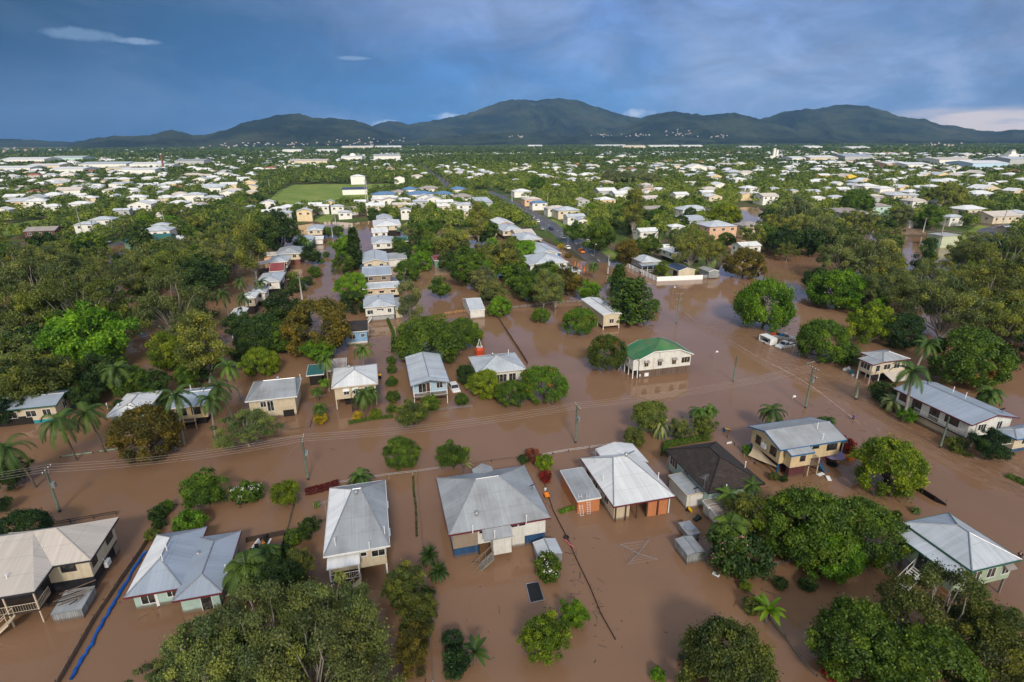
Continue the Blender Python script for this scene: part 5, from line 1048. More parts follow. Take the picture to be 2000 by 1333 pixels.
LISTM = [(198, 449, 30), (240, 431, 28), (258, 427, 26), (292, 406, 30), (275, 418, 40), (328, 437, 34), (352, 432, 28), (316, 460, 30), (355, 396, 35), (390, 416, 35), (378, 420, 26), (415, 403, 35), (455, 383, 40), (420, 378, 40), (490, 375, 30), (491, 421, 24), (68, 403, 35), (100, 393, 40), (135, 386, 40), (38, 411, 50), (5, 430, 28), (155, 411, 40), (172, 401, 30), (222, 396, 30), (217, 386, 26), (38, 376, 30), (112, 363, 40), (130, 366, 26), (150, 363, 26), (183, 359, 28), (217, 359, 24), (240, 362, 28), (270, 371, 24), (320, 381, 22), (375, 351, 40), (392, 361, 30), (415, 356, 28), (435, 348, 40), (487, 351, 26), (203, 366, 14),
 (525, 414, 28), (545, 421, 28), (562, 418, 30), (583, 414, 25), (605, 421, 26), (617, 415, 24), (632, 419, 22), (645, 408, 25), (660, 419, 24), (675, 429, 25), (688, 421, 24), (705, 409, 22), (596, 433, 28), (528, 427, 28), (556, 433, 28), (735, 421, 34), (737, 409, 30), (742, 401, 30), (762, 408, 26), (782, 419, 26), (794, 430, 20), (802, 416, 26), (822, 411, 28), (832, 402, 30), (848, 406, 30), (870, 413, 32), (910, 416, 34), (868, 422, 24), (790, 404, 26), (770, 398, 24), (893, 411, 24), (918, 432, 22),
 (1140, 406, 24), (1186, 405, 34), (1187, 388, 36), (1272, 401, 32), (1332, 396, 28), (1397, 401, 28), (1476, 389, 24), (1362, 336, 40), (1335, 337, 20), (1175, 313, 20), (1217, 312, 28), (1240, 312, 20), (1297, 306, 16), (1335, 323, 22), (1357, 318, 18), (1392, 321, 20), (1427, 328, 16), (1450, 329, 24), (1437, 346, 30), (1462, 348, 34), (1447, 363, 26), (1350, 351, 26), (1387, 351, 16), (1280, 331, 30), (1250, 328, 20), (1205, 321, 22), (1112, 326, 16), (1100, 323, 16), (1090, 338, 24), (1115, 343, 14), (1022, 341, 16), (1042, 371, 20), (1087, 373, 16), (1132, 306, 14), (1177, 375, 14), (1060, 352, 18), (1010, 360, 20), (1215, 365, 18),
 (1595, 366, 24), (1515, 381, 20), (1592, 386, 30), (1600, 401, 26), (1635, 399, 28), (1712, 401, 32), (1760, 398, 38), (1787, 396, 28), (1795, 411, 36), (1847, 411, 36), (1702, 378, 34), (1732, 381, 34), (1672, 376, 22), (1770, 377, 32), (1800, 376, 28), (1825, 379, 26), (1925, 393, 50), (1935, 382, 44), (1990, 389, 30), (1835, 363, 35), (1860, 366, 35), (1940, 371, 30), (1962, 366, 28), (1692, 361, 26), (1557, 346, 16), (1602, 338, 28), (1580, 333, 16), (1557, 331, 18), (1842, 351, 30), (1912, 348, 28), (1765, 358, 20), (1700, 335, 16), (1782, 342, 16), (1747, 341, 14), (1995, 431, 36), (1875, 352, 26), (1980, 352, 28), (1890, 372, 24), (1655, 340, 24), (1720, 350, 22), (1640, 372, 20), (1530, 362, 18), (1550, 388, 20)]
for q in LISTM: mid(*q)
# fill the blocks between with the same sort of houses, along the street grid
def infill(n, bands):
    k = 0; t = 0
    while k < n and t < n * 40:
        t += 1; x0, x1, y0, y1 = rng.choice(bands); px, py = rng.uniform(x0, x1), rng.uniform(y0, y1); q = PG(px, py)
        a, b_ = q.dot(U), q.dot(V); a = round(a / 19) * 19 + rng.uniform(-2, 2); b_ = round(b_ / 46) * 46 + rng.choice((-13, 13)) + rng.uniform(-2, 2); q = U * a + V * b_
        d = Vector((q.x, q.y, 1.5 - CAM_H)); zz = d.dot(_f); px, py = 1000 + F_PX * d.dot(_r) / zz, 666.5 - F_PX * d.dot(_u) / zz
        if not (-60 < px < 2060 and y0 - 4 < py < y1 + 4): continue
        if 495 < px < 810 and 340 < py < 412: continue
        if any((q.x - f_[0]) ** 2 + (q.y - f_[1]) ** 2 < (f_[2] + 8) ** 2 for f_ in FOOT): continue
        bad = False
        for pts, w in ROADS:
            for A, B in zip(pts[:-1], pts[1:]):
                vx, vy = B[0] - A[0], B[1] - A[1]; tt = max(0, min(1, ((q.x - A[0]) * vx + (q.y - A[1]) * vy) / (vx * vx + vy * vy)))
                if math.hypot(q.x - A[0] - tt * vx, q.y - A[1] - tt * vy) < w / 2 + 9: bad = True
        if bad: continue
        w = rng.uniform(11, 15) * F_PX / zz
        if mid(px, py, w): k += 1
infill(105, [(0, 340, 372, 420), (340, 520, 350, 400), (0, 500, 345, 370), (520, 960, 335, 358), (960, 1500, 318, 372), (1140, 1500, 372, 410), (1500, 2000, 340, 392)])
# ---- big sheds and works on the edge of town
def shed(px, py, w, dep, h_, rm, wm, label, roof='gable_x', pitch=7):
    h_ *= 1.25; q = PG(px, py); de = depth_at(q.x, q.y, q.z); W_ = w * de / F_PX; c = q + V * dep / 2; r = empty('warehouse', (c.x, c.y, q.z), GRID * 0.4, label, 'warehouse', 'large industrial sheds'); FOOT.append((c.x, c.y, max(W_, dep) * 0.5))
    mb, gab, RL, F = roof_shape(roof, -W_ / 2, W_ / 2, -dep / 2, dep / 2, h_, pitch); mb.build('roof', rm, r); wb = MB().box(-W_ / 2 + .3, W_ / 2 - .3, -dep / 2 + .3, dep / 2 - .3, -1, h_)
    for g in gab: wb.face([(p[0] * .995, p[1] * .995, p[2] - 0.05) for p in g])
    wb.build('wall', wm, r); n = max(1, int(W_ / 16)); dm = MB().box(-2.5, 2.5, -0.08, 0, 0, min(4.5, h_ * .7)).mesh('roller_door', rng.choice((TRIM_BLUE, TRIM_DARK, W_GREY)))
    for i in range(n): link('roller_door', dm, r, (-W_ / 2 + W_ * (i + .5) / n, -dep / 2 + .3, 0))
    return r
SH = [(28, 340, 70, 40, 7, R_WHITE, W_WHITE, 'long white shed leftmost in the left industrial belt'), (90, 334, 60, 36, 7, R_WHITE, W_CREAM, 'cream walled shed second in the left industrial belt'), (137, 343, 62, 40, 7, R_WHITE, W_WHITE, 'near white shed before the left industrial belt'), (135, 318, 60, 50, 9, R_LIGHT, W_MINT, 'pale green shed at the back of the left industrial belt'), (50, 321, 80, 60, 8, R_WHITE, W_WHITE, 'wide white shed at the far left of the industrial belt'), (207, 333, 88, 50, 8, R_LIGHT, W_WHITE, 'broad white shed in the middle of the left industrial belt'), (235, 341, 44, 30, 7, R_CREAM, W_CREAM, 'cream shed in front of the broad white shed'), (272, 345, 70, 34, 7, R_WHITE, W_WHITE, 'white shed nearest at the right of the left industrial belt'), (290, 333, 60, 40, 8, R_WHITE, W_WHITE, 'white shed behind the brick chimney'), (375, 327, 55, 40, 9, R_GREY, W_GREY, 'grey dark fronted shed right of the brick chimney'), (325, 334, 32, 26, 7, R_WHITE, W_WHITE, 'small white shed right of the brick chimney'),
 (605, 324, 74, 40, 7, R_CREAM, W_CREAM, 'long cream school building in the centre left'), (690, 318, 40, 36, 9, R_WHITE, W_WHITE, 'white sheds with round tank left of the long white hall'), (640, 300, 40, 50, 9, R_WHITE, W_WHITE, 'white shed below the left foothill'), (700, 292, 60, 70, 10, R_WHITE, W_CREAM, 'shopping centre block, left half'), (760, 291, 50, 70, 9, R_WHITE, W_WHITE, 'shopping centre block, right half'), (572, 299, 36, 50, 8, R_WHITE, W_WHITE, 'white shed near the left foothill suburb'),
 (1047, 289, 28, 60, 9, R_WHITE, W_WHITE, 'white block alone below the central mountain'), (1195, 288, 60, 60, 8, R_WHITE, W_WHITE, 'white retail shed, first of the central row'), (1240, 292, 46, 60, 11, R_CREAM, W_CREAM, 'cream retail shed with blue corner in the central row'), (1300, 290, 62, 60, 9, R_WHITE, W_WHITE, 'white retail shed, third of the central row'), (1355, 290, 40, 60, 9, R_WHITE, W_WHITE, 'white retail shed, last of the central row'), (1470, 292, 40, 60, 8, R_WHITE, W_WHITE, 'white shed right of the central retail row'),
 (1562, 320, 28, 40, 8, R_WHITE, W_WHITE, 'white shed left in the right industrial belt'), (1612, 319, 58, 50, 8, R_WHITE, W_CREAM, 'cream shed in the right industrial belt'), (1680, 319, 60, 50, 10, R_BLUE, W_GREY, 'blue grey shed with open front in the right industrial belt'), (1757, 332, 50, 40, 7, R_WHITE, W_PEACH, 'pinkish shed in front of the timber yard'), (1797, 334, 52, 40, 7, R_WHITE, W_WHITE, 'white shed right of the timber yard'), (1868, 326, 70, 50, 9, R_CREAM, W_WHITE, 'arched cream roofed shed beside the works tower'), (1937, 333, 78, 50, 8, R_WHITE, W_BLUE, 'long pale blue walled shed at the works'), (1992, 331, 44, 46, 12, R_LIGHT, W_GREY, 'grey shed at the right edge works'), (1680, 294, 44, 60, 8, R_WHITE, W_WHITE, 'white shed far behind the timber yard'), (1592, 292, 34, 60, 8, R_WHITE, W_WHITE, 'white shed far behind the right silo'), (1895, 310, 24, 40, 7, R_WHITE, W_WHITE, 'lone white shed before the right hills')]
for q in SH: shed(*q)
q = PG(1962, 322); t = empty('works_tower', q, 0, 'stepped white works tower with round end in the right industrial belt', 'tower'); m_ = MB(); m_.box(-12, 12, -10, 10, -1, 11); m_.box(-4, 14, -8, 8, 11, 17); m_.box(2, 10, -5, 5, 17, 22); m_.tube([(-14, 0, -1), (-14, 0, 12)], 9, 14); m_.build('tower', W_WHITE, t); MB().box(3, 9, -4, 4, 22, 25).build('head', W_GREY, t)
q = PG(1513, 313); t = empty('silo', q, 0, 'tall white twin silo standing above the right suburb trees', 'silo'); m_ = MB(); m_.tube([(-3.2, 0, 0), (-3.2, 0, 24)], 3.0, 12); m_.build('silo_barrel', W_WHITE, t); m_ = MB(); m_.tube([(3.4, 0, 0), (3.4, 0, 21)], 2.8, 12); m_.build('silo_barrel', W_WHITE, t); MB().box(-14, 12, -8, -4, 0, 9).build('shed_wall', W_WHITE, t)
q = PG(321, 336); t = empty('chimney', q, 0, 'tall brick factory chimney in the left industrial belt', 'chimney'); MB().tube([(0, 0, -1), (0, 0, 26)], [1.8, 1.1], 12).build('shaft', W_BRICK, t); MB().tube([(0, 0, 26), (0, 0, 27.2)], [1.3, 1.3], 12).build('cap', W_WHITE, t)
q = PG(196, 290 + 40); t = empty('storage_tank', PG(690, 314), 0, 'round white tank beside the white sheds left of the long hall', 'tank'); MB().tube([(0, 0, -1), (0, 0, 13), (0, 0, 15.5), (0, 0, 16.5)], [7, 7, 4.5, 0.3], 18).build('tank_shell', W_WHITE, t, smooth=True); MB().bar((7.05, 0, 0), (7.05, 0, 13.5), 0.3, 4).build('ladder', STEEL, t)
# pump station in the pond
q = PG(1838, 481); t = empty('pump_station', q, GRID, 'pale green concrete pump station standing in the right pond', 'building'); MB().box(-5.0, 5.0, -3.5, 3.5, -2.5, 5.2).build('wall', plain('pump_station_green', (0.46, 0.50, 0.36), 0.8, 0.2), t); MB().box(-5.3, 5.3, -3.8, 3.8, 5.2, 5.5).build('roof_slab', W_GREY, t); MB().box(-7.2, -5.0, -3.0, -0.5, -2.5, 2.0).build('annex', W_SHEDGREEN, t)
m_ = MB()
for a, b_ in (((-5.1, -3.6), (5.1, -3.6)), ((5.1, -3.6), (5.1, 3.6)), ((-5.1, 3.6), (5.1, 3.6)), ((-5.1, -3.6), (-5.1, 3.6))): m_.bar((*a, 6.5), (*b_, 6.5), 0.04, 4); m_.bar((*a, 5.5), (*a, 6.5), 0.04, 4)
m_.build('railing', STEEL, t); FOOT.append((q.x, q.y, 7))
q = PG(1806, 482); t = empty('storage_tank', q, 0, 'small pale green tank half sunk in the right pond', 'tank'); MB().tube([(0, 0, -1), (0, 0, 1.3), (0, 0, 1.5)], [1.5, 1.5, 0.1], 16).build('tank_shell', MATS['pump_station_green'], t); MB().bar((0.6, 0, 1.4), (0.6, 0, 2.0), 0.12, 6).build('pipe', STEEL, t)
# ------------------------------------------------------------------ trees
def quads_mesh(name, ctr, nrm, size, tone, mat, asp=0.62, droop=None):
    """one rhombic leaf clump face per centre; tone is stored per face"""
    n = len(ctr); nrm = nrm / (np.linalg.norm(nrm, axis=1, keepdims=True) + 1e-9)
    t = nr.normal(size=(n, 3)); 
    if droop is not None: t = t * (1 - droop) + np.array([0, 0, -1.0]) * droop * 2
    a = np.cross(nrm, t); a /= (np.linalg.norm(a, axis=1, keepdims=True) + 1e-9); b = np.cross(nrm, a)
    s = size[:, None]; bend = nrm * s * 0.22
    v = np.stack([ctr + b * s - bend, ctr + a * s * asp, ctr - b * s - bend, ctr - a * s * asp], 1).reshape(-1, 3)
    me = bpy.data.meshes.new(name); me.vertices.add(4 * n); me.vertices.foreach_set('co', v.astype(np.float32).ravel())
    me.loops.add(4 * n); me.loops.foreach_set('vertex_index', np.arange(4 * n, dtype=np.int32))
    me.polygons.add(n); me.polygons.foreach_set('loop_start', np.arange(n, dtype=np.int32) * 4)
    me.materials.append(mat); me.update(calc_edges=True)
    at = me.attributes.new('tone', 'FLOAT', 'FACE'); at.data.foreach_set('value', np.clip(tone, 0, 1).astype(np.float32))
    return me
def rdir(n):
    d = nr.normal(size=(n, 3)); return d / np.linalg.norm(d, axis=1, keepdims=True)
def lobes_to_leaves(lc, lr, cc, n, size, up=0.35, outward=0.5, jit=0.7, flat=0.8, var=0.22):
    """leaves over the outer side of a set of lobes (lc centres, lr radii); cc: crown centre"""
    w = lr ** 2; w = w / w.sum(); k = nr.choice(len(lc), size=n, p=w); d = rdir(n)
    out = lc[k] - cc; out = out / (np.linalg.norm(out, axis=1, keepdims=True) + 1e-6)
    d = d + out * outward + np.array([0, 0, up]); d /= np.linalg.norm(d, axis=1, keepdims=True)
    p = lc[k] + d * lr[k][:, None] * (0.55 + 0.5 * nr.random(n))[:, None] * np.array([1, 1, flat])
    nm = d + nr.normal(size=(n, 3)) * jit
    p = p + nr.normal(size=(n, 3)) * (lr[k] * np.where(nr.random(n) < .3, .38, .08))[:, None]
    lt = nr.normal(0.5, var, size=len(lc)); tone = lt[k] + nr.normal(0, 0.13, n)
    return p, nm, size * (0.55 + 0.9 * nr.random(n)), tone
def limb(mb, p0, p1, r0, r1, wob=0.12, n=5, k=5):
    p0, p1 = Vector(p0), Vector(p1); L = (p1 - p0).length; pts = []
    for i in range(n + 1):
        t = i / n; q = p0.lerp(p1, t); q.z += L * 0.12 * math.sin(t * math.pi) * (1 if p1.z > p0.z else 0)
        if 0 < i < n: q += Vector((rng.uniform(-1, 1), rng.uniform(-1, 1), rng.uniform(-0.5, 0.5))) * L * wob * 0.5
        pts.append(q)
    mb.tube(pts, [r0 + (r1 - r0) * (i / n) for i in range(n + 1)], k, cap=False); return pts
def crown_lobes(kind, R, H, th):
    """lobe centres and radii of a crown of radius R between the heights th and H"""
    bmp = rdir(9); bh = nr.uniform(-.13, .26, 9)
    def wob(d): return (1 + (np.exp(-((d[:, None, :] - bmp[None]) ** 2).sum(2) / .35) * bh).sum(1))[:, None]
    hc = (H - th); C = np.array([0, 0, th + hc * 0.45])
    if kind == 'gum':
        n = 62; d = rdir(n); d[:, 2] = np.abs(d[:, 2]) * 1.15 - 0.45; d /= np.linalg.norm(d, axis=1, keepdims=True)
        rr = (0.32 + 0.66 * nr.random(n) ** 0.6)[:, None] * wob(d); lc = C + d * rr * np.array([R, R, hc * 0.55]); lr = R * (0.10 + 0.12 * nr.random(n))
    elif kind == 'mango':
        n = 150; d = rdir(n); d[:, 2] = np.where(d[:, 2] < -0.75, -d[:, 2], d[:, 2]); lc = np.array([0, 0, th + hc * 0.46]) + d * np.array([R, R, hc * 0.54]) * (0.76 + 0.16 * nr.random(n))[:, None] * wob(d); lr = R * (0.11 + 0.10 * nr.random(n))
    elif kind == 'round':
        n = 64; d = rdir(n); lc = np.array([0, 0, th + hc * 0.5]) + d * np.array([R, R, hc * 0.5]) * (0.55 + 0.30 * nr.random(n))[:, None] * wob(d); lr = R * (0.18 + 0.12 * nr.random(n))
    elif kind == 'loose':
        n = 80; d = rdir(n); lc = np.array([0, 0, th + hc * 0.5]) + d * np.array([R, R, hc * 0.5]) * (0.35 + 0.58 * nr.random(n))[:, None] * wob(d); lr = R * (0.14 + 0.11 * nr.random(n))
    elif kind == 'umbrella':
        n = 70; a = nr.random(n) * 2 * np.pi; r = np.sqrt(nr.random(n)) * 0.92; lc = np.stack([np.cos(a) * r * R, np.sin(a) * r * R, th + hc * (0.86 - 0.62 * r ** 2.2 + 0.10 * nr.random(n))], 1); lr = R * (0.13 + 0.08 * nr.random(n))
    elif kind == 'tall':
        n = 36; a = nr.random(n) * 2 * np.pi; t = nr.random(n); r = R * (0.25 + 0.6 * np.sin(np.pi * (0.15 + 0.8 * t))) * nr.random(n) ** 0.5; lc = np.stack([np.cos(a) * r, np.sin(a) * r, th + hc * (0.08 + 0.86 * t)], 1); lr = R * (0.22 + 0.16 * nr.random(n))
    return lc, lr, C
PROTO = {}
def make_tree(kind, R, H, th, nleaf, leaf, bark, trunk_r, up=0.35, jit=0.7, flat=0.8, droop=None, nl=14, var=0.22, limbs=True, outward=0.5, flowers=None):
    lc, lr, C = crown_lobes(kind, R, H, th); p, nm, sz, tn = lobes_to_leaves(lc, lr, C, nleaf, leaf, up, outward, jit, flat, var)
    cr = quads_mesh('crown', p, nm, sz, tn, LEAF, droop=droop)
    tm = MB(); fork = Vector((rng.uniform(-.3, .3), rng.uniform(-.3, .3), th * (0.55 if limbs else 0.9)))
    tm.tube([(0, 0, -3.0), (0, 0, 0), fork * 0.55, fork], [trunk_r * 1.1, trunk_r, trunk_r * 0.82, trunk_r * 0.7], 7)
    idx = np.argsort(-lr)[:nl] if kind != 'umbrella' else nr.choice(len(lc), nl, replace=False)
    for i in idx:
        e = Vector(lc[i]) ; mid = fork.lerp(e, 0.45) + Vector((rng.uniform(-1, 1), rng.uniform(-1, 1), rng.uniform(-.2, .8))) * R * 0.08
        limb(tm, fork, mid, trunk_r * 0.5, trunk_r * 0.34, n=3); limb(tm, mid, e, trunk_r * 0.34, trunk_r * 0.10, n=3)
    tr = tm.mesh('trunk', bark, smooth=True); fl = None
    if flowers:
        k = nr.choice(len(lc), flowers[1]); q = []; 
        d = rdir(flowers[1] * 14); d[:, 2] = np.abs(d[:, 2]); kk = np.repeat(k, 14); q = lc[kk] + d * lr[kk][:, None] * 1.02
        fl = quads_mesh('flowers', q, d + nr.normal(size=d.shape) * 0.4, np.full(len(q), flowers[2]), np.full(len(q), 0.5), flowers[0])
    return dict(crown=cr, trunk=tr, flowers=fl, w=2 * R, hc=(th + H) / 2, H=H)
def palm_mesh(trunk_h, frond, nf, leafl, lean=0.0, seed=1, bark=None, tr=0.16, arch=1.0, stiff=0.5, crownshaft=True, leafw=0.075, up0=1.15):
    r_ = random.Random(seed); ctr = []; V_ = []; F_ = []; tn = []
    top = Vector((lean, lean * 0.3, trunk_h))
    for i in range(nf):
        a = 2 * math.pi * i / nf * 1.0 + r_.uniform(-.2, .2); el = up0 - 1.75 * (i * 0.618 % 1.0) * arch + r_.uniform(-.1, .1); L_ = frond * r_.uniform(0.85, 1.1)
        dirv = Vector((math.cos(a) * math.cos(el), math.sin(a) * math.cos(el), math.sin(el))); p = top.copy(); seg = 9; pts = [p.copy()]; tw = r_.uniform(0.2, 0.8)
        for k in range(seg):
            dirv = (dirv + Vector((0, 0, -0.16 - 0.06 * k * (1 - stiff)))).normalized(); p = p + dirv * L_ / seg; pts.append(p.copy())
        for k in range(1, seg + 1):
            d = (pts[k] - pts[k - 1]).normalized(); side = d.cross(Vector((0, 0, 1))).normalized(); upv = side.cross(d)
            ll = leafl * (math.sin(math.pi * min(1, (k + 0.6) / (seg + 1.2))) ** 0.6)
            for m_ in range(3):
                q = pts[k - 1].lerp(pts[k], (m_ + 0.5) / 3)
                for sgn in (-1, 1):
                    e = q + (side * sgn * 0.85 + d * 0.55 - Vector((0, 0, 0.55)) + upv * 0.15).normalized() * ll * r_.uniform(.85, 1.1); w_ = d * leafw; i0 = len(V_)
                    V_ += [q - w_, q + w_, e + w_ * 0.3, e - w_ * 0.3]; F_.append((i0, i0 + 1, i0 + 2, i0 + 3)); tn.append(tw + r_.uniform(-.12, .12))
            i0 = len(V_); w_ = side * 0.035; V_ += [pts[k - 1] - w_, pts[k - 1] + w_, pts[k] + w_, pts[k] - w_]; F_.append((i0, i0 + 1, i0 + 2, i0 + 3)); tn.append(0.8)
    me = bpy.data.meshes.new('crown'); me.from_pydata([tuple(v) for v in V_], [], F_); me.materials.append(LEAF); me.update()
    at = me.attributes.new('tone', 'FLOAT', 'FACE'); at.data.foreach_set('value', np.clip(np.array(tn), 0, 1).astype(np.float32))
    tm = MB(); tm.tube([(0, 0, -3), (0, 0, 0)] + [(lean * (t ** 1.6), lean * 0.3 * (t ** 1.6), trunk_h * t) for t in (0.25, 0.5, 0.75, 1.0)], [tr * 1.25, tr * 1.2, tr, tr * 0.95, tr * 0.85, tr * 0.8], 8)
    if crownshaft: tm.tube([top - Vector((0, 0, 0.9)), top - Vector((0, 0, 0.4)), top + Vector((0, 0, 0.1))], [tr * 0.85, tr * 1.05, tr * 0.5], 8)
    return dict(crown=me, trunk=tm.mesh('trunk', bark or BARK_P, smooth=True), flowers=None, w=1.75 * frond, hc=trunk_h, H=trunk_h + frond * 0.4)
def conifer_mesh(H, R, nw, per, leaf, seed, shape=1.0, th=1.0, up=0.25):
    r_ = random.Random(seed); tm = MB(); tm.tube([(0, 0, -3), (0, 0, 0), (0, 0, H * 0.5), (0, 0, H)], [0.34, 0.3, 0.18, 0.03], 7); P_ = []; Nn = []; T_ = []
    for w_ in range(nw):
        z = th + (H - th) * (w_ / nw); t = (z - th) / (H - th); rad = R * (1 - t) ** shape * r_.uniform(0.85, 1.1) + 0.25
        for i in range(per):
            a = 2 * math.pi * (i + r_.random() * 0.7) / per + w_ * 0.7; d = Vector((math.cos(a), math.sin(a), up)); L_ = rad * r_.uniform(0.75, 1.08); tone = r_.gauss(0.5, 0.18)
            tm.tube([(0, 0, z), Vector((0, 0, z)) + d * L_ * 0.6, Vector((0, 0, z)) + d * L_ + Vector((0, 0, L_ * 0.1))], [0.06, 0.04, 0.015], 4, cap=False)
            m_ = int(16 + 26 * L_ / R)
            for k in range(m_):
                s = 0.25 + 0.8 * (k + r_.random()) / m_; q = Vector((0, 0, z)) + d * L_ * s + Vector((r_.gauss(0, .22), r_.gauss(0, .22), r_.gauss(0.05, .16))) * (0.6 + 0.12 * L_); P_.append(q); Nn.append((r_.gauss(d.x * .4, .6), r_.gauss(d.y * .4, .6), 0.9)); T_.append(tone + r_.gauss(0, .1))
    return dict(crown=quads_mesh('crown', np.array(P_), np.array(Nn), np.full(len(P_), leaf) * (0.7 + 0.6 * nr.random(len(P_))), np.array(T_), LEAF, asp=0.55), trunk=tm.mesh('trunk', BARK_D, smooth=True), flowers=None, w=2 * R, hc=H / 2, H=H)
# ---- the stock of trees (near: fine leaves; far: coarser)
for v in range(3):
    PROTO['gum', v] = make_tree('gum', 5.5, 11, 1.8, 23000, 0.125, BARK_P, 0.26, up=0.15, jit=0.9, flat=0.75, droop=0.5, nl=40, outward=0.2, var=0.2)
    PROTO['mango', v] = make_tree('mango', 4.5, 7.0, 0.4, 30000, 0.135, BARK_D, 0.30, var=0.24, nl=10)
    PROTO['round', v] = make_tree('round', 3.5, 6.4, 0.7, 17000, 0.125, BARK, 0.2, var=0.18, nl=12)
    PROTO['loose', v] = make_tree('loose', 4.0, 7.6, 0.7, 20000, 0.135, BARK, 0.2, nl=18, jit=0.9)
    PROTO['gum_far', v] = make_tree('gum', 5.5, 11, 2.0, 6200, 0.23, BARK_P, 0.24, up=0.15, jit=0.9, flat=0.75, droop=0.4, nl=18, outward=0.25)
    PROTO['mango_far', v] = make_tree('mango', 4.5, 7.2, 0.5, 7500, 0.25, BARK_D, 0.30, var=0.18, nl=6)
    PROTO['loose_far', v] = make_tree('loose', 4.2, 8.0, 0.9, 6000, 0.25, BARK, 0.22, nl=9, jit=0.9)
for v in range(2):
    PROTO['tall', v] = make_tree('tall', 3.0, 12, 3.0, 14000, 0.13, BARK_P, 0.2, up=0.1, jit=0.9, droop=0.6, nl=14, outward=0.2)
    PROTO['poinciana', v] = make_tree('mango', 4.5, 6.2, 0.6, 19000, 0.13, BARK, 0.2, nl=12, jit=0.9, flowers=(FL_RED, (9, 20)[v], 0.11))
    PROTO['umbrella', v] = make_tree('mango', 5.0, 5.8, 0.4, 26000, 0.135, BARK, 0.26, nl=10, var=0.2)
    PROTO['hoop', v] = conifer_mesh(10, 5.2, 13, 12, 0.30, 5 + v, 0.38, 0.6, 0.25)
    PROTO['cypress', v] = conifer_mesh(8, 1.3, 26, 8, 0.24, 15 + v, 0.5, 0.4, 0.9)
    PROTO['shrub', v] = make_tree('round', 1.5, 2.3, 0.05, 4200, 0.095, BARK, 0.06, nl=4)
    PROTO['royal', v] = palm_mesh(8.5, 3.6, 17, 0.75, 0.5 + v, 3 + v, BARK_P, 0.21)
    PROTO['coconut', v] = palm_mesh(7.5, 4.2, 20, 0.85, 1.6 - v * 2.6, 8 + v, BARK, 0.15, stiff=0.3, crownshaft=False)
    PROTO['cocos', v] = palm_mesh(6.0, 3.4, 22, 0.8, 0.3, 21 + v, BARK, 0.14, stiff=0.05, crownshaft=False)
    PROTO['cycad', v] = palm_mesh(1.4, 2.6, 22, 0.5, 0.0, 31 + v, BARK, 0.18, stiff=0.3, crownshaft=False, up0=1.25)
    PROTO['goldencane', v] = palm_mesh(2.6, 2.4, 26, 0.7, 0.0, 41 + v, BARK, 0.10, arch=0.8, stiff=0.2, up0=1.4)
    PROTO['spiky', v] = palm_mesh(0.9, 1.3, 40, 0.22, 0, 51 + v, BARK, 0.1, arch=0.95, stiff=0.9, crownshaft=False, leafw=0.05, up0=1.45)
PROTO['whitebush', 0] = make_tree('round', 2.0, 3.2, 0.1, 4200, 0.15, BARK, 0.07, nl=4, flowers=(FL_WHITE, 22, 0.10)); PROTO['pinkbush', 0] = make_tree('round', 2.4, 3.6, 0.2, 5000, 0.15, BARK, 0.07, nl=4, flowers=(FL_PINK, 6, 0.09))
def banana_mesh(seed):
    r_ = random.Random(seed); m_ = MB(); tones = []
    for i in range(13):
        a = r_.uniform(0, 6.28); el = r_.uniform(0.35, 1.3); d = Vector((math.cos(a) * math.cos(el), math.sin(a) * math.cos(el), math.sin(el))); p = Vector((0, 0, 1.7)); s = d.cross(Vector((0, 0, 1))).normalized(); prev = None; tw = r_.uniform(.3, .9)
        for k in range(8):
            w_ = 0.30 * math.sin(math.pi * min(1, (k + 0.4) / 7.6)) ** 0.7; row = (p - s * w_ + Vector((0, 0, 0.06)), p, p + s * w_ + Vector((0, 0, 0.06)))
            if prev: m_.face([prev[0], prev[1], row[1], row[0]]); m_.face([prev[1], prev[2], row[2], row[1]]); tones += [tw, tw + 0.08]
            prev = row; d = (d + Vector((0, 0, -0.17))).normalized(); p = p + d * 0.30
    me = m_.mesh('crown', LEAF); at = me.attributes.new('tone', 'FLOAT', 'FACE'); at.data.foreach_set('value', np.clip(tones, 0, 1).astype(np.float32))
    t_ = MB()
    for i in range(3): t_.tube([(i * .25 - .25, .1 * i, -1.5), (i * .15 - .15, 0, 1.0), (0, 0, 1.8)], [.14, .12, .08], 7)
    return dict(crown=me, trunk=t_.mesh('trunk', BARK, smooth=True), flowers=None, w=3.6, hc=1.9, H=3.4)
for v in range(2): PROTO['banana', v] = banana_mesh(90 + v)
NVAR = {}
for k_, v_ in PROTO: NVAR[k_] = NVAR.get(k_, 0) + 1
COLS = dict(gum=(0.068, 0.092, 0.040), gumy=(0.080, 0.100, 0.030), grey=(0.072, 0.095, 0.058), dark=(0.020, 0.042, 0.013), mango=(0.038, 0.074, 0.012), brown=(0.062, 0.058, 0.014), bright=(0.052, 0.115, 0.010), lime=(0.075, 0.115, 0.010),
            yellow=(0.20, 0.17, 0.012), olive=(0.062, 0.086, 0.024), palm=(0.030, 0.060, 0.018), palmb=(0.040, 0.080, 0.016), cyc=(0.085, 0.120, 0.075), poin=(0.048, 0.105, 0.012), poind=(0.032, 0.055, 0.012), red=(0.11, 0.012, 0.014), crot=(0.20, 0.05, 0.04), deep=(0.014, 0.036, 0.014), hoop=(0.034, 0.066, 0.014), pine=(0.046, 0.062, 0.018), orange=(0.16, 0.09, 0.02))
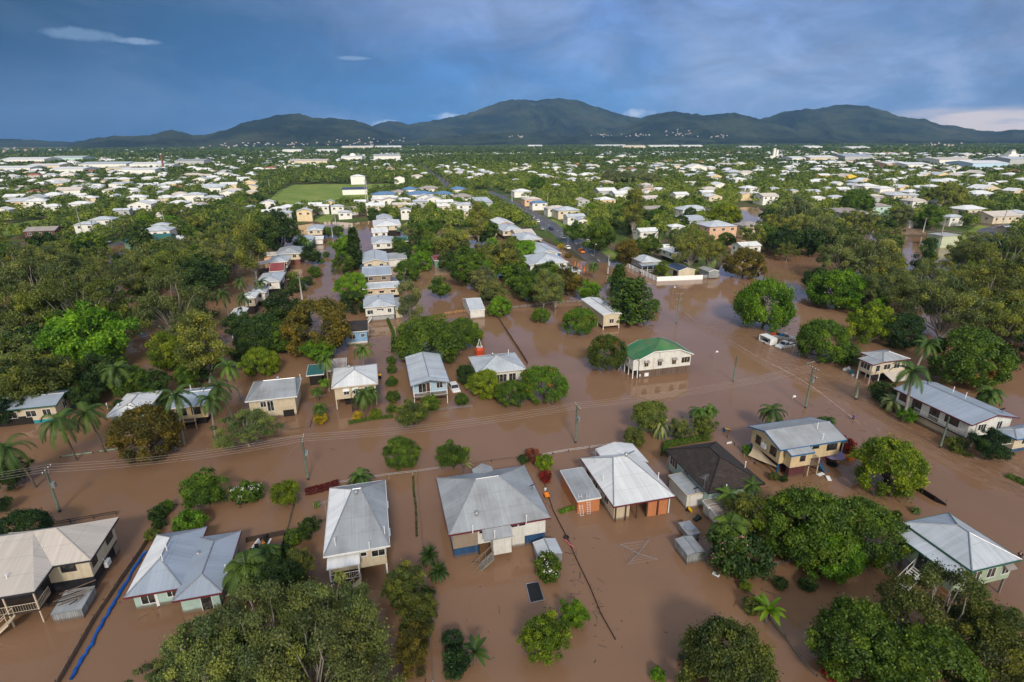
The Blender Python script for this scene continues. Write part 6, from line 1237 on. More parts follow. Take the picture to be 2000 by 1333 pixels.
NAMEK = dict(gum='gum_tree', gum_far='gum_tree', tall='gum_tree', mango='mango_tree', mango_far='mango_tree', round='garden_tree', loose='leafy_tree', loose_far='leafy_tree', poinciana='poinciana_tree', umbrella='spreading_tree', hoop='conifer', cypress='cypress', shrub='shrub', royal='palm_tree', coconut='palm_tree', cocos='palm_tree', cycad='cycad', goldencane='palm_clump', spiky='spiky_plant', whitebush='flowering_bush', pinkbush='flowering_bush', banana='banana_plant')
CATK = dict(gum_tree='tree', mango_tree='tree', garden_tree='tree', leafy_tree='tree', poinciana_tree='tree', spreading_tree='tree', conifer='tree', cypress='tree', shrub='shrub', palm_tree='palm', cycad='palm', palm_clump='palm', spiky_plant='plant', flowering_bush='bush', banana_plant='plant')
TREES = []
_use = {}
def plant(kind, x, y, z, sc, col, label, group=None, hs=1.0):
    v = _use.get(kind, 0); _use[kind] = v + 1; pr = PROTO[kind, v % NVAR[kind]]; nm = NAMEK[kind]; rz = rng.uniform(0, 6.28)
    r = empty(nm, (x, y, z), rz, label, CATK[nm], group); r.scale = (sc * rng.uniform(.94, 1.06), sc * rng.uniform(.94, 1.06), sc * hs)
    c = COLS[col] if isinstance(col, str) else col; j = rng.uniform(0.85, 1.15); g = rng.uniform(0.93, 1.07)
    t = link('trunk', pr['trunk'], r); k = link('crown', pr['crown'], r); k.color = (c[0] * j / g, c[1] * j, c[2] * j, 1)
    if pr['flowers']: link('flowers', pr['flowers'], r)
    TREES.append((x, y, pr['w'] * sc / 2)); return r
def T(kind, cx, cy, w, col, label, hs=1.0, group=None):
    """a tree whose crown is centred on this pixel and is w pixels wide"""
    n = _use.get(kind, 0); pr = PROTO[kind, n % NVAR[kind]]; q = PG(cx, cy); sc = 1.0; gz = 0.0
    for _ in range(6):
        zc = gz + pr['hc'] * sc * hs; q = P(cx, cy, zc); gz = ground_z(q.x, q.y); sc = w * depth_at(q.x, q.y, zc) / F_PX / pr['w']
    return plant(kind, q.x, q.y, gz, sc, col, label, group, hs)
# ---- bottom left: the big pale gums
T('gum', 640, 1212, 190, 'gum', 'large olive gum tree right of the low mint house, highest of the near gum clump')
T('gum', 520, 1235, 210, 'gum', 'olive gum tree with bare white limbs in the middle of the near gum clump')
T('gum', 410, 1285, 190, 'gum', 'olive gum tree at the bottom edge, left side of the near gum clump')
T('gum', 325, 1325, 130, 'gum', 'small olive gum tree leftmost in the near gum clump at the bottom edge', 0.8)
T('gum', 610, 1300, 220, 'gum', 'spreading olive gum tree at the bottom edge in front of the near gum clump')
T('tall', 705, 1230, 95, 'gum', 'slender drooping gum tree on the right fringe of the near gum clump')
T('gum', 510, 1345, 200, 'gum', 'olive gum tree cut by the bottom edge below the near gum clump')
T('gum', 705, 1320, 150, 'gum', 'low olive gum tree at the bottom edge right of the near gum clump', 0.8)
T('goldencane', 480, 1112, 100, 'palm', 'dark palm clump against the blue grey roofed mint house')
T('goldencane', 525, 1080, 62, 'palm', 'small palm growing over the white boat in the yard')
T('round', 535, 1130, 90, 'dark', 'dark rounded tree behind the near gum clump and palm')
T('loose', 578, 1105, 68, 'olive', 'olive shrubby tree left of the stilt house stairs')
T('loose', 790, 1140, 78, 'olive', 'narrow olive tree right of the stilt house, rearmost of three in a line', 1.1)
T('loose', 815, 1192, 82, 'pine', 'dark tangled tree in the middle of a line of three right of the stilt house')
T('loose', 806, 1268, 82, 'brown', 'brownish green tree, nearest of three in a line by the bottom edge')
T('shrub', 886, 1250, 42, 'deep', 'dark leafy shrub left of the large leaved plant at the bottom')
T('shrub', 892, 1292, 58, 'deep', 'wide dark shrub in front of the large leaved plant at the bottom')
T('banana', 928, 1272, 62, 'dark', 'upright dark plant with large paddle leaves near the bottom edge')
T('spiky', 838, 1086, 40, 'dark', 'spiky dark plant left of the big grey hip roofed house, upper of a pair')
T('spiky', 856, 1118, 40, 'dark', 'spiky dark plant left of the big grey hip roofed house, lower of a pair')
T('whitebush', 1070, 1104, 58, 'mango', 'round bush dotted with white flowers in front of the small white shed')
T('loose', 1066, 1245, 96, 'lime', 'bright yellow green tree standing in open water at the bottom centre')
T('loose', 1122, 1195, 62, 'bright', 'leafy bamboo like tree behind the bright yellow green tree', 0.9)
T('mango', 1420, 1295, 168, 'pine', 'rounded olive green tree at the bottom edge right of the fallen fence')
T('loose', 1365, 1275, 70, 'grey', 'thin grey twiggy bush beside the rounded olive tree')
T('mango', 1690, 1268, 175, 'mango', 'green broad tree at the bottom edge left of the dark casuarina')
T('mango', 1805, 1320, 190, 'mango', 'green broad tree cut by the bottom edge below the dark casuarina')
T('gum', 1845, 1200, 205, 'pine', 'dark olive casuarina in front of the pale green stilt house')
T('gum', 1955, 1265, 190, 'pine', 'dark olive casuarina at the bottom right corner')
T('shrub', 1625, 1314, 40, 'red', 'crimson leaved shrub at the bottom edge')
T('whitebush', 1652, 1322, 24, 'dark', 'small white flowering shrub next to the crimson shrub')
T('banana', 1502, 1190, 62, 'bright', 'banana plant with splayed leaves at the head of the leaning fence')
T('shrub', 1470, 1182, 40, 'olive', 'shrub with reddish and olive leaves left of the banana plant')
T('shrub', 1458, 1145, 22, 'lime', 'small yellow green shrub on the fence line above the banana plant'); T('shrub', 1450, 1130, 20, 'crot', 'small reddish shrub on the fence line beside the dark oleander')
T('shrub', 1523, 1140, 28, 'dark', 'small green shrub alone in the water, left of two below the mango trees'); T('shrub', 1580, 1140, 34, 'dark', 'small green shrub alone in the water, right of two below the mango trees')
T('shrub', 1981, 1196, 20, 'mango', 'small round shrub by the right edge below the stilt house'); T('shrub', 1285, 1316, 30, 'bright', 'leafy shrub at the bottom edge left of the rounded olive tree')
for q in ((780, 1170, 40), (830, 1160, 40), (800, 1230, 44), (825, 1235, 40)): T('loose', *q, rng.choice(('olive', 'dark', 'pine')), 'scrubby bush filling the line of three trees right of the stilt house', group='scrub right of the stilt house')
T('pinkbush', 1442, 1078, 118, 'dark', 'dark oleander with pink blossoms beside the silver shed')
T('goldencane', 1425, 1035, 95, 'palmb', 'golden cane palm clump behind the silver garden shed')
T('loose', 1465, 1005, 100, 'olive', 'olive grey tree right of the dark tiled house rear porch'); T('loose', 1520, 1030, 95, 'pine', 'dull green tree between the palm clump and the big mango')
T('mango', 1580, 1032, 165, 'mango', 'large mango tree, left of a pair by the silver roofed stilt house'); T('mango', 1682, 1035, 145, 'mango', 'large mango tree, right of a pair by the silver roofed stilt house'); T('mango', 1620, 1075, 120, 'bright', 'bright green lower mango tree in front of the pair of mangoes')
T('royal', 1428, 965, 62, 'palmb', 'palm rising in front of the dark tiled roof, left of two', 0.7); T('royal', 1484, 948, 56, 'palmb', 'palm rising in front of the dark tiled roof, right of two', 0.7)
T('mango', 1737, 911, 122, 'lime', 'dense round bright mango tree beside the pale yellow house')
T('cycad', 1790, 996, 24, 'palm', 'small palm standing in water above the silver roofed house'); T('shrub', 1752, 1004, 15, 'mango', 'tiny round shrub left of the small palm in water')
# ---- left edge and the street
T('mango', 38, 1042, 105, 'deep', 'dark green dense tree behind the cream roofed corner house'); T('loose', 4, 985, 34, 'dark', 'dark shrub at the left edge by the street')
T('loose', 398, 952, 88, 'mango', 'olive green tree on the near bank above the low mint house'); T('whitebush', 481, 961, 52, 'mango', 'white flowering oleander on the near bank beside the olive tree'); T('shrub', 448, 965, 34, 'grey', 'grey leaved shrub between olive tree and oleander')
T('round', 558, 963, 54, 'lime', 'round yellow green tree at the fence corner by the dark red hedge')
T('shrub', 372, 1022, 56, 'bright', 'leafy shrub behind the ridge of the mint house roof'); T('loose', 603, 1030, 40, 'dark', 'dark upright tree in the yard left of the stilt house'); T('shrub', 575, 1047, 40, 'mango', 'low shrub left of the dark upright tree'); T('shrub', 555, 1080, 32, 'dark', 'dark shrub at the end of the paling fence by the boat')
T('shrub', 306, 1002, 36, 'dark', 'dark bush with pink flowers on the blue tarpaulin fence'); T('shrub', 325, 990, 28, 'bright', 'bright bush at the far end of the blue tarpaulin fence'); T('shrub', 310, 1022, 24, 'dark', 'small shrub halfway along the blue tarpaulin fence'); T('shrub', 295, 1045, 28, 'olive', 'weedy bush low on the blue tarpaulin fence')
T('cycad', 703, 932, 66, 'palm', 'arching palm behind the grey stilt house roof'); T('cycad', 618, 985, 20, 'palmb', 'small palm in the water left of the stilt house')
T('mango', 785, 886, 66, 'mango', 'weeping rounded tree standing in the street, left of two'); T('loose', 884, 890, 62, 'mango', 'tree with broad leaves in the street, right of two'); T('banana', 905, 905, 40, 'grey', 'blue grey large leaved plant beside the broad leaved tree')
T('shrub', 1038, 888, 34, (0.10, 0.035, 0.03), 'pink red croton bush by the big grey roof'); T('shrub', 1062, 905, 36, 'lime', 'yellow leaved bush beside the pink croton'); T('shrub', 1066, 930, 26, 'red', 'maroon leaved shrub below the yellow bush'); T('shrub', 1022, 897, 22, 'dark', 'small dark bush left of the pink croton')
T('round', 1239, 854, 44, 'olive', 'small round tree behind the bright white roof')
T('round', 1272, 812, 74, 'olive', 'bushy round tree on the near bank, leftmost of the roadside clump'); T('cycad', 1291, 833, 46, 'cyc', 'silver grey palm in the roadside clump', 1.6); T('loose', 1330, 835, 50, 'gum', 'grey olive bush between the silver palm and the palm clump'); T('cocos', 1362, 802, 52, 'palmb', 'leafy palm clump at the right of the roadside trees', 0.7); T('cocos', 1388, 798, 44, 'palmb', 'single palm rightmost in the roadside clump', 0.8); T('loose', 1375, 833, 44, 'olive', 'bush under the palms of the roadside clump')
T('cocos', 1508, 803, 72, 'palm', 'palm behind the ridge of the pale yellow house', 0.7); T('goldencane', 1612, 825, 46, 'palm', 'palm half hidden by the pale yellow house roof')
T('shrub', 1618, 880, 40, 'deep', 'dark hedge bush beside the teal carport of the yellow house'); T('shrub', 1648, 868, 36, 'red', 'dark purple leaved shrub beside the teal carport')
T('shrub', 1462, 878, 22, 'bright', 'small bush on the fence corner left of the yellow house'); T('shrub', 1512, 930, 20, 'olive', 'small shrub on the fence below the shade sail'); T('shrub', 1530, 935, 16, 'dark', 'tiny shrub on the fence, right of the shade sail')
# ---- far row of the flooded street, left to right
T('coconut', 40, 868, 98, 'palm', 'low coconut palm with its foot in the street, leftmost'); T('coconut', 122, 815, 96, 'palm', 'leaning coconut palm, left of a pair by the brilliant white roof'); T('coconut', 182, 808, 86, 'palm', 'leaning coconut palm, right of a pair by the brilliant white roof'); T('royal', 338, 775, 80, 'palm', 'royal palm with pale leaning trunk in the street')
T('mango', 284, 846, 118, 'brown', 'brown tinged mango tree beside the royal palm'); T('poinciana', 288, 784, 56, 'poin', 'red flowering tree in front of the brilliant white roof'); T('royal', 440, 748, 74, 'palm', 'dark palm left of the cream house with the garage opening', 0.9); T('royal', 405, 778, 70, 'palm', 'shadowed palm in front of the tan house'); T('royal', 455, 710, 60, 'palmb', 'tall palm behind the cream house with the garage opening')
T('gum', 480, 832, 112, 'gum', 'willowy grey green tree in front of the cream house with the garage opening', 0.7); T('cycad', 505, 775, 28, 'palmb', 'small palm against the cream garage house front')
T('cocos', 620, 762, 34, 'palmb', 'palm beside the bright white roof, upper of three in a file', 0.7); T('cocos', 622, 795, 40, 'palmb', 'palm beside the bright white roof, lowest of three in a file', 0.8); T('cocos', 632, 745, 34, 'bright', 'palm beside the bright white roof, hindmost of three', 0.7)
T('shrub', 628, 818, 26, 'yellow', 'yellow flowering shrub at the foot of the three palms'); T('cocos', 707, 768, 58, 'palm', 'feathery palm in front of the bright white roofed house, left of two'); T('cocos', 722, 766, 52, 'palm', 'feathery palm in front of the bright white roofed house, right of two')
T('shrub', 699, 811, 18, 'yellow', 'round yellow bush on the low clipped hedge'); T('shrub', 735, 808, 22, 'lime', 'round green bush on the low clipped hedge'); T('loose', 806, 808, 66, 'olive', 'greyish bush tree at the hedge corner by the light blue house', 0.9); T('loose', 842, 786, 42, 'mango', 'dark bush with climbing palm in front of the light blue house')
for q in ((764, 703, 20), (766, 722, 20), (765, 745, 24), (767, 775, 28), (765, 798, 20)): T('shrub', q[0], q[1], q[2], 'mango', 'clipped green shrub in the hedge line beside the light blue house', group='hedge shrubs beside the light blue house')
T('round', 902, 781, 28, 'mango', 'small cone shaped garden tree beside the white car'); T('round', 910, 730, 40, 'dark', 'dark round tree between the white car and the low pale roofed house'); T('mango', 946, 750, 62, 'lime', 'round light green tree, left of a pair in front of the low pale roofed house'); T('mango', 998, 768, 60, 'mango', 'round green tree, right of a pair in front of the low pale roofed house'); T('poinciana', 1065, 750, 92, 'poin', 'feathery green tree with a patch of scarlet flowers by the broken post')
T('umbrella', 838, 668, 135, 'mango', 'wide spreading dark green tree behind the light blue house'); T('mango', 905, 652, 68, 'mango', 'rounded tree joined to the wide spreading tree'); T('shrub', 935, 655, 22, 'yellow', 'yellow bush behind the red steel float')
T('mango', 506, 708, 64, 'lime', 'bright round mango tree above the cream garage house'); T('mango', 615, 642, 128, 'brown', 'large dome shaped brown green mango tree'); T('round', 620, 682, 58, 'bright', 'bright green tree at the foot of the large brown mango'); T('royal', 635, 700, 44, 'palmb', 'tall palm below the large brown mango, left of two', 1.2); T('royal', 706, 676, 54, 'palmb', 'palm in front of the sky blue house', 0.8)
T('mango', 515, 655, 90, 'dark', 'dark green tree left of the large brown mango'); T('loose', 548, 660, 62, 'mango', 'leafy tree touching the large brown mango on its left'); T('loose', 560, 610, 90, 'dark', 'dark tree behind the large brown mango on the left'); T('tall', 800, 590, 56, 'grey', 'tall thin pale gum right of the lattice house'); T('mango', 688, 560, 62, 'bright', 'bright dome shaped tree in the canal street row'); T('mango', 692, 590, 52, 'dark', 'dark tree left of the lattice house'); T('cypress', 692, 488, 26, 'dark', 'pencil cypress on the canal street bank'); T('loose', 672, 478, 50, 'bright', 'spreading tree beside the pencil cypress'); T('loose', 668, 515, 42, 'mango', 'round tree standing at the canal edge below the cypress')
T('cycad', 690, 517, 24, 'cyc', 'grey palm on the canal street bank'); T('round', 601, 549, 20, 'dark', 'small round tree alone in the canal, nearest of the canal trees'); T('round', 614, 530, 24, 'mango', 'small leaning tree alone in the canal'); T('shrub', 578, 557, 34, 'dark', 'dark bush at the canal bank'); T('shrub', 586, 549, 18, 'lime', 'light round bush at the canal bank'); T('shrub', 637, 497, 14, 'mango', 'tiny tree island in the canal'); T('shrub', 627, 510, 12, 'bright', 'tiny bright bush in the canal'); T('loose', 606, 497, 40, 'dark', 'dark hedge tree in front of the brick based house'); T('round', 640, 452, 22, 'mango', 'round tree left of the canal bend, left of two'); T('round', 660, 452, 24, 'mango', 'round tree at the canal bend, right of two'); T('loose', 572, 540, 26, 'olive', 'pale leafy shrub by the left bank porch')
T('royal', 505, 552, 40, 'palm', 'dark palm hiding the white left bank house', 0.8); T('royal', 478, 550, 38, 'palm', 'palm leftmost by the white left bank house', 0.8); T('royal', 590, 468, 28, 'palmb', 'palm in front of the teal house, left of two', 0.8); T('royal', 604, 470, 26, 'palmb', 'palm in front of the teal house, right of two', 0.8)
# ---- middle, behind the green roofed house
T('poinciana', 1187, 687, 76, 'poind', 'dark rounded poinciana with orange blossoms left of the green roofed house', 1.25); T('poinciana', 1130, 626, 68, 'poin', 'low spreading poinciana on the muddy rise'); T('poinciana', 1057, 616, 38, 'poin', 'small poinciana with orange blossoms by the paling fence')
T('hoop', 1232, 588, 108, 'hoop', 'massive dark hoop pine beside the cream building', 0.85); T('round', 1277, 594, 24, 'mango', 'small round tree hugging the massive hoop pine')
T('umbrella', 1496, 592, 116, 'bright', 'broad bright weeping tree standing in the water on the right', 1.35); T('mango', 1606, 666, 92, 'mango', 'dense round mango beside the white utility vehicle'); T('hoop', 1655, 690, 66, 'hoop', 'dark pine in front of the cream two level house', 0.6); T('loose', 1702, 632, 84, 'lime', 'yellow green tree above the cream two level house'); T('mango', 1762, 645, 78, 'deep', 'dark blue green fig behind the cream two level house')
T('mango', 1898, 702, 128, 'mango', 'big mango with rust coloured patch near the right edge'); T('mango', 1905, 725, 62, 'orange', 'rust and yellow leaved tree in front of the big right hand mango'); T('royal', 1790, 725, 82, 'palm', 'tall royal palm at the end of the long white house', 1.0); T('royal', 1800, 672, 62, 'palm', 'palm behind the long white house, smaller of the two'); T('cycad', 1742, 785, 54, 'cyc', 'grey palm at the corner of the long white house'); T('cycad', 1794, 805, 50, 'cyc', 'grey palm in front of the long white house veranda'); T('shrub', 1728, 765, 48, 'dark', 'dark bush left of the long white house'); T('shrub', 1775, 812, 34, 'bright', 'leafy bush under the grey palms')
T('loose', 1932, 868, 66, 'deep', 'dark shrubby tree before the pergola of the long white house'); T('shrub', 1872, 868, 36, 'olive', 'low bush at the road edge left of the dark shrubby tree'); T('goldencane', 1935, 772, 62, 'palm', 'palm thicket behind the long white house')
T('cypress', 1208, 550, 26, 'hoop', 'slender pine behind the massive hoop pine', 0.8); T('cocos', 1160, 518, 30, 'palm', 'palm at the flooded end of the main road', 0.9); T('goldencane', 1195, 545, 24, 'palm', 'low palm at the water edge by the main road'); T('loose', 1228, 490, 52, 'brown', 'brown green casuarina at the fence of the corner cottage', 1.2); T('loose', 1292, 525, 26, 'lime', 'yellow green round tree inside the white corner fence'); T('shrub', 1096, 482, 14, 'yellow', 'yellow bush beside the white house with blue verandas'); T('shrub', 1110, 499, 12, 'brown', 'red brown bush on the main road verge')
T('gum', 1352, 478, 86, 'gumy', 'olive gum shading the fenced yard, left of two'); T('gum', 1385, 488, 66, 'gumy', 'olive gum shading the fenced yard, right of two'); T('loose', 1110, 548, 62, 'brown', 'brown leaved tree in front of the low white house'); T('tall', 1062, 560, 44, 'gum', 'thin trunked gum by the long paling fence, left of two'); T('tall', 1085, 565, 40, 'gum', 'thin trunked gum by the long paling fence, right of two'); T('loose', 1150, 565, 46, 'bright', 'bright bush tree beside the cream building'); T('loose', 1035, 560, 58, 'mango', 'full green tree behind the long paling fence')
T('mango', 1024, 492, 52, 'bright', 'dense bright tree beside the plain white house'); T('loose', 985, 505, 72, 'gumy', 'pale leafed dome tree in the central gardens'); T('loose', 965, 570, 62, 'gum', 'tall bush tree right of the small white shed'); T('mango', 975, 600, 44, 'bright', 'bright low tree in front of the long paling fence'); T('loose', 910, 520, 76, 'mango', 'big leafy tree behind the maroon roofed shed'); T('loose', 858, 562, 44, 'mango', 'leafy tree left of the small white shed'); T('mango', 795, 530, 48, 'mango', 'round tree right of the tan house with black windows'); T('loose', 880, 470, 74, 'gumy', 'large sparse gum above the central gardens'); T('loose', 945, 545, 50, 'grey', 'grey green tree beside the maroon roofed shed'); T('loose', 825, 490, 40, 'bright', 'bright tree behind the white canal street houses'); T('tall', 933, 428, 44, 'gumy', 'gum with pale forked trunk beside the main road houses'); T('mango', 1000, 515, 52, 'bright', 'bright round tree left of the flooded yard')
T('mango', 1419, 422, 56, 'lime', 'dense bright yellow green tree beside the right pond'); T('tall', 1238, 405, 48, 'gumy', 'tall pale trunked gum above the roofs'); T('loose', 1172, 458, 70, 'mango', 'large dark park tree right of the main road'); T('royal', 1290, 452, 26, 'palm', 'tall palm above the corner cottage', 1.3); T('loose', 1268, 480, 44, 'mango', 'leafy tree behind the corner cottage'); T('loose', 1120, 452, 42, 'mango', 'bush tree at the right verge of the main road'); T('mango', 1048, 362, 36, 'mango', 'dark tree beside the upper cross road')
# ---- left wood
for q in ((60, 545, 130), (150, 590, 150), (45, 610, 130), (255, 520, 80), (335, 595, 135), (100, 520, 100), (200, 545, 100), (25, 530, 120)): T('gum', *q, rng.choice(('gum', 'gum', 'olive')), 'spreading olive gum tree in the flooded wood on the left', group='gum trees of the flooded left wood')
T('tall', 392, 665, 92, 'gumy', 'tall pale gum with slender trunk left of the bright round mango', 0.8); T('loose', 172, 655, 150, 'bright', 'large loose bright leaved tree in the left wood'); T('loose', 325, 688, 78, 'lime', 'yellow green tree left of the tall pale gum'); T('cocos', 224, 722, 86, 'palm', 'dark shaggy palm below the large bright leaved tree', 0.8); T('loose', 70, 740, 120, 'olive', 'olive tree above the slate blue roof at the left edge'); T('loose', 20, 690, 100, 'gum', 'grey green tree at the left edge of the wood'); T('gum', 340, 520, 100, 'olive', 'olive gum with pale limbs near the green shed'); T('tall', 488, 478, 62, 'gumy', 'tall yellow olive gum left of the brick based house', 1.0); T('loose', 545, 455, 80, 'dark', 'dark broad tree above the brick based house'); T('gum', 430, 500, 90, 'gum', 'olive gum in the middle of the left wood'); T('loose', 400, 545, 86, 'dark', 'dark tree in the left wood near the gabled house'); T('loose', 470, 630, 62, 'dark', 'dark tree beside the angled white roof'); T('royal', 440, 575, 44, 'palm', 'palm behind the angled white roof, left of two', 1.1); T('royal', 470, 580, 40, 'palm', 'palm behind the angled white roof, right of two', 1.1)
for q in ((30, 745, 70), (110, 735, 80), (165, 770, 60), (190, 730, 80), (255, 745, 70), (300, 745, 60), (365, 735, 50), (400, 715, 60), (350, 690, 60), (235, 800, 40), (15, 800, 60), (60, 790, 40), (20, 925, 60), (470, 690, 50)): T('loose', *q, rng.choice(('dark', 'mango', 'deep')), 'dark leafy tree at the back of the left end houses', group='dark trees behind the left end houses')
# ---- right wood
for q in ((1655, 500, 90), (1712, 498, 100), (1725, 560, 100), (1800, 560, 110), (1850, 600, 130), (1935, 560, 130), (1965, 510, 110), (1900, 500, 90), (1975, 620, 110), (1830, 525, 60)): T('gum', *q, rng.choice(('gum', 'gumy', 'gum')), 'olive gum tree in the flooded wood on the right', group='gum trees of the flooded right wood')
T('mango', 1640, 565, 92, 'bright', 'deep green rounded tree on the right bank, left of two'); T('mango', 1690, 580, 80, 'bright', 'deep green rounded tree on the right bank, right of two'); T('loose', 1600, 545, 62, 'dark', 'dark bushy tree at the narrow of the right water'); T('mango', 1455, 515, 66, 'brown', 'yellow brown mango at the end of the white fence'); T('loose', 1552, 420, 70, 'grey', 'silvery tree beside the right pond'); T('gum', 1590, 442, 80, 'gum', 'large gum between pond and rusty shed'); T('loose', 1535, 470, 60, 'dark', 'dark green tree above the right water'); T('loose', 1762, 420, 46, 'grey', 'grey dark tree by the bare yard'); T('loose', 1820, 425, 46, 'mango', 'dark green tree behind the pump station'); T('mango', 1850, 385, 62, 'gumy', 'pale yellow green willow in the right suburb'); T('mango', 1673, 398, 58, 'mango', 'dense rounded hedge tree in the right suburb'); T('tall', 1808, 500, 46, 'dark', 'slender dark tree at the pond below the pump station')
for q in ((1225, 352, 40), (1250, 345, 34), (1205, 350, 36), (1190, 345, 30), (1270, 352, 32)): T('mango', *q, 'grey', 'silver grey tree in the park above the cross road', group='silver grey park trees')
for i in range(9): T('royal', 1135 + i * 15 + rng.uniform(-3, 3), 362 + rng.uniform(-2, 2), 13, 'palm', 'palm in the row along the upper cross road', group='palms lining the upper cross road', hs=0.9)
for i in range(8): T('royal', 858 + i * 8, 340 + i * 2.5, 11, 'palm', 'palm in the avenue beside the far road', group='palms of the far avenue', hs=0.8)
# ---- scattered trees of the same kinds, kept off houses, roads and each other
def clear_of(x, y, r):
    for fx, fy, fr in FOOT:
        if (x - fx) ** 2 + (y - fy) ** 2 < (fr + r * 0.75) ** 2: return False
    for pts, w in ROADS:
        for a, b_ in zip(pts[:-1], pts[1:]):
            ax, ay = a; vx, vy = b_[0] - ax, b_[1] - ay; t = max(0, min(1, ((x - ax) * vx + (y - ay) * vy) / (vx * vx + vy * vy)))
            if math.hypot(x - ax - t * vx, y - ay - t * vy) < w / 2 + r * 0.8 + (5 if pts is ROADS[0][0] else 0): return False
    for L_ in _lawns:
        if pin(L_, np.array([x]), np.array([y]))[0]: return False
    return True
_lawns = [gpoly(px, 0.4) for px in LAWNS.values()] + [gpoly([(512, 404), (545, 372), (575, 362), (700, 361), (745, 360), (800, 362), (792, 372), (735, 374), (716, 392), (570, 400)], 1.6)]
_lawns += [gpoly(p) for p in ([(560, 620), (600, 470), (620, 455), (690, 436), (720, 440), (700, 470), (665, 560), (655, 640)], [(1420, 405), (1500, 400), (1495, 445), (1430, 445)], [(1728, 450), (1880, 450), (1885, 525), (1840, 580), (1740, 545)], [(505, 400), (720, 390), (724, 402), (505, 418)], [(1510, 515), (1600, 530), (1650, 640), (1560, 680), (1500, 660)], [(195, 490), (250, 485), (262, 520), (215, 525)])]
def scatter(poly, n, r0, r1, mix, label, group, gap=0.62):
    pg = gpoly(poly); xs = [p[0] for p in pg]; ys = [p[1] for p in pg]; k = 0; tries = 0
    while k < n and tries < n * 60:
        tries += 1; x = rng.uniform(min(xs), max(xs)); y = rng.uniform(min(ys), max(ys)); r = rng.uniform(r0, r1)
        if not pin(pg, np.array([x]), np.array([y]))[0] or not clear_of(x, y, r): continue
        if any((x - a) ** 2 + (y - b_) ** 2 < ((r + c) * gap) ** 2 for a, b_, c in TREES): continue
        kind, col, lab = rng.choice(mix); pr = PROTO[kind, 0]; sc = 2 * r / pr['w']
        plant(kind, x, y, ground_z(x, y), sc, col, lab + ' ' + label, lab + 's ' + group, rng.uniform(.85, 1.15)); k += 1
GUMS = [('gum_far', 'gum', 'olive gum tree'), ('gum_far', 'gumy', 'yellow olive gum tree'), ('gum_far', 'olive', 'brown olive gum tree'), ('loose_far', 'dark', 'dark green leafy tree'), ('loose_far', 'mango', 'green leafy tree')]
GARD = [('mango_far', 'mango', 'rounded green mango tree'), ('mango_far', 'bright', 'bright green mango tree'), ('loose_far', 'mango', 'green leafy tree'), ('loose_far', 'olive', 'olive leafy tree'), ('loose_far', 'dark', 'dark green leafy tree'), ('gum_far', 'gum', 'olive gum tree'), ('mango_far', 'dark', 'dark green mango tree')]
scatter([(-330, 478), (170, 496), (300, 478), (470, 462), (560, 462), (500, 500), (440, 560), (395, 600), (420, 700), (330, 720), (250, 745), (130, 740), (-80, 760)], 150, 3.2, 6.2, GUMS, 'among the others of the flooded left wood', 'of the flooded left wood', 0.47)
scatter([(1425, 470), (1500, 445), (1560, 445), (1735, 455), (1760, 500), (1850, 500), (2000, 492), (2300, 485), (2300, 700), (1990, 720), (1960, 680), (1880, 650), (1740, 620), (1640, 600), (1560, 560), (1480, 525)], 125, 3.2, 6.0, GUMS, 'among the others of the flooded right wood', 'of the flooded right wood', 0.47)
scatter([(790, 445), (1010, 460), (1060, 480), (1040, 520), (1150, 560), (1120, 590), (990, 595), (930, 560), (800, 545), (780, 500)], 44, 2.6, 4.6, GARD, 'in the central back gardens', 'of the central back gardens', 0.6)
scatter([(1130, 440), (1240, 470), (1300, 480), (1430, 500), (1430, 440), (1380, 400), (1150, 400)], 50, 2.6, 4.8, GARD, 'in the gardens right of the main road', 'right of the main road', 0.62)
scatter([(700, 420), (940, 400), (1000, 430), (1000, 450), (800, 440), (720, 432)], 34, 2.2, 4.2, GARD, 'behind the canal street row', 'behind the canal street row', 0.7)
scatter([(200, 480), (330, 420), (500, 400), (650, 420), (600, 440), (430, 458), (250, 470)], 70, 2.8, 5.0, GARD, 'between the left suburb houses', 'of the left suburb gardens', 0.62)
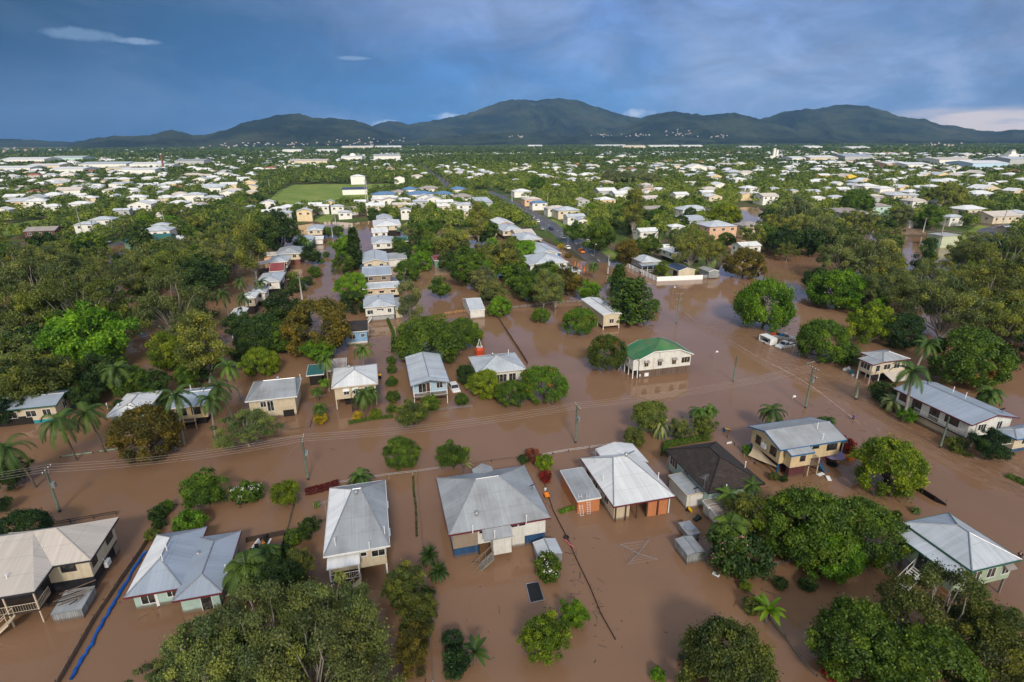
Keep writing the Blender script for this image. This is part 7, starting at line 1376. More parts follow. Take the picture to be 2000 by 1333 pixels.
# ------------------------------------------------------------------ poles, wires, fences, vehicles, people and small things
def top_h(px, py, q):
    """height of the point seen at this picture row straight above q"""
    lo, hi = q.z, q.z + 60
    for _ in range(40):
        m_ = (lo + hi) / 2; d = Vector((q.x, q.y, m_ - CAM_H)); yy = 666.5 - F_PX * d.dot(_u) / d.dot(_f)
        if yy > py: lo = m_
        else: hi = m_
    return (lo + hi) / 2 - q.z
POLES = {}
def pole(key, top, base, label, arms=1, mat=None, r=0.15, rz=GRID + math.pi / 2, group=None, extra=None, name='power_pole', half=1.1):
    q = PG(*base); h_ = top_h(*top, q); t = empty(name, q, rz, label, 'pole', group)
    MB().tube([(0, 0, -3), (0, 0, 0), (0, 0, h_)], [r * 1.15, r * 1.1, r * 0.75], 10).build('shaft', mat or POLE_G, t, smooth=True); MB().tube([(0, 0, -0.1), (0, 0, 0.35)], [r * 1.18, r * 1.16], 10).build('wet_base', WOOD_D, t)
    for a in range(arms):
        z = h_ - 0.25 - a * 1.5; am = MB().box(-half, half, -0.06 - r, 0.05 - r, z - 0.06, z + 0.06).build('crossarm', WOOD, t)
        im = MB().tube([(0, 0, 0), (0, 0, 0.10), (0, 0, 0.12), (0, 0, 0.2)], [0.05, 0.05, 0.075, 0.03], 8).mesh('insulator', PORC)
        for x in (-half + .1, -half * .35, half * .35, half - .1): link('insulator', im, am, (x, -r, z + 0.06))
        bm_ = MB(); bm_.bar((-half * .55, -r, z - .05), (0, -r, z - .6), 0.02, 4); bm_.bar((half * .55, -r, z - .05), (0, -r, z - .6), 0.02, 4); bm_.build('brace', STEEL, t)
    if extra == 'transformer': m_ = MB(); m_.tube([(0, -.55, h_ - 4.2), (0, -.55, h_ - 4.1), (0, -.55, h_ - 2.7), (0, -.55, h_ - 2.6)], [.38, .42, .42, .38], 12); m_.build('transformer', SILVER_P, t)
    if extra == 'box': MB().box(-.25, .25, -.55, -r, h_ - 3.0, h_ - 2.2).build('junction_box', STEEL, t)
    if extra == 'lamp': m_ = MB(); m_.tube([(0, 0, h_ - .4), (0.8, 0, h_ + .1), (1.6, 0, h_ + .2)], 0.04, 6); am = m_.build('lamp_arm', STEEL, t); MB().box(1.4, 2.1, -.14, .14, h_ + .1, h_ + .24).build('lamp_head', WHITE_P, am)
    if key: POLES[key] = (q, h_, rz, half, r)
    return t
pole('a', (90, 915), (117, 1000), 'power pole with crossarm at the left edge of the near street', extra='box'); pole('b', (588, 855), (602, 937), 'power pole with crossarm and box above the dark red hedge', extra='box'); pole('c', (1125, 792), (1124, 865), 'green tinged power pole standing in the street behind the white roofed house', extra='box')
pole('d', (1589, 718), (1573, 797), 'tall power pole with two crossarms at the street crossing', arms=2, extra='box'); pole('e', (1324, 573), (1321, 632), 'thin green power pole with two crossarms in the open water', arms=2, r=0.12, rz=GRID); pole(None, (1440, 697), (1432, 746), 'bare green pole standing right of the green roofed house', 0, r=0.13); pole('f', (1853, 815), (1836, 875), 'bare green pole in front of the long white house', 0, r=0.15); pole(None, (1680, 745), (1671, 780), 'short thick pale stub of a pole in the water before the cream house', 0, r=0.24, mat=plain('pole_pale', (0.36, 0.42, 0.33), .8, .2)); pole(None, (1077, 741), (1078, 790), 'broken grey post in front of the scarlet flowered tree', 0, POLE_B, 0.13)
pole('g', (1189, 497), (1187, 537), 'pale concrete pole with transformer at the end of the main road', 1, plain('pole_concrete', (0.5, 0.5, 0.48), .8, .1), .2, extra='transformer', rz=GRID, half=1.4); pole('h', (1184, 452), (1184, 490), 'pole on the right kerb behind the orange van', 1, POLE_B, .13, rz=GRID); pole('i', (1110, 455), (1109, 479), 'green pole beside the white car on the main road', 1, r=.13, rz=GRID); pole('j', (1065, 423), (1065, 455), 'pole further up the main road on its left kerb', 1, r=.13, rz=GRID)
for tp, bs, lb in (((148, 406), (165, 470), 'tall leaning pole in front of the first white house of the left lawn row'), ((176, 432), (187, 468), 'shorter pole beside the tall leaning pole at left'), ((316, 411), (325, 452), 'pole in the left suburb by the pale roofed house'), ((317, 383), (322, 412), 'pole far up the left suburb street'), ((20, 362), (22, 384), 'pole at the left edge of the far suburb'), ((176, 368), (180, 384), 'pole between trees of the left suburb'), ((720, 343), (719, 398), 'tall pole at the right of the sports field, taller of two'), ((714, 352), (715, 392), 'tall pole at the right of the sports field, shorter of two'), ((524, 350), (528, 378), 'pole at the left of the sports field'), ((1069, 378), (1069, 405), 'pole behind the blue roofed white house'), ((1166, 378), (1166, 407), 'pole on the upper street, left'), ((1257, 375), (1256, 404), 'pole on the upper street beside the pale trunked gum'), ((1361, 374), (1359, 400), 'pole on the upper street, left of a pair'), ((1369, 374), (1368, 392), 'pole on the upper street, right of a pair'), ((655, 418), (656, 441), 'teal green pole at the bend of the canal street'), ((648, 440), (650, 466), 'thin pole standing in the canal bend'), ((803, 392), (805, 426), 'white pole before the retirement complex'), ((620, 485), (621, 512), 'pole on the left bank of the canal'), ((587, 540), (591, 590), 'leaning pole with lamp on the left bank near the small trees'), ((1807, 426), (1802, 456), 'pole standing in the right pond'), ((1846, 425), (1832, 484), 'tall white mast beside the pump station'), ((1655, 362), (1651, 386), 'pole on the right street, first from the left'), ((1684, 362), (1680, 385), 'pole on the right street, second from the left'), ((1754, 349), (1748, 380), 'pole on the right street, third from the left'), ((1819, 347), (1811, 379), 'pole on the right street, fourth from the left'), ((1891, 348), (1884, 376), 'pole on the right street, fifth from the left'), ((1545, 365), (1544, 388), 'pole left of the right suburb houses'), ((1964, 412), (1958, 440), 'pole by the turning road'), ((1000, 372), (1000, 395), 'pole at the top of the main road'), ((1100, 372), (1101, 398), 'pole behind the main road houses')):
    pole(None, tp, bs, lb, 1, MATS['pole_concrete'], 0.24, rz=GRID, half=1.1)
# street lamps half drowned
for tp, bs, lb in (((1315, 563), (1314, 577), 'round white lamp head on a thin post in open water'), ((1396, 690), (1395, 703), 'white lamp head low over the water right of the green roofed house'), ((1545, 778), (1543, 800), 'white street lamp with bent arm near the tall two armed pole'), ((1161, 479), (1161, 501), 'street lamp on the kerb behind the orange van')):
    q = PG(*bs); h_ = max(1.0, top_h(*tp, q)); t = empty('street_lamp', q, GRID, lb, 'lamp'); MB().tube([(0, 0, -2), (0, 0, h_), (0.3, 0, h_ + 0.15)], [.05, .045, .04], 6).build('post', STEEL, t); MB().tube([(0.15, 0, h_ + .12), (0.3, 0, h_ + .3), (0.55, 0, h_ + .28), (.8, 0, h_ + .16)], [.06, .2, .22, .05], 10).build('lamp_head', WHITE_P, t)
def span(k0, k1, label, sag=0.8, far=None):
    q0, h0, rz, half, r = POLES[k0]; ends = []
    def pts(q, h_, rz, half): a = Vector((math.cos(rz), math.sin(rz), 0)); b_ = Vector((-a.y, a.x, 0)); return [Vector((q.x, q.y, q.z + h_ - 0.02)) + a * x - b_ * r for x in (-half + .1, -half * .35, half * .35, half - .1)]
    A = pts(q0, h0, rz, half)
    if far is None: q1, h1, rz1, half1, _ = POLES[k1]; B = pts(q1, h1, rz1, half1)
    else: B = [p + far for p in A]
    t = empty('power_line', (0, 0, 0), 0, label, 'power line', 'wires over the flooded street')
    for a, b_ in zip(A, B):
        n = 14; m_ = MB(); m_.tube([a.lerp(b_, i / n) - Vector((0, 0, sag * 4 * (i / n) * (1 - i / n))) for i in range(n + 1)], 0.014, 4, cap=False); m_.build('wire', WIRE, t)
span('a', 'b', 'four slack wires over the near street at left'); span('b', 'c', 'four slack wires over the middle of the near street'); span('c', 'd', 'four slack wires over the near street at right'); span('a', None, 'four wires leaving the picture at the left edge', 0.7, U * -34 + Vector((0, 0, .3)))
def stay(p0, p1, label):
    t = empty('stay_wire', (0, 0, 0), 0, label, 'wire'); MB().bar(p0, p1, 0.015, 4).build('wire', POLE_B, t)
q, h_, *_ = POLES['b']; stay((q.x, q.y, h_ - .5), P(505, 950, -.2), 'thin stay wire running down left from the pole above the dark red hedge'); stay((q.x, q.y, h_ - .8), P(640, 935, -.2), 'thin stay wire running down right from the pole above the dark red hedge')
q, h_, *_ = POLES['c']; stay((q.x, q.y, h_ - .5), P(1218, 840, -.2), 'thin stay wire running down right from the green tinged pole'); stay((q.x, q.y, h_ - .8), P(1143, 880, -.2), 'short stay wire at the foot of the green tinged pole')
# ---- fences
def fence(name, px, h_, label, mat, kind='paling', th=0.03, lift=0.0, gap=2.4, post=None, lean=0.0, cat='fence'):
    pts = [PG(*p) for p in px]; t = empty(name, pts[0], 0, label, cat); o = pts[0]; pm = MB(); bm_ = MB()
    for a, b_ in zip(pts[:-1], pts[1:]):
        d = (b_ - a); L_ = d.length; d.z = 0; d.normalize(); s = Vector((-d.y, d.x, 0)); n = max(1, int(L_ / gap))
        for i in range(n + 1):
            q = a.lerp(b_, i / n) - o; dz = rng.uniform(-.06, .06); pm.obox(q + Vector((0, 0, h_ / 2 - .6 + dz)) + s * lean * .5, d * .05, s * .05, Vector((0, 0, h_ / 2 + .6)) + s * lean * .5)
        if kind in ('paling', 'panel'):
            m_ = n
            for i in range(m_):
                q0, q1 = a.lerp(b_, i / m_) - o, a.lerp(b_, (i + 1) / m_) - o; dz = rng.uniform(-.05, .05) if kind == 'paling' else 0
                bm_.obox((q0 + q1) / 2 + Vector((0, 0, h_ / 2 - .5 + dz)) + s * (.075 + lean * .5), (q1 - q0) / 2 * .995, s * th, Vector((0, 0, h_ / 2 + .5)) + s * lean * .5)
        elif kind == 'rails':
            for z in (h_, h_ * .5):
                bm_.obox((a + b_) / 2 - o + Vector((0, 0, z)) + s * .07, (b_ - a) / 2, s * .025, (0, 0, .05))
        elif kind == 'wire':
            for z in (h_, h_ * .55): bm_.bar(a - o + Vector((0, 0, z)), b_ - o + Vector((0, 0, z)), 0.02, 4)
        elif kind == 'mesh':
            for z in (h_, h_ * .66, h_ * .33): bm_.bar(a - o + Vector((0, 0, z)), b_ - o + Vector((0, 0, z)), 0.014, 4)
            k = int(L_ / .35)
            for i in range(k): q0 = a.lerp(b_, i / k) - o; bm_.bar(q0, q0 + Vector((0, 0, h_)), 0.008, 4)
    pm.build('fence_posts', post or WOOD_D, t)['kind'] = 'stuff'
    bm_.build({'paling': 'palings', 'panel': 'panels', 'rails': 'rails', 'wire': 'strands', 'mesh': 'mesh'}[kind], mat, t); return t
fence('fence', [(331, 988), (279, 1074), (185, 1212), (112, 1340)], 0.75, 'brown paling fence with blue tarpaulin along it, between the two left houses', PALING, gap=2.0)
t = empty('tarpaulin', P(283, 1077), 0, 'long rolled blue tarpaulin lying along the brown paling fence', 'tarpaulin'); m_ = MB(); pp = []; src = [(284, 1078), (262, 1112), (240, 1150), (215, 1192), (196, 1225), (178, 1262), (160, 1290), (132, 1338)]
for a, b_ in zip(src[:-1], src[1:]):
    for i in range(5): q = P(a[0] + (b_[0] - a[0]) * i / 5, a[1] + (b_[1] - a[1]) * i / 5, .08); pp.append(q - t.location + Vector((rng.uniform(-.09, .09), rng.uniform(-.05, .05), rng.uniform(0, .12))))
m_.tube(pp, [rng.uniform(.11, .2) for _ in pp], 9); m_.build('roll', BLUE_TARP, t, smooth=True)
fence('fence', [(92, 1030), (228, 1006)], 0.55, 'dark low timber fence on the street side of the cream corner house', WOOD_D, 'rails', gap=2.2); fence('fence', [(332, 990), (372, 985), (402, 980)], 0.25, 'low grey rail fence at the street front above the mint house', WOOD, 'rails'); fence('fence', [(505, 970), (548, 962)], 0.4, 'short low wall rail beside the round yellow green tree', WOOD, 'rails'); fence('fence', [(577, 974), (568, 1010), (560, 1042)], 0.5, 'leaning timber fence running down from the round yellow green tree', WOOD, 'rails', gap=1.8)
fence('fence', [(482, 1060), (520, 1053), (556, 1046), (548, 1092)], 0.7, 'weathered paling fence round the yard with the white boat', WOOD_D, 'paling', gap=1.6); fence('fence', [(660, 946), (760, 930), (806, 925), (860, 917)], 0.45, 'thin wire fence along the street behind the stilt house', STEEL, 'wire', gap=4.5, post=STEEL); fence('fence', [(918, 910), (960, 902), (1010, 896)], 0.35, 'row of fence posts barely above water behind the big grey roof', WOOD_D, 'wire', gap=2.2); fence('fence', [(1058, 893), (1080, 888), (1110, 883), (1190, 872), (1225, 868)], 0.5, 'pipe gate and fence along the street behind the white roofed house', WHITE_P, 'wire', gap=2.6, post=WOOD_D)
fence('fence', [(814, 926), (818, 980), (826, 1070), (835, 1160), (846, 1335)], 0.35, 'thin grey boundary fence running down left of the big grey house', STEEL, 'wire', gap=6, post=STEEL); fence('fence', [(1062, 945), (1080, 1000), (1103, 1045), (1130, 1105), (1152, 1150), (1172, 1200), (1200, 1250)], 0.18, 'dark sagging boundary fence hung with flood debris down the centre', WOOD_D, 'rails', gap=1.3, lean=.1)
fence('fence', [(1502, 1210), (1530, 1245), (1560, 1285), (1592, 1322)], 0.2, 'leaning grey timber fence rail at the foot of the banana plant', POLE_B, 'rails', gap=1.6, lean=.2); fence('fence', [(1488, 1112), (1540, 1100), (1562, 1096)], 0.6, 'grey mesh fence under the big mango trees', STEEL, 'mesh', gap=2, post=STEEL); fence('fence', [(1430, 1120), (1445, 1150), (1475, 1170)], 0.3, 'broken rail fence with white board below the oleander', WOOD, 'rails')
fence('fence', [(866, 617), (905, 612), (948, 606)], 1.0, 'orange brown new paling fence in front of the small white shed', vboards('palings_new', (0.40, 0.22, 0.10), .14, .15), gap=2.2); fence('fence', [(964, 608), (985, 642), (1010, 680), (1030, 712)], 0.8, 'dark paling fence running towards the low pale roofed house', PALING, gap=2.4); fence('fence', [(1000, 604), (1060, 598), (1105, 593), (1148, 592)], 0.9, 'long grey paling fence behind the muddy rise', vboards('palings_grey', (0.22, 0.19, 0.16), .13, .12), gap=2.4)
WF = plain('fence_white_panels', (0.80, 0.80, 0.79), .5, .04)
fence('fence', [(1222, 521), (1250, 534), (1283, 550), (1372, 546)], 1.6, 'long bright white panel fence round the flooded corner block', WF, 'panel', gap=2.4, post=WF); fence('fence', [(1373, 546), (1405, 542)], 1.5, 'grey tin fence continuing the white corner fence on the right', W_TIN, 'panel', gap=2.4, post=STEEL)
t = empty('silt_fence', P(1752, 940), 0, 'drooping black plastic fence at the road side by the round bright mango', 'fence'); m_ = MB(); src = [(1752, 942), (1775, 952), (1800, 965), (1825, 980), (1846, 988)]; row0 = None
for i, p in enumerate(src):
    q = P(*p) - t.location; hh = [0.9, .95, .85, .8, .35][i]; row = [q + Vector((0, 0, -.4)), q + Vector((.12, -.1, hh * .5)), q + Vector((.0, .1, hh))]
    if row0:
        for j in range(2): m_.face([row0[j], row[j], row[j + 1], row0[j + 1]])
    row0 = row; 
m_.build('sheet', BLACK_PL, t); m_ = MB()
for p in src: q = P(*p) - t.location; m_.bar(q + Vector((0, .05, -1)), q + Vector((0, .05, 1.0)), .03, 5)
m_.build('fence_posts', WOOD_D, t)['kind'] = 'stuff'
fence('fence', [(840, 806), (880, 800), (922, 796), (912, 745)], 0.5, 'grey mesh front fence of the light blue house', STEEL, 'mesh', gap=2.4, post=STEEL); fence('fence', [(1398, 838), (1420, 855), (1450, 885), (1500, 930), (1540, 962)], 0.45, 'vine covered side fence left of the pale yellow house', WOOD, 'wire', gap=2.2); fence('rail', [(119, 894), (181, 886)], 0.22, 'pale green timber rail in the street under the coconut palms, left of two', plain('rail_green', (.25, .34, .26), .7), 'rails', gap=3); fence('rail', [(193, 884), (237, 878)], 0.22, 'pale green timber rail in the street under the coconut palms, right of two', MATS['rail_green'], 'rails', gap=3); fence('rail', [(568, 840), (606, 835), (612, 815)], 0.15, 'grey kerb rail in the street by the file of palms', WOOD, 'rails')
fence('wall', [(105, 470), (180, 464)], 1.6, 'long brown wall behind the left lawn', W_TAN, 'panel', gap=6, post=W_TAN); fence('fence', [(905, 466), (970, 461)], 1.4, 'pale fence behind the flooded central yard', W_CREAM, 'panel', gap=4, post=W_CREAM)
t = empty('log', P(1572, 712), 0, 'weathered log lying in the water under the dense round mango', 'log'); MB().tube([(0, 0, .1), (2.6, 1.0, .22), (5.6, 2.0, .3)], [.22, .2, .14], 8).build('trunk', POLE_B, t, smooth=True)
# ---- hedges: clipped leaf masses
def hedge(px, w, h_, col, label, leaf=.1, dens=150, name='hedge'):
    pts = [PG(*p) for p in px]; C_ = []; N_ = []; L_ = sum((b_ - a).length for a, b_ in zip(pts[:-1], pts[1:])); o = pts[0]
    for a, b_ in zip(pts[:-1], pts[1:]):
        d = (b_ - a); s = Vector((-d.y, d.x, 0)).normalized(); n = int(d.length * (w + 2 * h_) * dens)
        for i in range(n):
            q = a.lerp(b_, rng.random()) - o; ang_ = rng.uniform(-.3, math.pi + .3); rr = rng.uniform(.8, 1.08); C_.append(q + s * math.cos(ang_) * w / 2 * rr + Vector((0, 0, max(-.1, math.sin(ang_) * h_ * rr)))); N_.append(s * math.cos(ang_) + Vector((rng.gauss(0, .6), rng.gauss(0, .6), math.sin(ang_) + rng.gauss(0, .6))))
    me = quads_mesh('hedge', np.array(C_), np.array(N_), np.full(len(C_), leaf) * (.7 + .6 * nr.random(len(C_))), nr.normal(.5, .2, len(C_)), LEAF); o_ = link(name, me, None, o); c = COLS[col] if isinstance(col, str) else col; o_.color = (*c, 1); return tag(o_, label, 'hedge')
hedge([(597, 966), (630, 958), (662, 948)], 1.0, .95, (0.055, 0.008, 0.010), 'dark red clipped hedge on the street front behind the stilt house'); hedge([(681, 828), (725, 820), (768, 815)], .8, .55, 'mango', 'low clipped green hedge at the street front of the bright white roofed house'); hedge([(1297, 893), (1300, 872), (1335, 866), (1385, 858)], 1.1, 1.0, 'mango', 'clipped green hedge round the back corner of the dark tiled house'); hedge([(1855, 876), (1882, 888), (1900, 892)], .9, .5, 'olive', 'straggling low hedge on the road edge at right'); hedge([(1966, 930), (1990, 940), (2015, 952)], 1.3, .5, 'mango', 'low clipped hedge at the right edge by the drowned road')
hedge([(1092, 1002), (1110, 996), (1130, 990)], .8, .4, 'bright', 'low green hedge along the foot of the orange garage'); hedge([(757, 625), (768, 650), (767, 690)], .8, .8, 'mango', 'clipped hedge line between the sky blue house and the wide dark tree'); hedge([(820, 625), (870, 618)], 1.4, .8, 'gumy', 'overgrown vine covered fence left of the orange brown fence')
hedge([(807, 930), (808, 960), (812, 990), (814, 1050)], .28, .18, 'dark', 'thin line of drowned climbing plants left of the big grey house', dens=70, name='vine')
# ---- vehicles
def loft(mb, secs):
    """secs: rings of points, joined in order and capped"""
    i0 = len(mb.v); n = len(secs[0])
    for s in secs: mb.v += [tuple(p) for p in s]
    for k in range(len(secs) - 1):
        for j in range(n): a, b_ = i0 + k * n + j, i0 + k * n + (j + 1) % n; mb.f.append((a, b_, b_ + n, a + n)); mb.mi.append(mb.m)
    mb.f.append(tuple(i0 + j for j in reversed(range(n)))); mb.mi.append(mb.m); e = i0 + (len(secs) - 1) * n; mb.f.append(tuple(e + j for j in range(n))); mb.mi.append(mb.m)
def ring(x, z0, z1, w0, w1, c=.12): return [(x, -w0, z0), (x, w0, z0), (x, w0 * 1.0, (z0 * .4 + z1 * .6)), (x, w1 - c * .5, z1 - .02), (x, w1 - c - .1, z1), (x, -w1 + c + .1, z1), (x, -w1 + c * .5, z1 - .02), (x, -w0, (z0 * .4 + z1 * .6))]
def car(kind, px, py, rz, paint, label, sink=0.0, name='parked_car', cat='car', group=None, L_=4.5, W_=1.76, H_=1.45, load=None):
    q = PG(px, py); t = empty(name, (q.x, q.y, q.z - sink), rz, label, cat, group); w = W_ / 2; l = L_ / 2; mb = MB(); belt = .62 * H_
    if kind == 'van': loft(mb, [ring(-l, .35, H_ * .93, w * .9, w * .82), ring(-l + .1, .28, H_, w, w * .9), ring(l - 1.5, .28, H_, w, w * .9), ring(l - .75, .28, belt + .12, w, w * .92), ring(l - .1, .3, belt - .08, w * .97, w * .85), ring(l, .38, belt - .25, w * .88, w * .8)])
    else:
        hood = belt - .02; tail = belt + .02 if kind != 'ute' else belt
        loft(mb, [ring(-l, .38, tail - .18, w * .9, w * .86), ring(-l + .15, .28, tail, w, w * .95), ring(-l * .3, .25, belt + .03, w, w * .97), ring(l * .32, .25, belt + .02, w, w * .97), ring(l - .35, .28, hood - .1, w * .98, w * .9), ring(l, .36, hood - .28, w * .88, w * .8)])
    mb.build('body', paint, t, smooth=False); g = MB(); r_ = MB()
    if kind == 'van':
        for s in (-1, 1): g.obox((l - 1.45, s * w * .955, H_ * .74), (.55, 0, 0), (0, .012, 0), (0, -s * .03, H_ * .12)); g.obox((-.3, s * w * .955, H_ * .74), (1.1, 0, 0), (0, .012, 0), (0, -s * .03, H_ * .12))
        g.obox((l - 1.12, 0, (belt + .12 + H_) / 2 + .02), Vector((-.36, 0, (H_ - belt - .12) / 2)) * .82, (0, w * .8, 0), (.02, 0, .02)); g.obox((-l - .01, 0, H_ * .76), (.012, 0, 0), (0, w * .66, 0), (0, 0, H_ * .12)); g.build('window', CARGLASS, t)
    else:
        x0, x1 = {'sedan': (-l * .72, l * .42), 'wagon': (-l * .95, l * .42), 'ute': (-l * .18, l * .42), 'single': (l * .0, l * .45)}[kind]; f0, f1 = {'sedan': (.55, .62), 'wagon': (.2, .62), 'ute': (.15, .5), 'single': (.1, .4)}[kind]
        loft(g, [ring(x0, belt, belt + .06, w * .92, w * .9), ring(x0 + f0, belt, H_ - .03, w * .92, w * .74), ring(x1 - f1, belt, H_ - .03, w * .92, w * .74), ring(x1, belt, belt + .06, w * .92, w * .9)]); g.build('window', CARGLASS, t)
        r_.obox(((x0 + f0 + x1 - f1) / 2, 0, H_ - .005), ((x1 - f1 - x0 - f0) / 2 + .08, 0, 0), (0, w * .76, 0), (0, 0, .035)); r_.build('roof', paint, t); p_ = MB()
        for s in (-1, 1):
            p_.bar((x0, s * w * .91, belt), (x0 + f0, s * w * .75, H_), .05, 5); p_.bar((x1, s * w * .91, belt), (x1 - f1, s * w * .75, H_), .04, 5); p_.bar(((x0 + x1) / 2, s * w * .925, belt), ((x0 + x1) / 2, s * w * .75, H_), .05, 5)
        p_.build('pillar', paint, t)
        if kind == 'ute':
            m_ = MB(); m_.box(-l + .05, -l * .2, -w * .95, w * .95, belt - .05, belt); 
            for s in (-1, 1): m_.box(-l + .05, -l * .2, s * w * .95 - .03, s * w * .95 + .03, belt, belt + .22)
            m_.build('tray', BLACK, t)
        if kind == 'single':
            m_ = MB(); m_.box(-l - .3, -.05 * l, -w, w, belt - .25, belt - .15)
            for s in (-1, 1): m_.box(-l - .3, -.05 * l, s * w - .03, s * w + .03, belt - .15, belt + .12)
            m_.box(-l - .33, -l - .27, -w, w, belt - .15, belt + .12); m_.build('tray', SILVER_P, t)
    wm_ = MB().tube([(0, -.1, 0), (0, .1, 0)], .32, 16).mesh('tyre', BLACK); rm_ = MB().tube([(0, -.11, 0), (0, .11, 0)], .19, 12).mesh('rim', SILVER_P)
    for x in (-l * .58, l * .62):
        for s in (-1, 1): a = link('wheel', wm_, t, (x, s * (w - .1), .32)); link('rim', rm_, a)
    hm = MB().box(-.03, .03, -.16, .16, -.07, .07).mesh('headlight', WHITE_P); tm = MB().box(-.02, .02, -.1, .1, -.1, .1).mesh('tail_light', TRIM_RED)
    for s in (-1, 1): link('headlight', hm, t, (l - .03, s * w * .62, .66 * (belt / .9))); link('tail_light', tm, t, (-l + .02, s * w * .7, .75 * (belt / .9)))
    MB().box(l - .05, l + .06, -w * .85, w * .85, .36, .52).build('bumper', BLACK, t); return t
DR = GRID + math.pi / 2
car('sedan', 887, 758, DR + .12 + math.pi, WHITE_P, 'white car flooded to its doors beside the light blue house', .55); car('ute', 1533, 677, math.radians(203), WHITE_P, 'white double cab utility with snorkel wading on the drowned road', .45, 'utility_vehicle', 'utility truck', L_=5.1, W_=1.8, H_=1.78)
t = car('single', 1530, 661, math.radians(-17), SILVER_P, 'flat tray utility loaded with goods behind the white utility', .4, 'utility_vehicle', 'utility truck', L_=5.2, W_=1.85, H_=1.75); q0 = t.location
for k, (x, y, z, m_, nm, lb) in enumerate(((-2.3, 0, 1.0, RED_PL, 'crate', 'red crate on the flat tray utility'), (-1.3, .2, 1.0, CL_DARK, 'crate', 'dark crate on the flat tray utility'), (-.6, -.2, 1.0, TRIM_BLUE, 'crate', 'blue crate on the flat tray utility'))):
    o = empty(nm, (q0.x + x * math.cos(math.radians(-17)) - y * math.sin(math.radians(-17)), q0.y + x * math.sin(math.radians(-17)) + y * math.cos(math.radians(-17)), q0.z + z), math.radians(-17), lb, 'crate'); b_ = MB(); b_.box(-.42, .42, -.5, .5, 0, .45); b_.box(-.46, .46, -.54, .54, .40, .5); b_.build('box', m_, o); MB().box(-.36, .36, -.44, .44, .501, .53).build('lid', m_, o)
q = P(1499, 670); t = empty('box_trailer', (q.x, q.y, -.35), math.radians(-72), 'white box trailer with open side standing in the drowned road', 'trailer'); m_ = MB(); m_.box(-1.9, 1.9, -1.05, 1.05, 1.95, 2.05); m_.box(1.83, 1.9, -1.05, 1.05, .45, 1.95); m_.box(-1.9, -1.83, -1.05, 1.05, .45, 1.95); m_.box(-1.83, 1.83, .98, 1.05, .45, 1.95); m_.box(-1.83, 1.83, -1.05, -.98, .45, .9); m_.build('body', WHITE_P, t); MB().box(-1.8, 1.8, -.95, .95, .5, .6).build('floor', BLACK, t); MB().box(1.0, 1.8, -.9, .9, .6, 1.4).build('cupboard', SILVER_P, t)
wm_ = MB().tube([(0, -.1, 0), (0, .1, 0)], .33, 16).mesh('tyre', BLACK)
for s in (-1, 1): link('wheel', wm_, t, (0, s * 1.0, .33))
car('van', 1136, 494, DR + math.pi, ORANGE_P, 'bright orange van at the edge of the flood on the main road', .1, 'van', 'van', L_=4.4, W_=1.75, H_=1.75); car('sedan', 1108, 486, DR, WHITE_P, 'white car parked opposite the orange van'); car('sedan', 1099, 466, DR, WHITE_P, 'white car parked further up than the orange van'); car('wagon', 1076, 449, DR, BLUE_P, 'dark blue car on the right kerb of the main road'); car('sedan', 1050, 434, DR, WHITE_P, 'white car on the right kerb high up the main road'); car('sedan', 1040, 427, DR, SILVER_P, 'silver car highest of the parked row on the main road'); car('wagon', 207, 475, .1, WHITE_P, 'white utility wagon on the left lawn lane', 0); car('van', 1303, 486, GRID, WHITE_P, 'white van parked behind the corner cottage', 0, 'van', 'van', L_=4.8, W_=1.8, H_=1.9); car('wagon', 1312, 503, GRID + .4, SILVER_P, 'silver car in the fenced yard beside the corner cottage', 0); car('sedan', 1146, 470, DR, SILVER_P, 'silver car on the right verge of the main road'); car('sedan', 1058, 449, DR + .02, SILVER_P, 'silver car parked on the left kerb near the cream house', 0)
# orange posts along the flooded kerb
for i, (a, b_) in enumerate(((1123, 517), (1129, 520), (1135, 524), (1141, 529), (1147, 534))):
    q = PG(a, b_); t = empty('barrier_post', q, 0, 'orange plastic barrier post along the drowned kerb by the low white house', 'bollard', 'orange barrier posts'); MB().tube([(0, 0, -.5), (0, 0, .4), (0, 0, 1.3)], [.26, .2, .12], 10).build('post', ORANGE_P, t); MB().tube([(0, 0, .75), (0, 0, .95)], [.18, .165], 10).build('band', RED_PL, t)
# white boat in the yard
q = P(506, 1082); t = empty('boat', (q.x, q.y, .15), DR - .25 + math.pi, 'white runabout boat with two black seats half hidden by a palm', 'boat'); m_ = MB(); secs = []
for x, w_, zb, zt in ((-1.9, .85, -.3, .55), (-.8, .92, -.35, .58), (.5, .85, -.32, .65), (1.4, .5, -.1, .75), (1.95, .06, .45, .85)): secs.append([(x, -w_, zt), (x, -w_ * .75, zb), (x, 0, zb - .12), (x, w_ * .75, zb), (x, w_, zt), (x, w_ * .82, zt), (x, w_ * .7, zb + .15), (x, -w_ * .7, zb + .15), (x, -w_ * .82, zt)])
loft(m_, secs); m_.build('hull', WHITE_P, t); MB().box(.55, 1.3, -.6, .6, .56, .68).build('foredeck', WHITE_P, t); sm_ = MB().box(-.25, .25, -.25, .25, 0, .25); sm_.box(-.3, -.2, -.25, .25, .25, .75); sm_ = sm_.mesh('seat', BLACK)
for s in (-1, 1): link('seat', sm_, t, (-.3, s * .42, .1))
MB().obox((.5, 0, .9), (.02, 0, .2), (0, .7, 0), (.1, 0, .02)).build('windscreen', CARGLASS, t); m_ = MB(); m_.box(-2.2, -1.9, -.2, .2, .1, .9); m_.box(-2.15, -2.0, -.08, .08, -.5, .1); m_.build('outboard_motor', BLACK, t); MB().box(-1.5, -1.1, -.2, .2, .1, .35).build('fuel_tank', ORANGE_P, t)
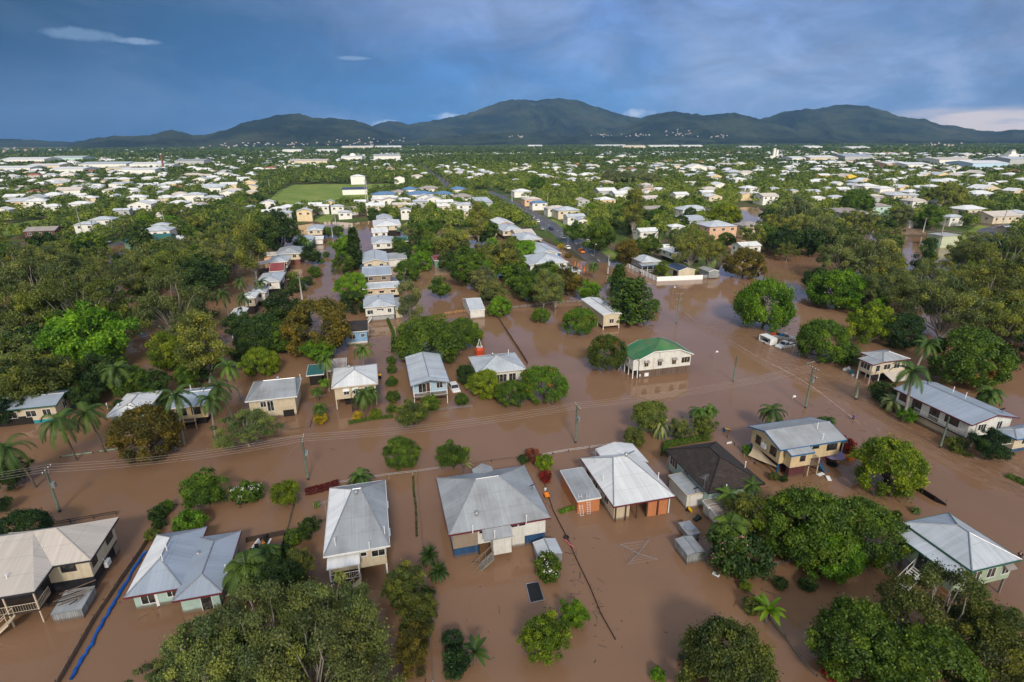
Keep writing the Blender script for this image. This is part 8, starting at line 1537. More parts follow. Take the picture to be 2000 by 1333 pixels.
# the red float
q = P(937, 697); t = empty('steel_float', q, .25, 'orange red ribbed float with dark hatch and white pointed frame behind the low house', 'float'); t.scale = (.85, .85, .85); m_ = MB(); m_.tube([(0, 0, -1), (0, 0, .3), (0, 0, .35), (0, 0, .7), (0, 0, .75), (0, 0, 1.3), (0, 0, 1.35), (0, 0, 2.2), (0, 0, 2.7), (0, 0, 2.85)], [1.3, 1.3, 1.38, 1.38, 1.3, 1.3, 1.38, 1.38, 1.1, .85], 8); m_.build('body', RED_PL, t); MB().tube([(0, 0, 2.84), (0, 0, 2.93)], [.86, .86], 20).build('rim', WHITE_P, t); MB().tube([(0, 0, 2.92), (0, 0, 2.94)], [.76, .76], 20).build('hatch', BLACK, t); m_ = MB()
for a in (.6, 2.2, 3.8, 5.4): m_.bar((math.cos(a) * .8, math.sin(a) * .8, 2.9), (0, 0, 5.1), .05, 6)
m_.bar((.75, 0, 2.95), (-.75, 0, 2.95), .07, 6); m_.build('frame', WHITE_P, t)
# rotary clothes line drowned to its arms
q = P(1247, 1080, .5); t = empty('clothes_line', (q.x, q.y, 0), 0, 'rotary clothes line showing only its crossed arms above the water', 'clothes line'); ends = [P(1211, 1063, .55), P(1268, 1055, .55), P(1285, 1093, .55), P(1226, 1103, .55)]
MB().bar((0, 0, -1.5), (0, 0, .5), .04, 8).build('mast', STEEL, t)
for e in ends: v = e - q; MB().bar((0, 0, .38), (v.x, v.y, .55), .03, 6).build('arm', STEEL, t); 
m_ = MB()
for k in (.45, .7, .95):
    for i in range(4): a, b_ = (ends[i] - q) * k, (ends[(i + 1) % 4] - q) * k; m_.bar((a.x, a.y, .5 + .05 * k), (b_.x, b_.y, .5 + .05 * k), .006, 4)
m_.build('line_cord', STEEL, t)
# trampoline awash
cs = [P(1027, 1141, .06), P(1052, 1137, .06), P(1063, 1172, .06), P(1036, 1178, .06)]; c = sum(cs, Vector()) / 4; t = empty('trampoline', c, 0, 'rectangular black trampoline with grey frame awash in the water', 'trampoline'); m_ = MB(); pp = [p - c for p in cs]
m_.tube([pp[0], pp[1], pp[2], pp[3], pp[0]], .07, 6); m_.build('frame', STEEL, t); pl = [p * .86 for p in pp]; MB().face([(p.x, p.y, .02) for p in reversed(pl)]).build('mat', BLACK, t); ed = MB()
for i in range(4): a, b_, c_, d_ = pl[i], pl[(i + 1) % 4], pp[(i + 1) % 4], pp[i]; ed.face([(a.x, a.y, .025), (d_.x, d_.y, .035), (c_.x, c_.y, .035), (b_.x, b_.y, .025)])
ed.build('pad', CL_DARK, t)
# ladders at the garage
def ladder(top, foot, ztop, label):
    a, b_ = P(*foot, -.3), P(*top, ztop); t = empty('ladder', a, 0, label, 'ladder'); d = b_ - a; s = U * .22; m_ = MB()
    for k in (-1, 1): m_.bar(s * k, d + s * k, .03, 5)
    n = int(d.length / .3)
    for i in range(1, n): p = d * i / n; m_.bar(p - s, p + s, .02, 5)
    m_.build('frame', WHITE_P, t)
ladder((1133, 966), (1137, 1012), 2.7, 'white ladder leaning on the left of the orange garage'); ladder((1149, 965), (1150, 1008), 2.8, 'thin ladder leaning on the right of the orange garage')
# wheelie bins
def wbin(px, py, tilt, label, lid=YELLOW_PL, z=-.45, rz=.4):
    q = PG(px, py); t = empty('wheelie_bin', (q.x, q.y, z + max(0, q.z)), rz, label, 'bin'); t.rotation_euler = (tilt, 0, rz); m_ = MB(); loft(m_, [[(-.22, -.25, 0), (.22, -.25, 0), (.22, .25, 0), (-.22, .25, 0)], [(-.3, -.34, .95), (.3, -.34, .95), (.3, .34, .95), (-.3, .34, .95)]]); m_.build('body', BIN_G, t); m_ = MB(); m_.box(-.32, .32, -.37, .37, .955, 1.02); m_.box(-.24, .24, -.28, .28, 1.02, 1.07); m_.build('lid', lid, t); wm_ = MB().tube([(-.04, 0, 0), (.04, 0, 0)], .1, 10).mesh('wheel', BLACK)
    for s in (-1, 1): link('wheel', wm_, t, (s * .26, .27, .1))
wbin(1337, 996, .8, 'yellow lidded bin tipped in the water right of the carport', rz=1.2); wbin(1357, 1018, 1.3, 'dark lidded bin lying in the water behind the lidded shed', BIN_G, -.1, 2.2); wbin(742, 740, .2, 'yellow lidded bin right of the bright white roofed house', z=.0); wbin(830, 768, .1, 'yellow lidded bin on the front deck of the light blue house', z=1.85 - 0); wbin(1065, 968, .5, 'bin with orange lid in the debris beside the big grey house', ORANGE_P)
# yellow house yard: umbrella, toys, tables
q = P(1624, 905); t = empty('umbrella', (q.x, q.y, 0), 0, 'mauve garden umbrella in the flooded yard of the yellow house', 'umbrella'); m_ = MB(); n = 8; ap = Vector((0, 0, 2.25)); rim = [Vector((math.cos(6.283 * i / n) * 1.7, math.sin(6.283 * i / n) * 1.7, 1.6)) for i in range(n)]
for i in range(n): a, b_ = rim[i], rim[(i + 1) % n]; mid_ = (a + b_) / 2 * 1 - Vector((0, 0, .03)); m_.face([a, b_, ap]); m_.face([b_ - Vector((0, 0, .12)), b_, a, a - Vector((0, 0, .12))])
m_.build('canopy', PURPLE_CL, t); MB().bar((0, 0, -1), (0, 0, 2.3), .025, 6).build('pole', STEEL, t); m_ = MB()
for a in rim: m_.bar((0, 0, 1.9), a * .95, .012, 4)
m_.build('ribs', STEEL, t); q = P(1622, 908); o = empty('garden_table', (q.x + .2, q.y - .1, 0), 0, 'round dark garden table under the mauve umbrella', 'table'); MB().tube([(0, 0, .12), (0, 0, .15)], [.75, .75], 20).build('table_top', BLACK, o); MB().tube([(0, 0, -.6), (0, 0, .12)], [.06, .06], 6).build('leg', BLACK, o)
def toy(nm, px, label, parts, cat, rz=.3, z=0.0): q = P(*px); t = empty(nm, (q.x, q.y, z), rz, label, cat); [mk().build(pn, mt, t) for pn, mt, mk in parts]
toy('toy_car', (1604, 895), 'green and orange toy ride on car beside the umbrella', [('body', GREEN_PL, lambda: MB().box(-.75, .75, -.42, .42, .1, .45)), ('seat', ORANGE_P, lambda: MB().box(-.65, .65, -.34, .34, .45, .62)), ('wheel', WHITE_P, lambda: MB().tube([(.75, -.45, .2), (.75, .45, .2)], .22, 12)), ('bonnet', BLACK, lambda: MB().box(-.95, -.75, -.4, .4, .0, .35))], 'toy car')
toy('toy_table', (1658, 897), 'orange toy play table with green top right of the umbrella', [('frame', ORANGE_P, lambda: MB().box(-.55, .55, -.5, -.34, -.2, .55).box(-.55, .55, .34, .5, -.2, .55).box(-.55, -.4, -.34, .34, .1, .5).box(.4, .55, -.34, .34, .1, .5)), ('top', RED_PL, lambda: MB().box(-.5, .5, -.34, .34, .4, .45)), ('lid', GREEN_PL, lambda: MB().box(-.2, .25, -.2, .15, .45, .6))], 'toy')
toy('swim_ring', (1637, 904), 'yellow swim ring hanging at the umbrella edge', [('ring', YELLOW_PL, lambda: MB().tube([(math.cos(a) * .24, 0, .35 + math.sin(a) * .24) for a in [i * .5236 for i in range(13)]], .09, 7))], 'swim ring')
toy('table', (1672, 888), 'white folding table top tilted by the teal carport', [('table_top', WHITE_P, lambda: MB().obox((0, 0, .35), (.95, 0, .08), (0, .55, .12), (0, 0, .03))), ('leg', STEEL, lambda: MB().bar((-.7, .3, .3), (-.7, .3, -.6), .03, 5).bar((.7, -.3, .3), (.7, -.3, -.6), .03, 5))], 'table', 2.6)
for a, b_, lb, r_ in ((1600, 929, 'white plastic chair overturned in the water, left of two', .3), (1619, 938, 'white plastic chair overturned in the water, right of two', 1.4)): toy('chair', (a, b_), lb, [('seat', WHITE_P, lambda: MB().obox((0, 0, .12), (.28, 0, .05), (0, .28, 0), (0, 0, .03))), ('backrest', WHITE_P, lambda: MB().obox((.5, 0, .2), (.26, 0, .02), (0, .27, 0), (0, 0, .03))), ('leg', WHITE_P, lambda: MB().bar((-.25, .25, .1), (-.3, .25, .4), .025, 5).bar((-.25, -.25, .1), (-.3, -.25, .4), .025, 5))], 'chair', r_)
toy('toy_car', (1730, 961), 'small red and white toy car at the foot of the round bright mango', [('body', RED_PL, lambda: MB().box(-.4, .4, -.25, .25, .05, .3)), ('roof', WHITE_P, lambda: MB().box(-.2, .25, -.22, .22, .3, .5)), ('wheel', BLACK, lambda: MB().tube([(.25, -.28, .08), (.25, .28, .08)], .1, 10))], 'toy car', .8)
toy('bucket', (1065, 958), 'white bucket in the debris on the fence by the big grey house', [('body', WHITE_P, lambda: MB().tube([(0, 0, -.1), (0, 0, .3)], [.15, .2], 12)), ('handle', STEEL, lambda: MB().tube([(-.2, 0, .3), (-.15, 0, .45), (.15, 0, .45), (.2, 0, .3)], .012, 4))], 'bucket'); toy('buoy', (1106, 1052), 'dark round tyre hung on the debris fence', [('ring', BLACK, lambda: MB().tube([(math.cos(a) * .28, math.sin(a) * .28, .2) for a in [i * .5236 for i in range(13)]], .09, 7))], 'tyre'); toy('noodle', (1110, 1063), 'pink foam noodle caught on the debris fence', [('tube', plain('pink_foam', (.65, .14, .16), .7), lambda: MB().tube([(-.2, .7, .15), (.0, .2, .2), (.05, -.3, .18), (.35, -.8, .12)], .07, 8))], 'pool toy')
toy('board', (1398, 1125), 'white board caught at the head of the broken rail fence', [('sheet', WHITE_P, lambda: MB().obox((0, 0, .2), (.15, -.4, .05), (.1, .04, .12), (0, 0, .02)))], 'board'); toy('board', (1219, 1008), 'white board stuck upright in the water before the carport', [('sheet', WHITE_P, lambda: MB().obox((0, 0, .25), (.12, 0, .5), (.05, .1, 0), (.02, 0, 0)))], 'board'); toy('drum', (1360, 985), 'white drum floating beside the dark tiled house porch', [('body', WHITE_P, lambda: MB().tube([(-.4, -.3, .15), (.4, .3, .2)], .2, 12)), ('cap', BLACK, lambda: MB().tube([(.4, .3, .2), (.45, .34, .2)], .08, 8))], 'drum')
toy('sign', (1424, 868), 'small white sign board in the water by the dark tiled house', [('plate', WHITE_P, lambda: MB().box(-.5, .5, -.02, .02, .1, .45)), ('post', STEEL, lambda: MB().bar((-.4, .03, -.6), (-.4, .03, .3), .02, 5).bar((.4, .03, -.6), (.4, .03, .3), .02, 5))], 'sign')
toy('slide', (1420, 842), 'yellow and green toy slide at the fence corner', [('chute', YELLOW_PL, lambda: MB().obox((0, 0, .4), (.7, 0, -.25), (0, .2, 0), (0, 0, .03))), ('stand', TRIM_BLUE, lambda: MB().obox((-.65, 0, .3), (.05, 0, 0), (0, .25, 0), (0, 0, .4)))], 'toy slide')
for i, (a, b_, lb) in enumerate(((1657, 722, 'blue white rubbish bag on the bank before the cream house'), (1650, 724, 'white rubbish bag heaped in front of the dark pine'), (1666, 735, 'white container floating by the pine trunk'), (1662, 728, 'teal crate among the bags below the pine'))): toy('rubbish_bag', (a, b_), lb, [('bag', (TRIM_W, WHITE_P, SILVER_P, W_TEAL)[i], lambda: MB().tube([(0, 0, -.1), (0, 0, .1), (0, 0, .4), (0, 0, .55), (0, 0, .68)], [.35, .45, .38, .1, .14], 9)), ('tie', BLACK, lambda: MB().tube([(0, 0, .53), (0, 0, .57)], [.12, .12], 8))], 'bag')
# timber on the tin shed roof
so, sa, sw, sd = SHEDROOF
for i in range(8):
    x, y, a, L_ = ((-.3, .9, .35, 3.0), (-.2, .5, .3, 3.4), (.2, .2, .55, 2.6), (-.5, -.2, .25, 2.8), (.1, -.5, .4, 2.2), (.4, .9, .1, 2.4), (.5, -.9, .9, .8), (0, 1.3, .45, 3.2))[i]
    c, s = math.cos(sa), math.sin(sa); o = empty('plank', (so.x + x * c - y * s, so.y + x * s + y * c, 1.42 + .055 * i), sa + a, 'loose plank lying across the flat roof of the tin shed', 'plank', 'planks on the tin shed roof'); MB().box(-L_ / 2, L_ / 2, -.07, .07, 0, .05).build('plank', (WOOD_D, WOOD, POLE_B)[i % 3], o)
# shade sail
sm, loc, an = SAILDATA; t = empty('shade_sail', loc, an, 'sand coloured triangular shade sail slung from the yellow house into the water', 'shade sail'); sm.build('cloth', SAIL, t); MB().bar((-6.7, 2.4, -1.5), (-6.7, 2.4, .6), .05, 6).build('post', STEEL, t)
# foam line where the current meets still water
def foamline(px, w, label):
    m_ = MB(); prev = None; pts = []
    for a, b_ in zip(px[:-1], px[1:]):
        for i in range(10): pts.append(P(a[0] + (b_[0] - a[0]) * i / 10, a[1] + (b_[1] - a[1]) * i / 10))
    for i, p in enumerate(pts[:-1]):
        d = (pts[i + 1] - p).normalized(); s = Vector((-d.y, d.x, 0)); ww = w * rng.uniform(.15, 1.0) * math.sin(math.pi * min(1, (i + 2) / (len(pts)))) ** .4; off = s * rng.uniform(-.12, .12); row = (p + off + s * ww + Vector((0, 0, .006)), p + off - s * ww + Vector((0, 0, .006)))
        if prev: m_.face([prev[0], prev[1], row[1], row[0]])
        prev = row
    o = m_.build('foam', FOAM); tag(o, label, 'foam', kind='stuff')
    if o.data.polygons[0].normal.z < 0: o.data.flip_normals()
foamline([(1420, 662), (1470, 692), (1500, 708), (1545, 730), (1590, 758), (1625, 785), (1655, 808), (1690, 838)], .16, 'thin line of muddy foam where the current meets still water'); foamline([(1310, 596), (1340, 612), (1368, 634)], .07, 'faint foam streak above the green roofed house')
for i in range(26):
    a = rng.uniform(0, 1); px = 1500 + a * 190 + rng.uniform(-5, 35); py = 700 + a * 135 + rng.uniform(-14, 4); foamline([(px, py), (px + rng.uniform(6, 16), py + rng.uniform(3, 9))], .05, 'wisp of muddy foam in the current')
# ---- flotsam
m_ = MB(); m_.m = 0
for cx, cy, sx, sy, n in ((1065, 1000, 6, 40, 40), (1120, 1110, 8, 40, 30), (1165, 1200, 8, 30, 22), (330, 1170, 60, 30, 40), (420, 1190, 50, 25, 26), (620, 1120, 40, 30, 14), (870, 1250, 50, 60, 18), (1330, 1020, 30, 30, 18), (1480, 1150, 50, 30, 20), (760, 690, 30, 15, 40), (830, 640, 60, 20, 30), (1000, 640, 40, 12, 40), (1140, 655, 30, 8, 50), (1600, 730, 50, 25, 30), (1640, 790, 40, 25, 30), (1700, 920, 60, 30, 24), (600, 850, 30, 12, 14), (280, 900, 60, 12, 14), (1560, 940, 40, 25, 22), (950, 1100, 120, 60, 26), (1250, 1200, 120, 70, 22)):
    for i in range(n):
        q = P(rng.gauss(cx, sx), rng.gauss(cy, sy), .02); a = rng.uniform(0, 3.14); L_ = rng.choice((.06, .1, .12, .2, .5)); d = Vector((math.cos(a), math.sin(a), 0)); m_.m = rng.randrange(3); m_.obox(q, d * L_, Vector((-d.y, d.x, 0)) * rng.uniform(.015, .05), (0, 0, .015))
tag(m_.build('flotsam', [WOOD_D, WOOD, BARK]), 'twigs and leaf litter floating in clusters on the brown water', 'debris', kind='stuff')
# ---- people
def skin(name, edges, mat, parent=None, sub=1):
    """edges: {joint: (pos, radius)}, [(a, b)] grown with a Skin modifier, rooted at the first joint"""
    J, E = edges; ks = list(J); me = bpy.data.meshes.new(name); me.from_pydata([J[k][0] for k in ks], [(ks.index(a), ks.index(b_)) for a, b_ in E], []); me.materials.append(mat); o = link(name, me, parent); md = o.modifiers.new('skin', 'SKIN'); lay = me.skin_vertices[0].data if me.skin_vertices else None
    if lay is None:
        bpy.context.view_layer.objects.active = o; bpy.ops.mesh.customdata_skin_add(); lay = me.skin_vertices[0].data
    for i, k in enumerate(ks):
        r_ = J[k][1]; lay[i].radius = r_ if isinstance(r_, tuple) else (r_, r_); lay[i].use_root = (i == 0)
    sb = o.modifiers.new('sub', 'SUBSURF'); sb.levels = sub; sb.render_levels = sub; return o
def person(px, rz, label, shirt, shorts, sink, loc=None):
    q = loc or P(*px); t = empty('person', (q.x, q.y, -sink), rz, label, 'person')
    J = {'pelvis': ((0, 0, .95), (.15, .11)), 'waist': ((0, -.02, 1.1), (.14, .10)), 'chest': ((0, -.04, 1.32), (.17, .115)), 'neck': ((0, -.05, 1.5), .055), 'chin': ((0, -.07, 1.58), (.07, .08)), 'head': ((0, -.07, 1.68), (.08, .1)), 'crown': ((0, -.06, 1.77), (.055, .07))}; E = [('pelvis', 'waist'), ('waist', 'chest'), ('chest', 'neck'), ('neck', 'chin'), ('chin', 'head'), ('head', 'crown')]
    for s, n in ((-1, 'l'), (1, 'r')):
        fw = s * .22; J.update({n + 'hip': ((s * .1, 0, .9), .085), n + 'knee': ((s * .11, -.12 * s - .03, .5), .058), n + 'ankle': ((s * .11, -.30 * s if s > 0 else .30, .1), .04), n + 'toe': ((s * .12, (-.30 * s if s > 0 else .30) - .2, .04), .035), n + 'sh': ((s * .19, -.04, 1.42), .06), n + 'el': ((s * .27, .02 - fw * .4, 1.16), .043), n + 'wr': ((s * .25, -.16 + fw * .3, .98), .028), n + 'palm': ((s * .245, -.2 + fw * .3, .92), (.022, .038))})
        E += [('pelvis', n + 'hip'), (n + 'hip', n + 'knee'), (n + 'knee', n + 'ankle'), (n + 'ankle', n + 'toe'), ('chest', n + 'sh'), (n + 'sh', n + 'el'), (n + 'el', n + 'wr'), (n + 'wr', n + 'palm')]; pb = Vector(J[n + 'palm'][0])
        for f in range(5):
            k = f'{n}f{f}'; off = Vector((s * (-.012 if f == 4 else .004), -.034 + .022 * f if f < 4 else -.05, -.02)); J[k] = (tuple(pb + off), .0095); J[k + 't'] = (tuple(pb + off + Vector((-s * .012, -.012, -.062 - .012 * (1 - abs(f - 1.5) / 2)) if f < 4 else (-s * .01, -.03, -.03))), .008); E += [(n + 'palm', k), (k, k + 't')]
    skin('body', (J, E), SKIN, t, 1)
    S = {'a': ((0, 0, .93), (.165, .13)), 'b': ((0, -.02, 1.1), (.16, .12)), 'c': ((0, -.04, 1.33), (.19, .135)), 'd': ((0, -.05, 1.46), .085)}; E2 = [('a', 'b'), ('b', 'c'), ('c', 'd')]
    for s, n in ((-1, 'l'), (1, 'r')): e = Vector(J[n + 'el'][0]); sh = Vector(J[n + 'sh'][0]); S[n] = (tuple(sh), .078); S[n + 'e'] = (tuple(sh.lerp(e, .75)), .062); E2 += [('c', n), (n, n + 'e')]
    skin('shirt', (S, E2), shirt, t, 1); H = {'p': ((0, 0, .93), (.165, .125))}; E3 = []
    for s, n in ((-1, 'l'), (1, 'r')): H[n] = (J[n + 'hip'][0], .10); k = Vector(J[n + 'knee'][0]); H[n + 'k'] = (tuple(Vector(J[n + 'hip'][0]).lerp(k, .8)), .082); E3 += [('p', n), (n, n + 'k')]
    skin('shorts', (H, E3), shorts, t, 1); skin('hair', ({'a': ((0, -.03, 1.70), (.085, .09)), 'b': ((0, -.05, 1.79), (.07, .075))}, [('a', 'b')]), HAIR, t, 1)
    f = MB(); 
    for s in (-1, 1): f.obox((s * .032, -.168, 1.685), (.014, 0, 0), (0, .004, 0), (0, 0, .007))
    f.build('eyes', BLACK, t); MB().obox((0, -.165, 1.61), (.025, 0, 0), (0, .004, 0), (0, 0, .006)).build('mouth', TRIM_RED, t); MB().obox((0, -.175, 1.65), (.012, 0, 0), (0, .018, 0), (0, 0, .02)).build('nose', SKIN, t); return t
person((1666, 821), math.radians(35), 'person in a bright blue shirt wading along the drowned road', CL_BLUE, CL_DARK, .45); person((1989, 1094), math.radians(150), 'person in dark clothes standing behind the silver roofed stilt house', CL_DARK, CL_DARK, .5)
# ------------------------------------------------------------------ the far town: tree canopy and roofs that nobody could count
def in_view(x, y):
    return (np.abs(np.arctan2(x, y)) < 0.80) & (y > 0)
def near_hand(x, y, pad):
    ok = np.ones(len(x), bool)
    for fx, fy, fr in FOOT:
        ok &= (x - fx) ** 2 + (y - fy) ** 2 > (fr + pad) ** 2; q = 1 - (fr * 1.1 + 5) / math.hypot(fx, fy); ok &= (x - fx * q) ** 2 + (y - fy * q) ** 2 > (fr * .9 + pad) ** 2; q = 1 - (fr * 1.6 + 14) / math.hypot(fx, fy); ok &= (x - fx * q) ** 2 + (y - fy * q) ** 2 > (fr * .6 + pad * .5) ** 2
    for pts, w in ROADS:
        for a, b_ in zip(pts[:-1], pts[1:]):
            ax, ay = a; vx, vy = b_[0] - ax, b_[1] - ay; t = np.clip(((x - ax) * vx + (y - ay) * vy) / (vx * vx + vy * vy), 0, 1); ok &= np.hypot(x - ax - t * vx, y - ay - t * vy) > w / 2 + pad + (5 if pts is ROADS[0][0] else 0)
    for L_ in _lawns: ok &= ~pin(L_, x, y)
    return ok
def far_points(n, d0, d1, seed):
    g = np.random.default_rng(seed); r = np.sqrt(g.random(n) * (d1 ** 2 - d0 ** 2) + d0 ** 2); a = g.uniform(-.80, .80, n); return r * np.sin(a), r * np.cos(a), r, g
def street_mask(x, y):
    """distance from the street lines of the grid, for the far suburbs"""
    a = x * U.x + y * U.y; b_ = x * V.x + y * V.y
    return np.minimum(np.abs((a + 60) % 120 - 60), np.abs((b_ + 45) % 90 - 45))
XS, YS, NM, SZ, TN = [], [], [], [], []
cc, nn, ss, tt = [], [], [], []
for (n, d0, d1, cards, s0, rad, hh, pad, sd) in ((5200, 285, 520, 110, .55, 3.8, 3.4, 0.6, 1), (11000, 520, 900, 52, .88, 4.2, 3.8, 0.3, 2), (20000, 900, 1700, 20, 1.7, 5.0, 4.4, 0.3, 3), (34000, 1700, 4400, 7, 3.4, 6.0, 5.0, 0, 4)):
    x, y, r, g = far_points(n, d0, d1, sd)
    keep = sdist(LAND, x, y) > 3
    if d0 < 1700: keep &= near_hand(x, y, pad)
    dens = vnoise(x / 90, y / 90, 8) * .6 + vnoise(x / 300, y / 300, 9) * .6; keep &= (dens > .30) & (street_mask(x, y) > 3)
    x, y = x[keep], y[keep]; m_ = len(x); R_ = rad * g.uniform(.6, 1.25, m_) * (1 + .3 * (vnoise(x / 200, y / 200, 4) - .5)); H_ = hh * g.uniform(.7, 1.25, m_); zg = terrain_h(x, y); tr = np.clip(g.normal(.5, .24, m_) + (vnoise(x / 160, y / 160, 61) - .5) * .55 - (.12, .06, .20, .34)[sd - 1] + (.12 if sd == 1 else 0), 0, 1)
    d = g.normal(size=(m_, cards, 3)); d /= np.linalg.norm(d, axis=2, keepdims=True); d[:, :, 2] = np.abs(d[:, :, 2]) * 1.1 - .25
    ctr = np.stack([x, y, zg + H_ * .85 + .6], 1)[:, None, :] + d * np.stack([R_, R_, H_], 1)[:, None, :] * g.uniform(.72, 1.0, (m_, cards, 1)); nm = d + g.normal(size=d.shape) * .45 + np.array([0, 0, .25])
    cc.append(ctr.reshape(-1, 3)); nn.append(nm.reshape(-1, 3)); ss.append((s0 * (.75 + .5 * g.random((m_, cards)))).ravel()); tt.append((tr[:, None] + g.normal(0, .12, (m_, cards))).ravel())
me = quads_mesh('distant_trees', np.concatenate(cc), np.concatenate(nn), np.concatenate(ss), np.concatenate(tt), LEAF, asp=.75)
o = link('distant_trees', me); o.color = (0.052, 0.080, 0.020, 1); tag(o, 'tree canopy of the far suburbs reaching to the hills', 'tree canopy', kind='stuff')
# roofs far away: one object
m, b, _ = new_mat('far_house_paint'); FARM = m; setin(b, 'Base Color', attr('col', 'Color')); setin(b, 'Roughness', .5)
_nohouse = gpoly([(490, 343), (815, 343), (830, 375), (815, 400), (500, 420)]); VV, FF, CC = [], [], []; base = 0; g = np.random.default_rng(77)
for n, d0, d1, sc in ((520, 470, 900, 1.0), (1050, 900, 1900, 1.2), (900, 1900, 4400, 1.5)):
    x, y, r, g2 = far_points(n, d0, d1, int(d0))
    a = x * U.x + y * U.y; b_ = x * V.x + y * V.y; a = np.round(a / 17) * 17 + g2.uniform(-2, 2, n); b_ = np.round((b_ - 22) / 45) * 45 + 22 + np.where(g2.random(n) < .5, -9, 9); x = a * U.x + b_ * V.x; y = a * U.y + b_ * V.y
    keep = in_view(x, y) & (sdist(LAND, x, y) > 10) & near_hand(x, y, 7) & (vnoise(x / 420, y / 420, 31) > .46) & ~pin(_nohouse, x, y)
    if d0 > 1800: keep &= vnoise(x / 500, y / 500, 17) > .52
    for X, Y in zip(x[keep], y[keep]):
        w, d, h_ = g.uniform(5, 7.5) * sc, g.uniform(4, 6.5) * sc, g.uniform(4.2, 6.6); z = hgt(X, Y) if d0 < 900 else 3.0 + (0 if d0 < 1900 else max(0, (math.hypot(X, Y) - 2500) / 4000 * 6)); rt = h_ + 1.6 * sc
        P_ = [(-w, -d, -1), (w, -d, -1), (w, d, -1), (-w, d, -1), (-w, -d, h_), (w, -d, h_), (w, d, h_), (-w, d, h_), (-w * .45, 0, rt), (w * .45, 0, rt)]
        VV += [(X + p[0] * U.x + p[1] * V.x, Y + p[0] * U.y + p[1] * V.y, z + p[2]) for p in P_]
        wc = g.choice([.62, .7, .5, .4]); wc = (wc, wc * .97, wc * .9); k = g.random(); rc = (.66, .67, .68) if k < .55 else (.42, .45, .48) if k < .8 else (.52, .46, .40) if k < .9 else (.30, .11, .08) if k < .95 else (.2, .26, .34)
        for f, c in (((0, 1, 5, 4), wc), ((1, 2, 6, 5), wc), ((2, 3, 7, 6), wc), ((3, 0, 4, 7), wc), ((4, 5, 9, 8), rc), ((6, 7, 8, 9), rc), ((5, 6, 9), rc), ((7, 4, 8), rc)): FF.append(tuple(base + i for i in f)); CC.append((*c, 1))
        base += 10
bpy.context.view_layer.update(); DG = bpy.context.evaluated_depsgraph_get()
# houses climbing the foot of the hills, in clusters
for px, py, n, sx, sy in ((720, 278, 60, 90, 7), (560, 282, 40, 60, 6), (440, 285, 40, 60, 5), (1010, 266, 14, 24, 4), (1180, 264, 22, 30, 4), (1245, 265, 26, 34, 5), (1320, 262, 34, 34, 7), (1415, 268, 18, 26, 4), (1830, 283, 20, 60, 3), (30, 295, 26, 50, 5), (140, 300, 30, 60, 5), (850, 292, 24, 60, 6)):
    for i in range(int(n * .5)):
        a, b_ = g.normal(px, sx * .5), g.normal(py, sy * .5); d = (_f * F_PX + _r * (a - 1000) + _u * (666.5 - b_)).normalized(); hit = SC.ray_cast(DG, Vector((0, 0, CAM_H)) + d * 3200, d)
        if not hit[0]: continue
        X, Y, z = hit[1]; D = 1; w, d, h_ = g.uniform(4, 6), g.uniform(3, 5), g.uniform(2.5, 4)
        P_ = [(-w, -d, -6), (w, -d, -6), (w, d, -6), (-w, d, -6), (-w, -d, h_), (w, -d, h_), (w, d, h_), (-w, d, h_), (-w * .4, 0, h_ + 3), (w * .4, 0, h_ + 3)]; VV += [(X + p[0], Y + p[1], z + p[2]) for p in P_]
        wc = (.3, .28, .26); k = g.random(); rc = (.30, .29, .28) if k < .6 else (.36, .18, .13)
        for f, c in (((0, 1, 5, 4), wc), ((1, 2, 6, 5), wc), ((2, 3, 7, 6), wc), ((3, 0, 4, 7), wc), ((4, 5, 9, 8), rc), ((6, 7, 8, 9), rc), ((5, 6, 9), rc), ((7, 4, 8), rc)): FF.append(tuple(base + i for i in f)); CC.append((*c, 1))
        base += 10
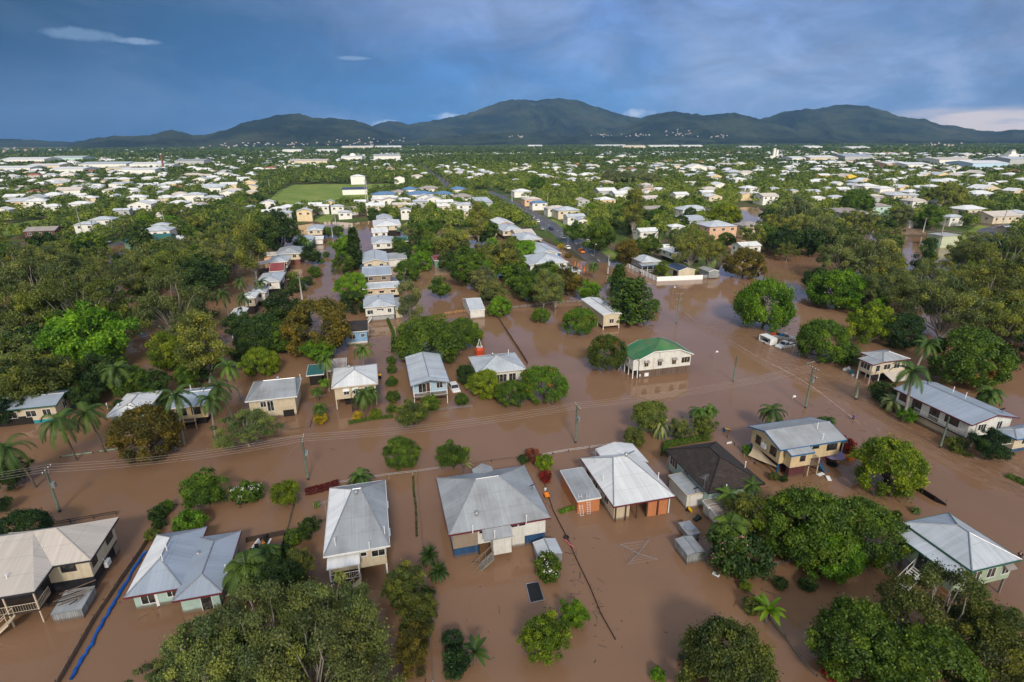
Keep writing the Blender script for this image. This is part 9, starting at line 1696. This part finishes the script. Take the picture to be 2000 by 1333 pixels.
me = bpy.data.meshes.new('distant_houses'); me.from_pydata(VV, [], FF); me.materials.append(FARM); at = me.attributes.new('col', 'FLOAT_COLOR', 'FACE'); at.data.foreach_set('color', np.array(CC, np.float32).ravel()); me.update()
tag(link('distant_houses', me), 'pale roofs of the far suburbs scattered among trees to the foot of the hills', 'houses', kind='stuff')
# ------------------------------------------------------------------ unseen cloud added behind the camera to shade the near street
m, b, _ = new_mat('shade_cloud'); setin(b, 'Base Color', (.8, .8, .8)); setin(b, 'Roughness', 1.0); bm = bmesh.new(); c0 = sdir * (950 / sdir.z)
for i in range(90):
    x = rng.uniform(-700, 700); y = rng.uniform(-420, 0) - 45 * rng.random(); r = rng.uniform(60, 130); M_ = Matrix.Translation((c0.x + x, c0.y + y + 38 - r * .8, 950 + rng.uniform(-8, 30))) @ Matrix.Diagonal((r * 1.3, r, r * .45, 1)); bmesh.ops.create_icosphere(bm, subdivisions=2, radius=1, matrix=M_)
me = bpy.data.meshes.new('shade_cloud'); bm.to_mesh(me); bm.free(); me.materials.append(m); me.polygons.foreach_set('use_smooth', [True] * len(me.polygons)); tag(link('shade_cloud', me), kind='structure')
# ------------------------------------------------------------------ haze
m = bpy.data.materials.new('haze'); m.use_nodes = True; nt = m.node_tree; nt.nodes.clear(); out = nt.nodes.new('ShaderNodeOutputMaterial'); pv = nt.nodes.new('ShaderNodeVolumePrincipled')
pv.inputs['Color'].default_value = (0.28, 0.55, 1.0, 1); pv.inputs['Density'].default_value = 4.5e-5; pv.inputs['Anisotropy'].default_value = 0.0; LK(pv.outputs[0], out.inputs['Volume'])
hz = MB().box(-10500, 10500, -60, 11000, -45, 640).build('haze', m); tag(hz, kind='stuff')
SC.cycles.volume_bounces = 0; SC.cycles.max_bounces = 6; SC.cycles.diffuse_bounces = 2; SC.cycles.glossy_bounces = 3; SC.cycles.transmission_bounces = 2; SC.cycles.transparent_max_bounces = 4
SC.cycles.use_adaptive_sampling = True; SC.cycles.adaptive_threshold = 0.02; SC.cycles.use_denoising = True
